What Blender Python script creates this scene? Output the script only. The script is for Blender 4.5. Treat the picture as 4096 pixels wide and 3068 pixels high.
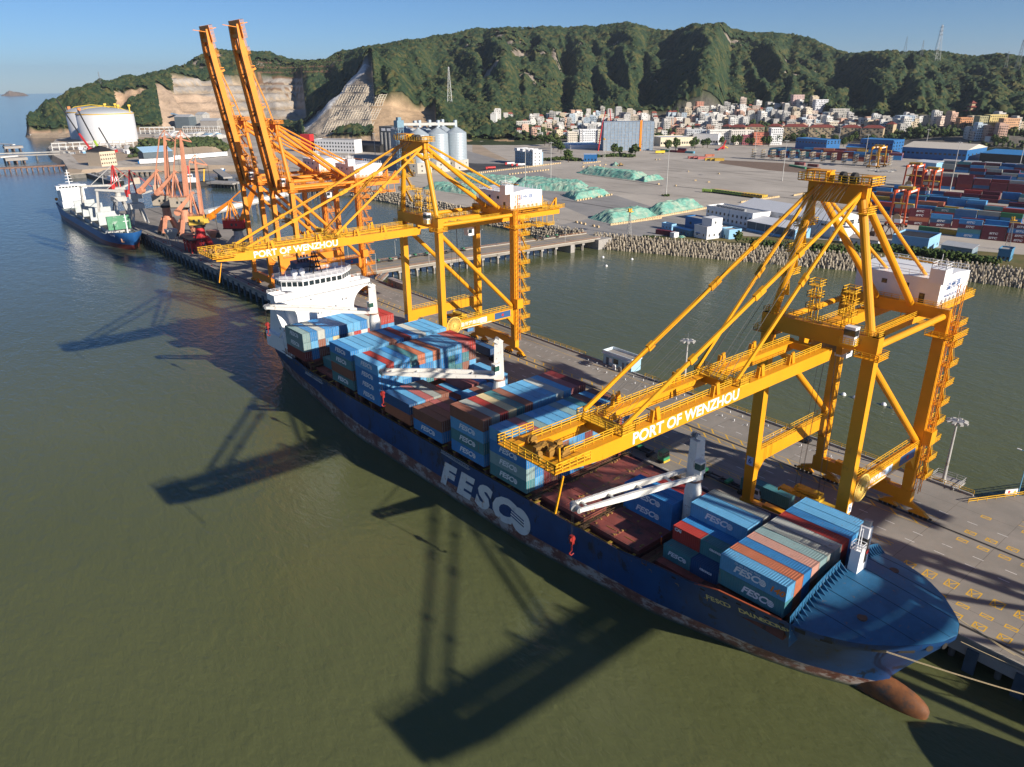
import bpy, bmesh, math, random
import numpy as np
from mathutils import Vector, Matrix
R = math.radians
for o in list(bpy.data.objects): bpy.data.objects.remove(o)
scene = bpy.context.scene
COL = scene.collection
rng = random.Random(7)
nrng = np.random.default_rng(11)

# ------------------------------------------------------------------ camera
CAM = np.array([0., 0., 94.5]); YAW, PITCH, ROLL = 0.688572, 0.384013, -0.0092939
FPX = 2970.57 / 4096.0                                        # focal length in picture widths
_F = np.array([math.sin(YAW)*math.cos(PITCH), math.cos(YAW)*math.cos(PITCH), -math.sin(PITCH)])
_R0 = np.array([math.cos(YAW), -math.sin(YAW), 0.]); _U0 = np.cross(_R0, _F)
_R = _R0*math.cos(ROLL) + _U0*math.sin(ROLL); _U = -_R0*math.sin(ROLL) + _U0*math.cos(ROLL)
cd = bpy.data.cameras.new('camera'); cam = bpy.data.objects.new('camera', cd); COL.objects.link(cam)
cd.sensor_width = 36.; cd.lens = 36.*FPX; cd.clip_start = 1.; cd.clip_end = 60000.
cam.matrix_world = Matrix(((_R[0], _U[0], -_F[0], CAM[0]), (_R[1], _U[1], -_F[1], CAM[1]), (_R[2], _U[2], -_F[2], CAM[2]), (0, 0, 0, 1)))
scene.camera = cam
scene.render.resolution_x = 1024; scene.render.resolution_y = 767

# ------------------------------------------------------------------ daylight
SUN_EL, SUN_AZ = R(23.0), R(170.0)                            # azimuth clockwise from +Y (the quay runs along Y)
world = bpy.data.worlds.new('World'); scene.world = world; world.use_nodes = True
wn = world.node_tree; bg = wn.nodes['Background']
sky = wn.nodes.new('ShaderNodeTexSky'); sky.sky_type = 'NISHITA'; sky.sun_disc = False
sky.sun_elevation = SUN_EL; sky.sun_rotation = SUN_AZ; sky.altitude = 100.; sky.air_density = 0.75; sky.dust_density = 0.05; sky.ozone_density = 7.5
wn.links.new(sky.outputs[0], bg.inputs[0]); bg.inputs[1].default_value = 0.064
sd = bpy.data.lights.new('sun', 'SUN'); sun = bpy.data.objects.new('sun', sd); COL.objects.link(sun)
sd.energy = 4.8; sd.angle = R(0.55); sd.color = (1.0, 0.91, 0.79)
sdir = Vector((math.sin(SUN_AZ)*math.cos(SUN_EL), math.cos(SUN_AZ)*math.cos(SUN_EL), math.sin(SUN_EL)))
sun.rotation_euler = sdir.to_track_quat('Z', 'Y').to_euler(); sun.location = (200, -300, 300)
vs = scene.view_settings
vs.view_transform = 'Standard'; vs.look = 'None'; vs.exposure = 0.62; vs.gamma = 1.0; vs.use_curve_mapping = False

# ------------------------------------------------------------------ survey helpers (photogrammetric positions in the real place)
def ray(u, v):
    return _F + _R*(u-2048.)/2970.57 - _U*(v-1534.)/2970.57
def at(u, v, z=6.0):
    r = ray(u, v); t = (z-CAM[2])/r[2]; p = CAM + r*t; return (float(p[0]), float(p[1]), float(z))
QZ = 6.0                                                      # quay and yard level above the water

# ------------------------------------------------------------------ materials
MATS = {}
def nd(nt, kind, **kw):
    n = nt.nodes.new(kind)
    for k, v in kw.items(): setattr(n, k, v)
    return n
def mat(name, col, rough=.6, metal=0., var=.12, scale=.5, spec=.4, dirt=None, dirt_amt=.0, dirt_scale=.25, objcol=False, bump=0., bump_scale=3., streak=False):
    """Painted or mineral surface: base colour with uneven tone, patches of dirt or rust and light relief."""
    if name in MATS: return MATS[name]
    m = bpy.data.materials.new(name); m.use_nodes = True; nt = m.node_tree; b = nt.nodes['Principled BSDF']
    b.inputs['Roughness'].default_value = rough; b.inputs['Metallic'].default_value = metal
    b.inputs['Specular IOR Level'].default_value = spec
    tc = nd(nt, 'ShaderNodeTexCoord')
    oi = nd(nt, 'ShaderNodeObjectInfo')
    add = nd(nt, 'ShaderNodeVectorMath', operation='ADD'); nt.links.new(tc.outputs['Object'], add.inputs[0])
    mul = nd(nt, 'ShaderNodeVectorMath', operation='SCALE'); mul.inputs[0].default_value = (37., 11., 23.); nt.links.new(oi.outputs['Random'], mul.inputs['Scale']); nt.links.new(mul.outputs[0], add.inputs[1])
    n = nd(nt, 'ShaderNodeTexNoise'); n.inputs['Scale'].default_value = scale; n.inputs['Detail'].default_value = 6; n.inputs['Roughness'].default_value = .65
    nt.links.new(add.outputs[0], n.inputs['Vector'])
    mr = nd(nt, 'ShaderNodeMapRange'); mr.inputs['From Min'].default_value = .3; mr.inputs['From Max'].default_value = .7
    mr.inputs['To Min'].default_value = 1-var; mr.inputs['To Max'].default_value = 1+var
    nt.links.new(n.outputs[0], mr.inputs[0])
    hsv = nd(nt, 'ShaderNodeHueSaturation'); nt.links.new(mr.outputs[0], hsv.inputs['Value'])
    if objcol: nt.links.new(oi.outputs['Color'], hsv.inputs['Color'])
    else: hsv.inputs['Color'].default_value = (*col, 1)
    out = hsv.outputs[0]
    if dirt:
        d = nd(nt, 'ShaderNodeTexNoise'); d.inputs['Scale'].default_value = dirt_scale; d.inputs['Detail'].default_value = 9; d.inputs['Roughness'].default_value = .72
        if streak:
            mp = nd(nt, 'ShaderNodeMapping'); mp.inputs['Scale'].default_value = (1, 1, .18); nt.links.new(add.outputs[0], mp.inputs[0]); nt.links.new(mp.outputs[0], d.inputs['Vector'])
        else: nt.links.new(add.outputs[0], d.inputs['Vector'])
        r2 = nd(nt, 'ShaderNodeMapRange'); r2.inputs['From Min'].default_value = .62-dirt_amt*.35; r2.inputs['From Max'].default_value = .72-dirt_amt*.25
        nt.links.new(d.outputs[0], r2.inputs[0])
        mx = nd(nt, 'ShaderNodeMix', data_type='RGBA'); mx.inputs['B'].default_value = (*dirt, 1)
        nt.links.new(r2.outputs[0], mx.inputs['Factor']); nt.links.new(out, mx.inputs['A']); out = mx.outputs['Result']
    nt.links.new(out, b.inputs['Base Color'])
    if bump:
        bn = nd(nt, 'ShaderNodeTexNoise'); bn.inputs['Scale'].default_value = bump_scale; bn.inputs['Detail'].default_value = 5; nt.links.new(tc.outputs['Object'], bn.inputs['Vector'])
        bp = nd(nt, 'ShaderNodeBump'); bp.inputs['Strength'].default_value = bump; bp.inputs['Distance'].default_value = .3; nt.links.new(bn.outputs[0], bp.inputs['Height']); nt.links.new(bp.outputs[0], b.inputs['Normal'])
    MATS[name] = m; return m
RUST = (.16, .062, .028)
M_YEL = mat('crane_yellow', (.72, .31, .008), .45, var=.08, scale=.15, dirt=(.45, .19, .02), dirt_amt=.05)
M_RAIL = mat('rail_yellow', (.78, .44, .02), .5, var=.1)
M_ORG = mat('crane_orange', (.78, .25, .015), .5, var=.1, scale=.15, dirt=(.48, .14, .02), dirt_amt=.08)
M_ORL = mat('rail_orange', (.80, .30, .02), .5, var=.1)
M_SAL = mat('salmon_paint', (.62, .27, .16), .6, var=.14, scale=.2, dirt=(.33, .13, .08), dirt_amt=.2)
M_RED = mat('red_paint', (.50, .03, .03), .5, var=.15, dirt=RUST, dirt_amt=.1)
M_RTG = mat('gantry_red_orange', (.60, .085, .02), .5, var=.12, dirt=(.3, .05, .02), dirt_amt=.1)
M_WHT = mat('white_paint', (.80, .80, .80), .45, var=.04, dirt=(.50, .46, .40), dirt_amt=.0)
M_WHD = mat('white_paint_worn', (.78, .76, .70), .5, var=.06, dirt=(.34, .20, .12), dirt_amt=.12, dirt_scale=.8)
M_DRK = mat('dark_machinery', (.030, .028, .026), .6, var=.3)
M_GRYM = mat('grey_steel', (.30, .31, .32), .5, metal=.3, var=.15)
M_PALE = mat('pale_grey_steel', (.46, .45, .42), .6, var=.15, dirt=(.25, .2, .16), dirt_amt=.2)
M_GLASS = mat('dark_window_glass', (.02, .03, .035), .12, var=.2, spec=.8)
M_CONC = mat('concrete', (.33, .31, .285), .9, var=.12, scale=.35, dirt=(.22, .20, .18), dirt_amt=.2, dirt_scale=.12, bump=.25)
M_CONCD = mat('wet_concrete', (.16, .15, .135), .85, var=.2, scale=.5, dirt=(.07, .07, .05), dirt_amt=.3)
M_BLUEW = mat('blue_wall', (.13, .34, .52), .6, var=.06)
M_ROPE = mat('steel_rope', (.05, .05, .05), .5, metal=.5)
M_TYRE = mat('tyre_rubber', (.02, .02, .02), .9)
M_GREENP = mat('green_paint', (.04, .25, .11), .6, var=.15)
M_CONT = mat('container_paint', (1, 1, 1), .5, objcol=True, var=.10, scale=.6, dirt=(.19, .12, .085), dirt_amt=.06, dirt_scale=.9, streak=True)
M_LET = mat('white_lettering', (.80, .80, .80), .6, var=.06, dirt=(.35, .38, .40), dirt_amt=.12, dirt_scale=1.2)
M_LETY = mat('yellow_lettering', (.75, .62, .25), .6, var=.1, dirt=(.10, .14, .25), dirt_amt=.2, dirt_scale=1.5)
M_LETB = mat('blue_lettering', (.02, .09, .28), .6)
M_LETO = mat('orange_lettering', (.75, .22, .04), .6)

# ------------------------------------------------------------------ mesh builder
class MB:
    def __init__(s): s.v = []; s.f = []; s.mi = []; s.cur = 0
    def add(s, vs, fs):
        n = len(s.v); s.v.extend([tuple(map(float, p)) for p in vs])
        for f in fs: s.f.append(tuple(n+i for i in f)); s.mi.append(s.cur)
        return s
    def bx(s, x0, x1, y0, y1, z0, z1):
        return s.add([(x0,y0,z0),(x1,y0,z0),(x1,y1,z0),(x0,y1,z0),(x0,y0,z1),(x1,y0,z1),(x1,y1,z1),(x0,y1,z1)],
                     [(3,2,1,0),(4,5,6,7),(0,1,5,4),(1,2,6,5),(2,3,7,6),(3,0,4,7)])
    def bar(s, p, q, w, h=None, w2=None, h2=None, up=(0,0,1)):
        p = Vector(p); q = Vector(q); d = (q-p)
        if d.length < 1e-6: return s
        d.normalize(); h = w if h is None else h; w2 = w if w2 is None else w2; h2 = h if h2 is None else h2
        u = Vector(up)
        if abs(d.dot(u)) > .98: u = Vector((0,1,0))
        a = d.cross(u).normalized(); b = a.cross(d).normalized()
        vs = []
        for c, ww, hh in ((p, w, h), (q, w2, h2)):
            for i, j in ((-1,-1),(1,-1),(1,1),(-1,1)): vs.append(c + a*(i*ww/2) + b*(j*hh/2))
        return s.add(vs, [(3,2,1,0),(4,5,6,7),(0,1,5,4),(1,2,6,5),(2,3,7,6),(3,0,4,7)])
    def tube(s, p, q, r, r2=None, n=8, cap=True):
        p = Vector(p); q = Vector(q); d = (q-p).normalized(); r2 = r if r2 is None else r2
        u = Vector((0,0,1)) if abs(d.z) < .9 else Vector((1,0,0))
        a = d.cross(u).normalized(); b = a.cross(d)
        vs = []
        for c, rr in ((p, r), (q, r2)):
            for i in range(n):
                t = 2*math.pi*i/n; vs.append(c + a*(math.cos(t)*rr) + b*(math.sin(t)*rr))
        fs = [(i, (i+1)%n, n+(i+1)%n, n+i) for i in range(n)]
        if cap: fs += [tuple(range(n-1,-1,-1)), tuple(range(n, 2*n))]
        return s.add(vs, fs)
    def path(s, pts, r, n=6):
        for a, b in zip(pts[:-1], pts[1:]): s.tube(a, b, r, n=n)
        return s
    def ext(s, pts, axis, a0, a1):
        """Polygon in the plane across an axis, extruded between a0 and a1 (pts in the remaining two coordinates, cyclic order)."""
        n = len(pts)
        def P(t, p):
            if axis == 0: return (t, p[0], p[1])
            if axis == 1: return (p[0], t, p[1])
            return (p[0], p[1], t)
        vs = [P(a0, p) for p in pts] + [P(a1, p) for p in pts]
        return s.add(vs, [(i, (i+1)%n, n+(i+1)%n, n+i) for i in range(n)] + [tuple(range(n-1,-1,-1)), tuple(range(n, 2*n))])
    def lathe(s, prof, c=(0,0,0), n=24):
        vs = []
        for r, z in prof:
            for i in range(n):
                t = 2*math.pi*i/n; vs.append((c[0]+r*math.cos(t), c[1]+r*math.sin(t), c[2]+z))
        fs = []
        for k in range(len(prof)-1):
            for i in range(n): fs.append((k*n+i, k*n+(i+1)%n, (k+1)*n+(i+1)%n, (k+1)*n+i))
        fs.append(tuple(range((len(prof)-1)*n, len(prof)*n)))
        return s.add(vs, fs)
    def rail(s, pts, h=1.1, step=1.8, r=.035, rails=3):
        """Guard rail on posts along a polyline of foot points."""
        for a, b in zip(pts[:-1], pts[1:]):
            a = Vector(a); b = Vector(b); L = (b-a).length; k = max(1, int(round(L/step)))
            for i in range(k+1):
                p = a.lerp(b, i/k); s.bar(p, p+Vector((0,0,h)), r*2)
            for j in range(rails):
                z = Vector((0,0,h*(j+1)/rails)); s.bar(a+z, b+z, r*2)
        return s
    def mesh(s, name, mats, smooth=False):
        me = bpy.data.meshes.new(name); me.from_pydata(s.v, [], s.f)
        for m in (mats if isinstance(mats, (list, tuple)) else [mats]): me.materials.append(m)
        if any(s.mi): me.polygons.foreach_set('material_index', s.mi)
        if smooth: me.polygons.foreach_set('use_smooth', [True]*len(me.polygons))
        me.update()
        return me
    def obj(s, name, mats, parent=None, smooth=False):
        o = bpy.data.objects.new(name, s.mesh(name, mats, smooth)); COL.objects.link(o)
        if parent is not None: o.parent = parent
        return o
def inst(name, me, parent=None, loc=(0,0,0), rz=0, rot=None, color=None, scale=None):
    o = bpy.data.objects.new(name, me); COL.objects.link(o)
    if parent is not None: o.parent = parent
    o.location = loc; o.rotation_euler = rot if rot else (0, 0, rz)
    if color: o.color = (*color, 1)
    if scale: o.scale = scale
    return o
def tag(o, label, cat, group=None):
    o['label'] = label; o['category'] = cat
    if group: o['group'] = group
    return o
def struct(o): o['kind'] = 'structure'; return o
def stuff(o, label=None, cat=None):
    o['kind'] = 'stuff'
    if label: o['label'] = label
    if cat: o['category'] = cat
    return o
def thing(name, label, cat, loc=(0,0,0), rz=0, group=None):
    o = bpy.data.objects.new(name, None); COL.objects.link(o); o.empty_display_size = .5
    o.location = loc; o.rotation_euler = (0, 0, rz); return tag(o, label, cat, group)
def copy_tree(o, parent=None, loc=None, rz=None):
    c = o.copy(); COL.objects.link(c); c.parent = parent
    if loc is not None: c.location = loc
    if rz is not None: c.rotation_euler = (0, 0, rz)
    for ch in list(o.children): copy_tree(ch, c)
    return c
ORD = ['first','second','third','fourth','fifth','sixth','seventh','eighth','ninth','tenth','eleventh','twelfth','thirteenth','fourteenth','fifteenth','sixteenth','seventeenth','eighteenth','nineteenth','twentieth']
def ordn(i):
    if i < 20: return ORD[i]
    t = {2:'twenty',3:'thirty',4:'forty',5:'fifty',6:'sixty'}[(i+1)//10]
    return t.replace('ty','tieth') if (i+1) % 10 == 0 else t + '-' + ORD[i % 10]
_txt = {}
def text_mesh(body, mats, size=1., shear=0., bold=0., extrude=.015, sx=1., align='CENTER'):
    key = (body, size, shear, bold, extrude, sx, align, mats.name)
    if key in _txt: return _txt[key]
    cu = bpy.data.curves.new('txt', 'FONT'); cu.body = body; cu.size = size; cu.shear = shear; cu.offset = bold; cu.extrude = extrude
    cu.align_x = align; cu.align_y = 'CENTER'; cu.resolution_u = 3
    o = bpy.data.objects.new('txt', cu); COL.objects.link(o)
    dg = bpy.context.evaluated_depsgraph_get(); me = bpy.data.meshes.new_from_object(o.evaluated_get(dg))
    bpy.data.objects.remove(o)
    if sx != 1.: me.transform(Matrix.Diagonal((sx, 1, 1, 1)))
    me.materials.clear(); me.materials.append(mats); _txt[key] = me; return me
def text(name, body, mats, pos, right, up, size, parent=None, **kw):
    """Lettering laid on a surface: reads along `right`, stands along `up`."""
    me = text_mesh(body, mats, size, **kw)
    o = bpy.data.objects.new(name, me); COL.objects.link(o)
    r = Vector(right).normalized(); u = Vector(up); u = (u - r*u.dot(r)).normalized(); n = r.cross(u)
    if parent is not None: o.parent = parent
    o.matrix_local = Matrix(((r.x,u.x,n.x,pos[0]),(r.y,u.y,n.y,pos[1]),(r.z,u.z,n.z,pos[2]),(0,0,0,1)))
    return o
# ------------------------------------------------------------------ hills (polar grid about the harbour, heights surveyed from the ridge lines)
K = 4096./2212.
def azr(x, y, r):
    """Azimuth of a sight line and the height it has at horizontal distance r (x, y on the 2212 px picture)."""
    d = ray(x*K, y*K); h = math.hypot(d[0], d[1]); return math.atan2(d[0], d[1]), CAM[2] + r*d[2]/h
COLS = [  # sight column, profile [(distance, height or ('y', picture row))]
 (-260, [(1000,-25),(9000,-25)]), (10, [(1000,-25),(9000,-25)]),
 (34, [(1000,-25),(1800,-20),(1850,1),(1900,3),(2000,-8),(9000,-25)]),
 (60, [(1000,-25),(1790,-10),(1830,4),(1930,('y',254)),(2100,-5),(9000,-25)]),
 (103, [(1000,-25),(1780,-10),(1830,6),(1990,('y',225)),(2250,10),(9000,-25)]),
 (154, [(1000,-25),(1780,-6),(1830,8),(2050,('y',196)),(2400,20),(9000,-25)]),
 (212, [(1000,-25),(1790,-4),(1840,8),(2120,('y',174)),(2500,40),(9000,-25)]),
 (274, [(1000,-25),(1800,3),(1870,10),(2200,('y',168)),(2700,60),(9000,-25)]),
 (335, [(1000,-25),(1700,3),(1900,8),(2050,('y',205)),(2280,('y',161)),(2800,70),(9000,-25)]),
 (376, [(1000,3),(1750,4),(1850,8),(1930,11),(2120,('y',208)),(2330,('y',147)),(2900,70),(9000,0)]),
 (428, [(1000,3),(1760,4),(1850,8),(1920,11),(2230,('y',190)),(2420,('y',127)),(3000,90),(9000,0)]),
 (459, [(1000,3),(1760,4),(1850,8),(1920,11),(2250,('y',184)),(2450,('y',109)),(3000,100),(9000,0)]),
 (513, [(1000,3),(1760,4),(1850,8),(1920,11),(2260,('y',179)),(2480,('y',113)),(3000,100),(9000,0)]),
 (582, [(1000,3),(1720,4),(1800,8),(1920,11),(2270,('y',172)),(2500,('y',116)),(3000,100),(9000,0)]),
 (630, [(1000,3),(1440,4),(1500,8),(1900,12),(2100,40),(2280,('y',168)),(2480,('y',132)),(3000,100),(9000,0)]),
 (660, [(1000,3),(1340,4),(1400,8),(1460,('y',285)),(1560,('y',262)),(1650,22),(2000,24),(2200,('y',165)),(2480,('y',137)),(3000,100),(9000,0)]),
 (700, [(1000,3),(1300,4),(1360,8),(1420,('y',285)),(1620,('y',222)),(1720,45),(2000,45),(2260,('y',160)),(2500,('y',134)),(3000,120),(9000,0)]),
 (740, [(1000,3),(1270,4),(1330,8),(1390,('y',283)),(1560,('y',225)),(1680,('y',180)),(1800,80),(2050,90),(2500,('y',114)),(3000,120),(9000,0)]),
 (785, [(1000,3),(1240,4),(1300,8),(1370,('y',280)),(1550,('y',212)),(1720,('y',138)),(1900,130),(2500,('y',109)),(3000,120),(9000,0)]),
 (835, [(1000,3),(1230,4),(1290,8),(1370,('y',278)),(1600,('y',190)),(1800,('y',150)),(2400,('y',104)),(3000,120),(9000,0)]),
 (880, [(1000,3),(1220,4),(1280,8),(1350,('y',285)),(1600,('y',212)),(1900,('y',160)),(2450,('y',94)),(3100,120),(9000,0)]),
 (935, [(1000,3),(1210,4),(1270,8),(1340,('y',285)),(1550,('y',235)),(1900,('y',185)),(2500,('y',81)),(3100,140),(9000,0)]),
 (1034, [(1000,3),(1170,4),(1230,7),(1300,('y',305)),(1420,('y',268)),(1600,('y',245)),(1900,('y',190)),(2550,('y',66)),(3200,160),(9000,0)]),
 (1113, [(1000,4),(1200,6),(1270,('y',305)),(1360,('y',288)),(1600,('y',262)),(1900,('y',200)),(2550,('y',67)),(3200,160),(9000,0)]),
 (1180, [(1000,4),(1220,6),(1500,12),(1700,('y',248)),(1950,('y',195)),(2550,('y',64)),(3200,180),(9000,0)]),
 (1250, [(1000,4),(1220,6),(1500,16),(1720,('y',242)),(1950,('y',190)),(2550,('y',62)),(3200,180),(9000,0)]),
 (1353, [(1000,4),(1250,6),(1500,16),(1730,('y',238)),(1950,('y',185)),(2500,('y',50)),(3200,180),(9000,0)]),
 (1407, [(1000,4),(1250,6),(1500,18),(1730,('y',236)),(1950,('y',178)),(2500,('y',67)),(3200,180),(9000,0)]),
 (1456, [(1000,4),(1250,6),(1500,18),(1720,('y',234)),(1950,('y',172)),(2480,('y',72)),(3200,180),(9000,0)]),
 (1494, [(1000,4),(1260,6),(1500,18),(1720,('y',232)),(1950,('y',170)),(2480,('y',63)),(3200,180),(9000,0)]),
 (1514, [(1000,4),(1260,6),(1500,18),(1720,('y',232)),(1950,('y',170)),(2480,('y',70)),(3200,180),(9000,0)]),
 (1552, [(1000,4),(1270,6),(1500,18),(1720,('y',232)),(1940,('y',170)),(2460,('y',63)),(3200,180),(9000,0)]),
 (1600, [(1000,4),(1270,6),(1500,20),(1720,('y',232)),(1930,('y',172)),(2440,('y',73)),(3200,180),(9000,0)]),
 (1702, [(1000,4),(1270,6),(1500,20),(1720,('y',228)),(1900,('y',175)),(2400,('y',73)),(3200,180),(9000,0)]),
 (1747, [(1000,4),(1270,6),(1500,22),(1700,('y',228)),(1880,('y',178)),(2380,('y',80)),(3200,180),(9000,0)]),
 (1798, [(1000,4),(1270,6),(1480,20),(1660,('y',232)),(1850,('y',180)),(2300,('y',106)),(3200,150),(9000,0)]),
 (1843, [(1000,4),(1270,6),(1450,18),(1640,('y',235)),(1820,('y',185)),(2200,('y',122)),(3200,130),(9000,0)]),
 (1901, [(1000,4),(1260,6),(1430,20),(1600,('y',238)),(1780,('y',185)),(2150,('y',118)),(3200,130),(9000,0)]),
 (1990, [(1000,4),(1220,6),(1330,('y',292)),(1560,('y',245)),(1750,('y',190)),(2080,('y',115)),(3200,130),(9000,0)]),
 (2055, [(1000,4),(1200,6),(1290,('y',296)),(1500,('y',258)),(1720,('y',192)),(2040,('y',118)),(3200,130),(9000,0)]),
 (2113, [(1000,4),(1190,6),(1280,('y',296)),(1480,('y',262)),(1700,('y',192)),(2000,('y',128)),(3200,130),(9000,0)]),
 (2157, [(1000,4),(1190,6),(1270,('y',298)),(1480,('y',262)),(1680,('y',190)),(1980,('y',118)),(3200,130),(9000,0)]),
 (2209, [(1000,4),(1180,6),(1260,('y',298)),(1470,('y',262)),(1680,('y',195)),(1960,('y',127)),(3200,130),(9000,0)]),
 (2600, [(1000,4),(1150,6),(1450,25),(1700,90),(1900,150),(3200,120),(9000,0)]),
]
RG = np.concatenate([np.arange(1000, 1240, 20), np.arange(1240, 2640, 8.), np.arange(2640, 3300, 40), [4000., 6000., 9000.]])
caz = []; cz = []
for x, prof in COLS:
    ys = [p[1][1] for p in prof if isinstance(p[1], tuple)]
    a, _ = azr(x, ys[-1] if ys else 200, 1000.)
    rr = [p[0] for p in prof]; zz = [azr(x, p[1][1], p[0])[1] if isinstance(p[1], tuple) else p[1] for p in prof]
    caz.append(a); cz.append(np.interp(RG, rr, zz))
caz = np.array(caz); cz = np.array(cz)
AZ = np.linspace(caz[0], caz[-1], 760)
H0 = np.array([np.interp(AZ, caz, cz[:, k]) for k in range(len(RG))]).T                 # [az, r]
HB = H0.copy()
XCOL = np.interp(AZ, caz, [c[0] for c in COLS])
# value noise
def vnoise(x, y, seed=0):
    xi = np.floor(x).astype(int); yi = np.floor(y).astype(int); fx = x-xi; fy = y-yi
    fx = fx*fx*(3-2*fx); fy = fy*fy*(3-2*fy)
    def h(a, b):
        n = (a*374761393 + b*668265263 + seed*974711) & 0x7fffffff; n = ((n ^ (n >> 13))*1274126177) & 0x7fffffff
        return ((n ^ (n >> 16)) & 0xffff)/65535.
    return (h(xi,yi)*(1-fx)+h(xi+1,yi)*fx)*(1-fy) + (h(xi,yi+1)*(1-fx)+h(xi+1,yi+1)*fx)*fy
def fbm(x, y, seed=0, oct=4):
    s = 0; a = .5
    for o in range(oct): s = s + a*vnoise(x*2**o, y*2**o, seed+o*7); a *= .5
    return s/(1-.5**oct)
TH, RR = np.meshgrid(AZ, RG, indexing='ij'); XC = np.repeat(XCOL[:, None], len(RG), 1)
GX, GY = np.sin(TH)*RR, np.cos(TH)*RR
# spurs: the slope advances and recedes between gullies that run down towards the harbour
sv = fbm(TH[:, 0]*13., TH[:, 0]*0+.5, 3, 1); sv2 = fbm(TH[:, 0]*31., TH[:, 0]*0+.5, 19, 1)
fold = ((np.abs(sv-.5)*2-.30)*430 + (np.abs(sv2-.5)*2-.3)*170)[:, None]
fold = fold*np.interp(XCOL, [300, 640, 850, 1000, 1200, 2600], [.25, .1, .45, .9, 1., 1.])[:, None]
wf = np.clip((RR-1480)/420, 0, 1)*np.clip((2700-RR)/420, .0, 1)
bend = (fbm(RR*.0016+TH*3, TH*9., 23, 2)-.5)*.12
Rs = RR + fold*wf
for i in range(len(AZ)): H0[i] = np.interp(Rs[i], RG, H0[i])
zmax = np.maximum.accumulate(H0, axis=1); zr_ = H0.max(axis=1, keepdims=True)
tt = np.clip(H0/np.maximum(zr_, 30), 0, 1)
wslope = np.where(H0 > 10, np.sin(np.pi*np.clip(tt, 0, 1))**.8, 0)
rid = 1-np.abs(2*fbm(TH*11 + RR*.0011, RR*.0011, 3, 3)-1)                              # spurs running down to the harbour
rid2 = 1-np.abs(2*fbm(TH*34 + RR*.002, RR*.003, 9, 3)-1)
H = H0 + wslope*((rid-.62)*70*np.clip(zr_/250, .25, 1) + (rid2-.62)*42)
H = H + np.where(H0 > 8, (fbm(GX*.02, GY*.02, 5, 4)-.5)*16*np.clip((H0-8)/40, 0, 1), 0)
# quarry benches and cut faces
edge = (fbm(GX*.006, GY*.006, 15, 3)-.5)*60
quarry = (XC+edge > 372) & (XC < 650) & (RR > 1890) & (RR < 2275+edge*.3) & (H0 > 9)
Hq = H0 + (fbm(GX*.008, GY*.008, 21, 3)-.5)*16
st = 19.; fr = (Hq/st) % 1; Hq2 = (np.floor(Hq/st) + np.clip((fr-.45)/.4, 0, 1))*st + (fbm(GX*.05, GY*.05, 22, 3)-.5)*4
H = np.where(quarry, Hq2, H)
spur = (XC > 640) & (XC < 800) & (RR > 1380) & (RR < 1740) & (H0 > 9)
H = np.where(spur, H0 + (fbm(GX*.03, GY*.03, 31, 4)-.5)*14, H)
cut = (XC > 790) & (XC < 935) & (RR > 1280) & (RR < 1500) & (H0 > 8)
H = np.where(cut, H0 + (fbm(GX*.02, GY*.02, 33, 4)-.5)*5, H)
town = (XC > 1180) & (RR > 1200) & (RR < np.interp(XC, [1180, 1300, 1500, 1700, 1900, 2000, 2300], [1480, 1640, 1660, 1690, 1520, 1480, 1450]))
H = np.where(town, H0 + (fbm(GX*.012, GY*.012, 41, 2)-.5)*6*np.clip((H0-6)/12, 0, 1), H)
bank = (XC > 934) & (XC < 1110) & (RR > 1225) & (RR < 1300) & (H0 > 7)
def hgt(x, y):
    a = math.atan2(x, y); r = math.hypot(x, y)
    i = (a-AZ[0])/(AZ[1]-AZ[0]); i = min(max(i, 0), len(AZ)-1.001); i0 = int(i); f = i-i0
    h0 = np.interp(r, RG, H[i0]); h1 = np.interp(r, RG, H[i0+1]); return float(h0*(1-f)+h1*f)
def hit(u, v, r0=1000., r1=3300., step=4.):
    """Point on the hills met by a sight line (native picture coordinates)."""
    d = ray(u, v); h = math.hypot(d[0], d[1]); r = r0
    while r < r1:
        x, y, z = CAM + d*(r/h)
        if z <= max(hgt(x, y), 5.5): return (float(x), float(y), max(hgt(x, y), 6.0))
        r += step
    return None
# surface kinds (picture row of every vertex helps to outline the bare cuts)
_dv = np.stack([GX, GY, H-CAM[2]], -1); _dz = _dv@_F; YD = (1534-2970.57*(_dv@_U)/_dz)/K; XD = (2048+2970.57*(_dv@_R)/_dz)/K
rockn = fbm(GX*.008, GY*.008, 51, 4); rockn2 = fbm(GX*.04, GY*.04, 57, 3)
rocky = np.where((XC > 1000) & (XC < 1230) & (H > 90), .575, .66)
rock = ((rockn*.55+rockn2*.45) > rocky-.02*np.clip((H-150)/100, 0, 1)) & (H > 40)
shore_rock = (XC < 340) & (H < 13) & (RR > 1700)
sandy = (XC > 240) & (XC < 345) & (rockn > .60) & (H > 20)
colr = np.zeros(H.shape + (3,)); colr[:] = (.045, .06, .022)
autumn = np.clip((fbm(GX*.004, GY*.004, 61, 3)-.5)*4, 0, 1)[..., None]
colr = colr*(1-autumn*.5) + np.array((.075, .065, .02))*autumn*.5
def setc(mask, c, var=.15, seed=1):
    n = 1 + (fbm(GX*.03, GY*.03, seed, 3)-.5)*2*var; colr[mask] = (np.array(c)*n[..., None])[mask]
setc(rock, (.30, .25, .20), .4, 71); setc(shore_rock, (.40, .27, .18), .4, 72); setc(sandy, (.48, .33, .21), .2, 73)
setc(quarry, (.36, .325, .285), .35, 74)
strata = quarry & (((H/19.) % 1) < .35); setc(strata, (.42, .33, .23), .3, 75)
setc((XC > 330) & (XC < 470) & (RR > 1700) & (RR < 2140) & (H0 > 7), (.46, .34, .24), .25, 76)
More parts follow.
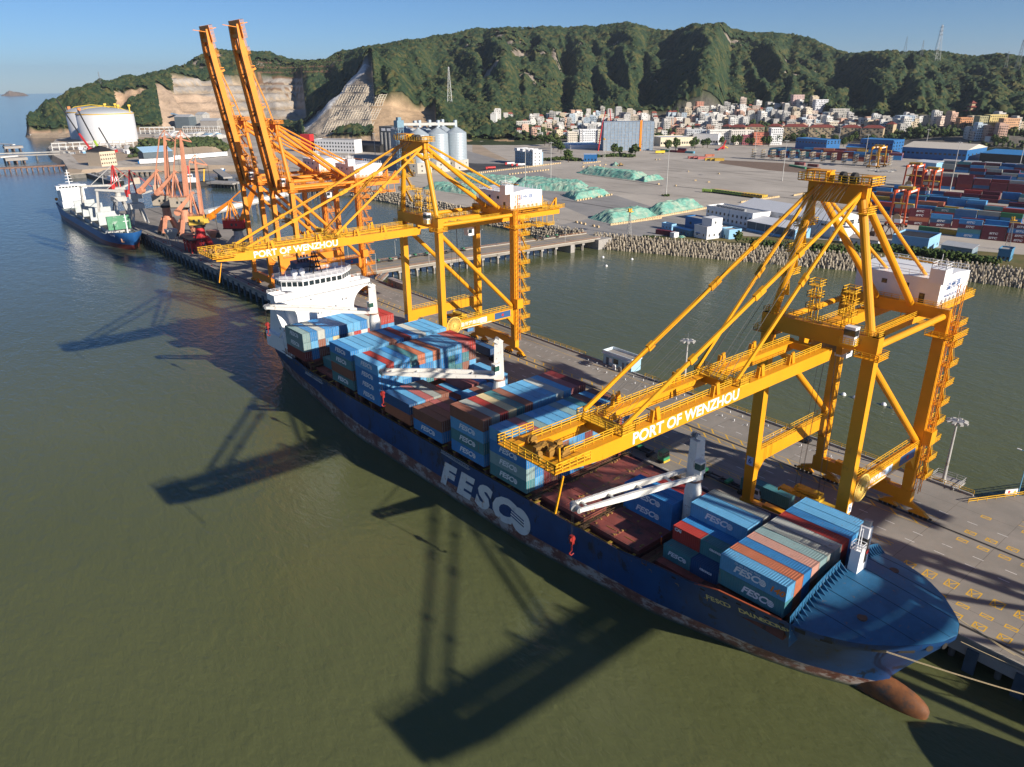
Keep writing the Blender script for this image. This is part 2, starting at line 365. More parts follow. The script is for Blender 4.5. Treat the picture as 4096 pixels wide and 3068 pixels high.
upper = (XC > 540) & (XC < 740) & (RR > 2150) & (RR < 2420); setc(upper & ((H/14 % 1) < .3), (.20, .12, .07), .3, 77)
setc(spur, (.40, .33, .25), .3, 78); line = 640+(290-YD)*.967; pale = spur & (np.abs(XD-line+4) < 15+fbm(GX*.03, GY*.03, 44, 2)*10); setc(pale, (.55, .54, .52), .3, 79)
setc(spur & (XD < line-14), (.30, .29, .28), .3, 85)
setc(cut, (.47, .33, .20), .2, 80); setc(bank, (.46, .31, .17), .3, 81)
setc((XC > 640) & (XC < 935) & (RR > 1200) & (RR < 1400) & (H < 14), (.42, .31, .21), .2, 82)
setc(town, (.16, .145, .12), .3, 83)
setc((H0 < 8.5) & (RR < 1900) & (XC < 640), (.36, .28, .20), .25, 84)
bare = rock | shore_rock | sandy | quarry | spur | cut | bank | town | (H < 7.5) | ((XC > 330) & (XC < 470) & (RR < 2140) & (H0 < 110)) | ((XC > 640) & (XC < 935) & (RR < 1400) & (H < 14))
forest = np.where(bare, 0., 1.); forest[upper] *= .35
behind = RR > 2660; forest[behind] = 0
na, nr = H.shape
vv = np.stack([GX, GY, H], -1).reshape(-1, 3)
ii = np.arange(na*nr).reshape(na, nr)
q = np.stack([ii[:-1,:-1], ii[1:,:-1], ii[1:,1:], ii[:-1,1:]], -1).reshape(-1, 4)
zq = H.reshape(-1)[q].max(1); q = q[zq > -3]
me = bpy.data.meshes.new('hills')
me.vertices.add(len(vv)); me.vertices.foreach_set('co', vv.ravel()); me.loops.add(q.size); me.loops.foreach_set('vertex_index', q[:, ::-1].ravel())
me.polygons.add(len(q)); me.polygons.foreach_set('loop_start', np.arange(0, q.size, 4)); me.polygons.foreach_set('loop_total', np.full(len(q), 4)); me.update(); me.validate()
ca = me.color_attributes.new('ground_kind', 'FLOAT_COLOR', 'POINT'); ca.data.foreach_set('color', np.concatenate([colr, np.ones(H.shape+(1,))], -1).ravel())
def attr_mat(name, attr, rough=.95, bump=.6, bscale=.08, var=.25, vscale=.06):
    m = bpy.data.materials.new(name); m.use_nodes = True; nt = m.node_tree; b = nt.nodes['Principled BSDF']; b.inputs['Roughness'].default_value = rough; b.inputs['Specular IOR Level'].default_value = .15
    a = nd(nt, 'ShaderNodeVertexColor', layer_name=attr); tc = nd(nt, 'ShaderNodeTexCoord')
    n = nd(nt, 'ShaderNodeTexNoise'); n.inputs['Scale'].default_value = vscale; n.inputs['Detail'].default_value = 8; n.inputs['Roughness'].default_value = .7; nt.links.new(tc.outputs['Object'], n.inputs['Vector'])
    mr = nd(nt, 'ShaderNodeMapRange'); mr.inputs['From Min'].default_value = .3; mr.inputs['From Max'].default_value = .7; mr.inputs['To Min'].default_value = 1-var; mr.inputs['To Max'].default_value = 1+var; nt.links.new(n.outputs[0], mr.inputs[0])
    h = nd(nt, 'ShaderNodeHueSaturation'); nt.links.new(a.outputs[0], h.inputs['Color']); nt.links.new(mr.outputs[0], h.inputs['Value']); nt.links.new(h.outputs[0], b.inputs['Base Color'])
    bp = nd(nt, 'ShaderNodeBump'); bp.inputs['Strength'].default_value = bump; bp.inputs['Distance'].default_value = 6.; nt.links.new(n.outputs[0], bp.inputs['Height']); nt.links.new(bp.outputs[0], b.inputs['Normal'])
    return m
me.materials.append(attr_mat('hill_ground', 'ground_kind'))
hills = bpy.data.objects.new('hills', me); COL.objects.link(hills); struct(hills)

# ------------------------------------------------------------------ woodland on the hills: leaf clumps spread over the slopes, one mass
def leaf_mat(name, c1, c2, c3, scale=.02, attr=None):
    m = bpy.data.materials.new(name); m.use_nodes = True; nt = m.node_tree; b = nt.nodes['Principled BSDF']; b.inputs['Roughness'].default_value = .8; b.inputs['Specular IOR Level'].default_value = .15
    g = nd(nt, 'ShaderNodeNewGeometry'); n = nd(nt, 'ShaderNodeTexNoise'); n.inputs['Scale'].default_value = scale; n.inputs['Detail'].default_value = 8; n.inputs['Roughness'].default_value = .75
    nt.links.new(g.outputs['Position'], n.inputs['Vector'])
    r = nd(nt, 'ShaderNodeValToRGB'); e = r.color_ramp.elements; e[0].position = .34; e[0].color = (*c1, 1); e[1].position = .52; e[1].color = (*c2, 1); x = e.new(.68); x.color = (*c3, 1)
    nt.links.new(n.outputs[0], r.inputs[0]); nt.links.new(r.outputs[0], b.inputs['Base Color']); return m
M_WOOD = leaf_mat('woodland_leaves', (.030, .052, .026), (.058, .082, .030), (.135, .118, .036), .045)
M_LEAF = leaf_mat('shrub_leaves', (.028, .055, .014), (.050, .080, .02), (.095, .09, .025), .25)
M_TRUNK = mat('tree_bark', (.06, .045, .032), .9)
phi = (1+5**.5)/2
ICO = np.array([(-1,phi,0),(1,phi,0),(-1,-phi,0),(1,-phi,0),(0,-1,phi),(0,1,phi),(0,-1,-phi),(0,1,-phi),(phi,0,-1),(phi,0,1),(-phi,0,-1),(-phi,0,1)])/math.hypot(1,phi)
ICF = np.array([(0,11,5),(0,5,1),(0,1,7),(0,7,10),(0,10,11),(1,5,9),(5,11,4),(11,10,2),(10,7,6),(7,1,8),(3,9,4),(3,4,2),(3,2,6),(3,6,8),(3,8,9),(4,9,5),(2,4,11),(6,2,10),(8,6,7),(9,8,1)])
OCT = np.array([(1,0,0),(0,1,0),(-1,0,0),(0,-1,0),(0,0,1),(0,0,-.8)], float); OCF = np.array([(0,1,4),(1,2,4),(2,3,4),(3,0,4),(1,0,5),(2,1,5),(3,2,5),(0,3,5)])
def clump_mesh(name, P, rad, mats, jit=.35, flat=.8, ICO=ICO, ICF=ICF):
    """Many small faceted leaf clumps at points P (n,3) with radii rad (n)."""
    n = len(P); kv = len(ICO); j = 1 + (nrng.random((n, kv, 1))-.5)*2*jit
    ang = nrng.random(n)*6.28; ca_, sa_ = np.cos(ang)[:, None], np.sin(ang)[:, None]
    B = ICO[None]*j; X = B[..., 0]*ca_-B[..., 1]*sa_; Y = B[..., 0]*sa_+B[..., 1]*ca_; Z = B[..., 2]*flat
    V = np.stack([X, Y, Z], -1)*rad[:, None, None] + P[:, None]
    Fc = (ICF[None] + (np.arange(n)*kv)[:, None, None]).reshape(-1, 3)
    m = bpy.data.meshes.new(name); m.vertices.add(n*kv); m.vertices.foreach_set('co', V.ravel()); m.loops.add(Fc.size); m.loops.foreach_set('vertex_index', Fc.ravel())
    m.polygons.add(len(Fc)); m.polygons.foreach_set('loop_start', np.arange(0, Fc.size, 3)); m.polygons.foreach_set('loop_total', np.full(len(Fc), 3)); m.update(); m.materials.append(mats); return m
# canopy: one leafy surface of rounded crowns over the wooded slopes, with loose clumps breaking its outline
x_in = (XCOL > 15) & (XCOL < 2340); ca0, ca1 = AZ[x_in][0], AZ[x_in][-1]
CA = np.arange(ca0, ca1, .00135); CR = np.arange(1232, 2650, 3.1)
def grid_at(F, A, Rr):
    fi = (A-AZ[0])/(AZ[1]-AZ[0]); i0 = np.clip(fi.astype(int), 0, len(AZ)-2); fi = fi-i0
    k = np.clip(np.searchsorted(RG, Rr)-1, 0, len(RG)-2); fk = (Rr-RG[k])/(RG[k+1]-RG[k])
    return F[i0,k]*(1-fi)*(1-fk)+F[i0+1,k]*fi*(1-fk)+F[i0,k+1]*(1-fi)*fk+F[i0+1,k+1]*fi*fk
CT, CRR = np.meshgrid(CA, CR, indexing='ij'); ch = grid_at(H, CT, CRR); cf = grid_at(forest, CT, CRR)
cx, cy = np.sin(CT)*CRR, np.cos(CT)*CRR
def rnd(a, b, s):
    n = (a*73856093 ^ b*19349663 ^ s*83492791) & 0x7fffffff; n = ((n ^ (n >> 13))*1274126177) & 0x7fffffff; return ((n ^ (n >> 16)) & 0xffff)/65535.
dome = np.zeros_like(cx); tone = np.zeros_like(cx)
for cell, hmax, sd_ in ((9.5, 8.5, 1), (6.0, 6.0, 2)):
    ix, iy = np.floor(cx/cell).astype(np.int64), np.floor(cy/cell).astype(np.int64)
    for dx in (-1, 0, 1):
        for dy in (-1, 0, 1):
            a, b_ = ix+dx, iy+dy; px, py = (a+rnd(a, b_, sd_))*cell, (b_+rnd(a, b_, sd_+5))*cell
            rr = cell*(.45+.5*rnd(a, b_, sd_+9)); d2 = ((cx-px)**2+(cy-py)**2)/rr**2; v = hmax*(.45+.75*rnd(a, b_, sd_+13))*np.sqrt(np.clip(1-d2, 0, 1)); up = v > dome
            dome = np.where(up, v, dome); tone = np.where(up, rnd(a, b_, sd_+17), tone)
keep = cf > .5+(fbm(cx*.05, cy*.05, 77, 2)-.5)*.5
cz_ = ch + dome + (nrng.random(ch.shape)-.5)*.9 + .3
na2, nr2 = cz_.shape; vv = np.stack([cx, cy, cz_], -1).reshape(-1, 3); ii = np.arange(na2*nr2).reshape(na2, nr2)
q = np.stack([ii[:-1,:-1], ii[:-1,1:], ii[1:,1:], ii[1:,:-1]], -1)[keep[:-1,:-1] & (ch[:-1,:-1] > 7)]
used = np.unique(q); remap = np.zeros(na2*nr2, int); remap[used] = np.arange(len(used)); q = remap[q]; vv = vv[used]; tn = tone.reshape(-1)[used]
me = bpy.data.meshes.new('hillside_woodland'); me.vertices.add(len(vv)); me.vertices.foreach_set('co', vv.ravel()); me.loops.add(q.size); me.loops.foreach_set('vertex_index', q.ravel())
me.polygons.add(len(q)); me.polygons.foreach_set('loop_start', np.arange(0, q.size, 4)); me.polygons.foreach_set('loop_total', np.full(len(q), 4)); me.update()
at_ = me.attributes.new('crown_tone', 'FLOAT', 'POINT'); at_.data.foreach_set('value', tn)
M_CAN = leaf_mat('canopy_leaves', (.018, .038, .021), (.037, .060, .025), (.098, .090, .032), .02)
nt = M_CAN.node_tree; ramp = [n_ for n_ in nt.nodes if n_.type == 'VALTORGB'][0]; src = ramp.inputs[0].links[0].from_socket
an_ = nd(nt, 'ShaderNodeAttribute', attribute_name='crown_tone'); ma = nd(nt, 'ShaderNodeMath', operation='MULTIPLY_ADD'); ma.inputs[1].default_value = .30; nt.links.new(an_.outputs['Fac'], ma.inputs[0]); mb_ = nd(nt, 'ShaderNodeMath', operation='MULTIPLY_ADD'); mb_.inputs[1].default_value = .75; mb_.inputs[2].default_value = -.02; nt.links.new(src, mb_.inputs[0]); nt.links.new(mb_.outputs[0], ma.inputs[2]); nt.links.new(ma.outputs[0], ramp.inputs[0])
me.materials.append(M_CAN); wood = bpy.data.objects.new('hillside_woodland', me); COL.objects.link(wood)
print('canopy faces', len(q))
fq = forest[:-1, :-1]; ar = (RR[:-1, :-1]*(AZ[1]-AZ[0]))*(np.diff(RG)[None, :])
visible = (XC[:-1, :-1] > 0) & (XC[:-1, :-1] < 2330) & (RR[:-1, :-1] < 2660) & (H[:-1, :-1] > 7)
cnt = nrng.poisson(fq*visible*ar/48.)
ai, ri = np.nonzero(cnt); rep = cnt[ai, ri]; ai = np.repeat(ai, rep); ri = np.repeat(ri, rep); n = len(ai)
fa, fr_ = nrng.random(n), nrng.random(n); a_ = AZ[ai]+fa*(AZ[1]-AZ[0]); r_ = RG[ri]+fr_*(RG[ri+1]-RG[ri]); hz = grid_at(H, a_, r_)
rad = nrng.uniform(1.2, 2.6, n)
P = np.stack([np.sin(a_)*r_, np.cos(a_)*r_, hz+nrng.uniform(1.5, 6.5, n)], -1)
loose = bpy.data.objects.new('loose_foliage', clump_mesh('loose_foliage', P, rad, M_WOOD, .5, 1.1)); COL.objects.link(loose); stuff(loose, 'loose bushes and tree tops standing out of the hill woodland', 'foliage')
stuff(wood, 'dark green woodland covering the hills behind the town', 'woodland')
# ------------------------------------------------------------------ water, land, quay
def sheet(name, pts, z, mats):
    m = MB(); m.add([(p[0], p[1], z) for p in pts], [tuple(range(len(pts)))]); return m.obj(name, mats)
M_WATER = bpy.data.materials.new('harbour_water'); M_WATER.use_nodes = True
nt = M_WATER.node_tree; b = nt.nodes['Principled BSDF']; b.inputs['Roughness'].default_value = .10; b.inputs['IOR'].default_value = 1.33; b.inputs['Specular IOR Level'].default_value = .5
g = nd(nt, 'ShaderNodeNewGeometry')
n1 = nd(nt, 'ShaderNodeTexNoise'); n1.inputs['Scale'].default_value = .006; n1.inputs['Detail'].default_value = 5; nt.links.new(g.outputs['Position'], n1.inputs['Vector'])
cr = nd(nt, 'ShaderNodeValToRGB'); e = cr.color_ramp.elements; e[0].position = .35; e[0].color = (.092, .104, .042, 1); e[1].position = .65; e[1].color = (.116, .126, .052, 1)
nt.links.new(n1.outputs[0], cr.inputs[0])
# the sky's blue reflection is painted into the base colour, growing towards open sea
sp = nd(nt, 'ShaderNodeSeparateXYZ'); nt.links.new(g.outputs['Position'], sp.inputs[0])
mr = nd(nt, 'ShaderNodeMapRange'); mr.inputs['From Min'].default_value = 250.; mr.inputs['From Max'].default_value = 1100.; nt.links.new(sp.outputs['Y'], mr.inputs[0])
mx = nd(nt, 'ShaderNodeMix', data_type='RGBA'); mx.inputs['B'].default_value = (.028, .060, .085, 1); nt.links.new(mr.outputs[0], mx.inputs['Factor']); nt.links.new(cr.outputs[0], mx.inputs['A']); nt.links.new(mx.outputs['Result'], b.inputs['Base Color'])
bumps = None
for sc_, st_, ds_ in ((.9, .7, .22), (.22, .6, .5), (3.2, .5, .05)):
    w = nd(nt, 'ShaderNodeTexNoise'); w.inputs['Scale'].default_value = sc_; w.inputs['Detail'].default_value = 4; w.inputs['Distortion'].default_value = .4
    mp = nd(nt, 'ShaderNodeMapping'); mp.inputs['Rotation'].default_value = (0, 0, .5); mp.inputs['Scale'].default_value = (1, .45, 1); nt.links.new(g.outputs['Position'], mp.inputs[0]); nt.links.new(mp.outputs[0], w.inputs['Vector'])
    bp = nd(nt, 'ShaderNodeBump'); bp.inputs['Strength'].default_value = st_; bp.inputs['Distance'].default_value = ds_; nt.links.new(w.outputs[0], bp.inputs['Height'])
    if bumps: nt.links.new(bumps.outputs[0], bp.inputs['Normal'])
    bumps = bp
nt.links.new(bumps.outputs[0], b.inputs['Normal'])
m = MB(); S_ = 16000.
m.add([(-S_,-S_,0),(S_,-S_,0),(S_,S_,0),(-S_,S_,0)], [(0,1,2,3)])
water = struct(m.obj('water', M_WATER))

def ground_mat(name, col, col2, scale=.02, streak=(.16,.14,.12), joints=0., rot=0.):
    m = bpy.data.materials.new(name); m.use_nodes = True; nt = m.node_tree; b = nt.nodes['Principled BSDF']; b.inputs['Roughness'].default_value = .9; b.inputs['Specular IOR Level'].default_value = .25
    g = nd(nt, 'ShaderNodeNewGeometry')
    n = nd(nt, 'ShaderNodeTexNoise'); n.inputs['Scale'].default_value = scale; n.inputs['Detail'].default_value = 9; n.inputs['Roughness'].default_value = .68; nt.links.new(g.outputs['Position'], n.inputs['Vector'])
    r = nd(nt, 'ShaderNodeValToRGB'); e = r.color_ramp.elements; e[0].position = .36; e[0].color = (*col, 1); e[1].position = .66; e[1].color = (*col2, 1); nt.links.new(n.outputs[0], r.inputs[0])
    mp = nd(nt, 'ShaderNodeMapping'); mp.inputs['Scale'].default_value = (.12, .016, 1); mp.inputs['Rotation'].default_value = (0, 0, rot); nt.links.new(g.outputs['Position'], mp.inputs[0])
    s = nd(nt, 'ShaderNodeTexNoise'); s.inputs['Scale'].default_value = 1.; s.inputs['Detail'].default_value = 7; nt.links.new(mp.outputs[0], s.inputs['Vector'])
    mr = nd(nt, 'ShaderNodeMapRange'); mr.inputs['From Min'].default_value = .56; mr.inputs['From Max'].default_value = .72; mr.inputs['To Max'].default_value = .75; nt.links.new(s.outputs[0], mr.inputs[0])
    mx = nd(nt, 'ShaderNodeMix', data_type='RGBA'); mx.inputs['B'].default_value = (*streak, 1); nt.links.new(mr.outputs[0], mx.inputs['Factor']); nt.links.new(r.outputs[0], mx.inputs['A'])
    out = mx.outputs['Result']
    if joints:
        bk = nd(nt, 'ShaderNodeTexBrick'); bk.offset = 0; bk.inputs['Scale'].default_value = 1; bk.inputs['Mortar Size'].default_value = .06; bk.inputs['Brick Width'].default_value = joints; bk.inputs['Row Height'].default_value = joints
        bk.inputs['Color1'].default_value = (1,1,1,1); bk.inputs['Color2'].default_value = (.93,.93,.93,1); bk.inputs['Mortar'].default_value = (.62,.6,.58,1); nt.links.new(g.outputs['Position'], bk.inputs['Vector'])
        m2 = nd(nt, 'ShaderNodeMix', data_type='RGBA', blend_type='MULTIPLY'); m2.inputs['Factor'].default_value = 1; nt.links.new(out, m2.inputs['A']); nt.links.new(bk.outputs[0], m2.inputs['B']); out = m2.outputs['Result']
    nt.links.new(out, b.inputs['Base Color'])
    bp = nd(nt, 'ShaderNodeBump'); bp.inputs['Strength'].default_value = .2; bp.inputs['Distance'].default_value = .2; nt.links.new(n.outputs[0], bp.inputs['Height']); nt.links.new(bp.outputs[0], b.inputs['Normal'])
    return m
M_YARD = ground_mat('yard_paving', (.38,.34,.29), (.52,.465,.395), .012, (.17,.14,.11))
M_QUAY = ground_mat('quay_paving', (.24,.22,.19), (.34,.305,.265), .05, (.15,.135,.12), joints=12.)
M_SOIL = ground_mat('bare_soil', (.36,.28,.20), (.48,.37,.26), .02, (.28,.22,.16))
M_ASPH = ground_mat('asphalt', (.045,.046,.05), (.075,.075,.078), .03, (.11,.11,.105))
M_GRASS = ground_mat('dry_grass', (.10,.10,.03), (.20,.15,.06), .12, (.07,.09,.025))
M_PAINTY = mat('yellow_road_paint', (.72, .42, .03), .7, var=.15, dirt=(.34, .26, .14), dirt_amt=.1, dirt_scale=1.)
M_PAINTW = mat('white_road_paint', (.72, .70, .66), .7, var=.15, dirt=(.35, .33, .3), dirt_amt=.2, dirt_scale=1.)
# shoreline of the land (surveyed along its top edge), yard side
SHORE = [at(*p) for p in ((4500,1118),(4096,1085),(3888,1061),(3250,1008),(2800,973),(2550,953),(2376,938))]
SHORE2 = [at(*p) for p in ((2332,925),(2215,909),(2056,873),(1850,832),(1686,796),(1560,772),(1427,752),(1290,742),(1180,722),(1090,690),(1010,668))]
SHORE3 = [at(*p) for p in ((960,662),(820,659),(700,661),(600,664),(500,668),(430,672),(330,678),(272,674),(250,640),(215,622),(205,608),(192,590),(225,556),(300,545),(320,528))]
back = [(900, 3200, 6), (2500, 6000, 6), (6500, 3500, 6), (6500, -2500, 6), (900, -1200, 6)]
land_pts = SHORE + SHORE2 + SHORE3 + back
ground = struct(sheet('ground', land_pts, QZ, M_YARD))
# banks falling to the water
def bank_strip(name, pts, dx, dy, z1, mats):
    m = MB(); top = [(p[0], p[1], QZ) for p in pts]; low = [(p[0]+dx, p[1]+dy, z1) for p in pts]; n = len(pts)
    m.add(top+low, [(i, i+1, n+i+1, n+i) for i in range(n-1)]); return m.obj(name, mats)
bank_r = struct(bank_strip('revetment', SHORE, -13, -5, -2.5, M_CONCD))
bank_l = struct(bank_strip('revetment_bank', SHORE2, -12, -9, -2.5, M_CONCD))
bank_f = struct(bank_strip('shore_bank', SHORE3, -8, -10, -2.5, M_SOIL))
# wave-breaking posts on the revetments: several hundred, the nearest as pieces of the bank, the rest as one mass
post = MB(); post.lathe([(.75, 0), (.7, 1.2), (.52, 2.6), (.44, 3.2), (.25, 3.4)], n=6)
M_POST = mat('breakwater_block', (.42, .36, .27), .9, var=.35, scale=.4, dirt=(.10, .09, .06), dirt_amt=.3, dirt_scale=.5)
post_me = post.mesh('armour_post', M_POST)
def rows(pts, dx, dy, spacing, nrow):
    out = []
    for a, b_ in zip(pts[:-1], pts[1:]):
        L = math.hypot(b_[0]-a[0], b_[1]-a[1]); k = int(L/spacing)
        for i in range(k):
            for j in range(nrow):
                f = (i + .5*(j % 2) + rng.uniform(-.18, .18))/k; t = (j+.7 + rng.uniform(-.15, .15))/nrow
                x = a[0]+(b_[0]-a[0])*f + dx*t; y = a[1]+(b_[1]-a[1])*f + dy*t; z = QZ + (-2.5-QZ)*t
                if z > -1.6: out.append((x, y, z-.5))
    return out
allp = [(p, bank_r) for p in rows(SHORE, -13, -5, 1.75, 8)] + [(p, bank_l) for p in rows(SHORE2[:7], -12, -9, 1.9, 7)]
def infr(p):
    d = np.array(p)-CAM; z = d@_F; return z > 0 and abs(d@_R/z) < .70
allp = [a for a in allp if infr(a[0])]
allp.sort(key=lambda a: a[0][0]**2+a[0][1]**2)
for p, par in allp[:300]:
    o = inst('armour_post', post_me, par, p, rng.uniform(0, 6), rot=(rng.uniform(-.12, .12), rng.uniform(-.3, .05), rng.uniform(0, 6)))
rest = MB()
pv = np.array(post.v)
for p, par in allp[300:]:
    s_ = rng.uniform(.9, 1.1); t_ = rng.uniform(-.25, .05)
    w = pv*s_; w = np.stack([w[:,0]+w[:,2]*t_, w[:,1]+w[:,2]*rng.uniform(-.1,.1), w[:,2]], -1)+np.array(p); rest.add(w, post.f)
o = rest.obj('armour_post_mass', M_POST, bank_r); o['kind'] = 'stuff'
print('posts', len(allp))
# ------------------------------------------------------------------ quay, trestle bridges, markings
QX0, QX1, QY0, QY1 = 123.5, 175.3, -320., 640.
m = MB(); m.bx(QX0, QX1, QY0, QY1, QZ-1.0, QZ); quay = struct(m.obj('quay', M_QUAY))
m = MB(); m.bx(QX0+.05, QX0+1.6, QY0, QY1, 2.9, QZ-1.0)
for x in (132, 141, 150, 159, 168): m.bx(x-.6, x+.6, QY0, QY1, 3.9, QZ-1.0)
m.obj('edge_beam', M_CONC, quay)
pile = MB(); pile.tube((0,0,-2), (0,0,5), .55, n=8); pile_me = pile.mesh('pile', M_CONCD)
panel = MB(); panel.bx(-.45, .0, -.9, .9, -.4, 4.6); panel.bx(0, .3, -.35, .35, 1, 4); panel_me = panel.mesh('fender', mat('fender_blue_grey', (.05, .085, .12), .6, var=.3, dirt=(.09,.08,.06), dirt_amt=.2))
y = 20.
while y < 636:
    if y < 44 or y > 228:
        inst('fender', panel_me, quay, (QX0, y, 0)); inst('pile', pile_me, quay, (QX0+2.2, y+3.6, 0)); inst('pile', pile_me, quay, (QX0+8.5, y+3.6, 0))
    y += 7.4
kerb = MB(); kerb.bx(QX0+.02, QX0+.5, QY0, QY1, QZ, QZ+.28); kerb.obj('kerb', mat('kerb_concrete', (.36,.33,.28), .9), quay)
bol = MB(); bol.lathe([(.32,0),(.24,.15),(.22,.42),(.38,.55),(.34,.72)], n=10); bol_me = bol.mesh('bollard', mat('bollard_red', (.35,.03,.03), .5))
# rails let into the paving
for i, x in enumerate((126.7, 156.5)):
    r_ = MB(); r_.bx(x-.32, x+.32, QY0, QY1, QZ+.004, QZ+.012); r_.bx(x-.07, x+.07, QY0, QY1, QZ+.012, QZ+.07); r_.obj('crane_rail', mat('rail_slot', (.055,.05,.045), .6), quay)
z = QZ+.006
def box_mark(mb, xc, yc, w, l, t=.2, diag=1):
    x0, x1, y0, y1 = xc-w/2, xc+w/2, yc-l/2, yc+l/2
    for a in ((x0,x1,y0,y0+t),(x0,x1,y1-t,y1),(x0,x0+t,y0+t,y1-t),(x1-t,x1,y0+t,y1-t)): mb.add([(a[0],a[2],z),(a[1],a[2],z),(a[1],a[3],z),(a[0],a[3],z)], [(0,1,2,3)])
    def ln(p, q):
        d = Vector((q[0]-p[0], q[1]-p[1])).normalized(); nn = Vector((-d.y, d.x))*(t/2)
        mb.add([(p[0]+nn.x,p[1]+nn.y,z+.001),(p[0]-nn.x,p[1]-nn.y,z+.001),(q[0]-nn.x,q[1]-nn.y,z+.001),(q[0]+nn.x,q[1]+nn.y,z+.001)], [(3,2,1,0)])
    if diag: ln((x0+t,y1-t),(x1-t,y0+t))
    if diag > 1: ln((x0+t,(y0+y1)/2),(x1-t,y1-t))
def quad(mb, x0, x1, y0, y1, zz=None):
    zz = z if zz is None else zz; mb.add([(x0,y0,zz),(x1,y0,zz),(x1,y1,zz),(x0,y1,zz)], [(0,1,2,3)])
ym = MB()
for k in range(12):
    yc = 45.0-3.95*k + (0 if k else 0)
    box_mark(ym, 137.5, yc-.3, 2.6, 2.1, diag=2); box_mark(ym, 132.4, yc-.3, 1.2, 2.1); box_mark(ym, 127.75+.9, yc-.5, 1.9, 2.1, diag=2)
    box_mark(ym, 154.4, yc-3.6, 1.3, 2.1); box_mark(ym, 158.7, yc-3.6, 1.5, 2.1, diag=2)
    if k % 2 == 0: box_mark(ym, 167.5, yc-3.4, 1.2, 2.0)
for x0, x1 in ((141.4, 142.6), (136.4, 138.9)):                                       # ladder bands beside the lanes
    quad(ym, x0, x0+.14, 50, 300); quad(ym, x1-.14, x1, 50, 300)
    yy = 50.
    while yy < 300:
        ym.add([(x0+.14,yy,z),(x0+.14,yy+.2,z),(x1-.14,yy+1.3,z),(x1-.14,yy+1.1,z)], [(3,2,1,0)]); yy += 2.6 if x0 > 140 else 4.2
for x0, x1 in ((153.9, 155.8), (157.3, 159.4)):                                       # hatched strips along the landside rail
    quad(ym, x0, x0+.13, 48, 330); quad(ym, x1-.13, x1, 48, 330); yy = 50.
    while yy < 326:
        ym.add([(x0+.13,yy,z),(x0+.13,yy+.55,z),(x1-.13,yy+2.5,z),(x1-.13,yy+1.95,z)], [(3,2,1,0)]); yy += 4.6
for x in (145.0, 171.2): quad(ym, x, x+.13, 60, 330) if x > 150 else None
for x in (169.5, 171.6): quad(ym, x, x+.15, -60, 36)
ym.obj('yellow_marking', M_PAINTY, quay)
wm = MB(); 
for x in (146.2, 150.0, 162.8, 132.0):
    yy = -40.3
    while yy < 330:
        if not (x < 133 and yy < 52): quad(wm, x-.08, x+.08, yy, yy+2.0)
        yy += 5.85
yy = 60.
while yy < 300: quad(wm, 167.6, 168.7, yy, yy+.16); yy += 2.9
wm.obj('white_marking', M_PAINTW, quay)
# landside kerb wall with hand rail
m = MB(); m.bx(174.7, 175.25, 47, 316, QZ, QZ+.45); m.obj('edge_wall', M_CONC, quay)
m = MB(); m.rail([(174.95, 47, QZ+.45), (174.95, 145, QZ+.45)], 1.0, 3.2, .05, 2); m.rail([(174.95, 172, QZ+.45), (174.95, 316, QZ+.45)], 1.0, 3.2, .05, 2); m.obj('hand_rail', M_RAIL, quay)
# plain platform beyond the corner, with its own rail
m = MB(); m.add([(175.3,46,QZ-1),(184,40,QZ-1),(215,24,QZ-1),(330,-40,QZ-1),(330,-90,QZ-1),(175.3,-90,QZ-1),(175.3,46,QZ-.002),(184,40,QZ-.002),(215,24,QZ-.002),(330,-40,QZ-.002),(330,-90,QZ-.002),(175.3,-90,QZ-.002)],
             [(0,1,2,3,4,5),(11,10,9,8,7,6)]+[(i,(i+1)%6,6+(i+1)%6,6+i)[::-1] for i in range(6)]); plat = struct(m.obj('approach_platform', M_QUAY))
m = MB(); m.rail([(171,46.6,QZ),(184,39.8,QZ),(215,23.8,QZ)], 1.0, 2.5, .06, 2); m.obj('hand_rail', M_RAIL, plat)
m = MB(); m.bx(0,.08,-1.6,1.6,.6,1.9); m.bx(-.02,.02,-1.2,-1.1,0,.6); m.bx(-.02,.02,1.1,1.2,0,.6)
sg = m.obj('warning_board', M_WHT); sg.location = (181.3, 41.6, QZ); sg.rotation_euler = (0,0,R(60)+math.pi); tag(sg, 'white warning board on the yellow rail at the quay corner', 'sign')
m = MB(); m.add([(.085,.5,1.0),(.085,1.3,1.0),(.085,.9,1.65)],[(0,1,2)]); o = m.obj('warning_triangle', M_PAINTY, sg)
m = MB(); m.tube((.085,-.6,1.3),(.10,-.6,1.3),.33,n=14); m.obj('red_disc', M_RED, sg)
# trestle bridge from the quay to the yard
A0, A1, B0, B1 = (173.5, 333.), (331., 316.), (173.5, 355.), (336., 333.)
m = MB(); P4 = [A0, A1, B1, B0]
m.add([(p[0],p[1],QZ-1.3) for p in P4]+[(p[0],p[1],QZ-.004) for p in P4], [(3,2,1,0),(4,5,6,7),(0,1,5,4),(1,2,6,5),(2,3,7,6),(3,0,4,7)])
bridge = struct(m.obj('trestle_bridge', M_QUAY))
def lerp2(a, b, t): return (a[0]+(b[0]-a[0])*t, a[1]+(b[1]-a[1])*t)
for off, nm in ((0, 0), (1, 1)):
    a, b_ = ((A0, A1), (B0, B1))[off]
    pr = MB(); pr.bar((a[0],a[1],QZ+.2), (b_[0],b_[1],QZ+.2), .4, .5); pr.obj('parapet', mat('parapet_concrete', (.42,.38,.32), .9), bridge)
    rl = MB(); rl.rail([(a[0],a[1],QZ+.45),(b_[0],b_[1],QZ+.45)], .8, 4., .05, 2); rl.obj('hand_rail', mat('rusty_rail', (.42,.22,.12), .7), bridge)
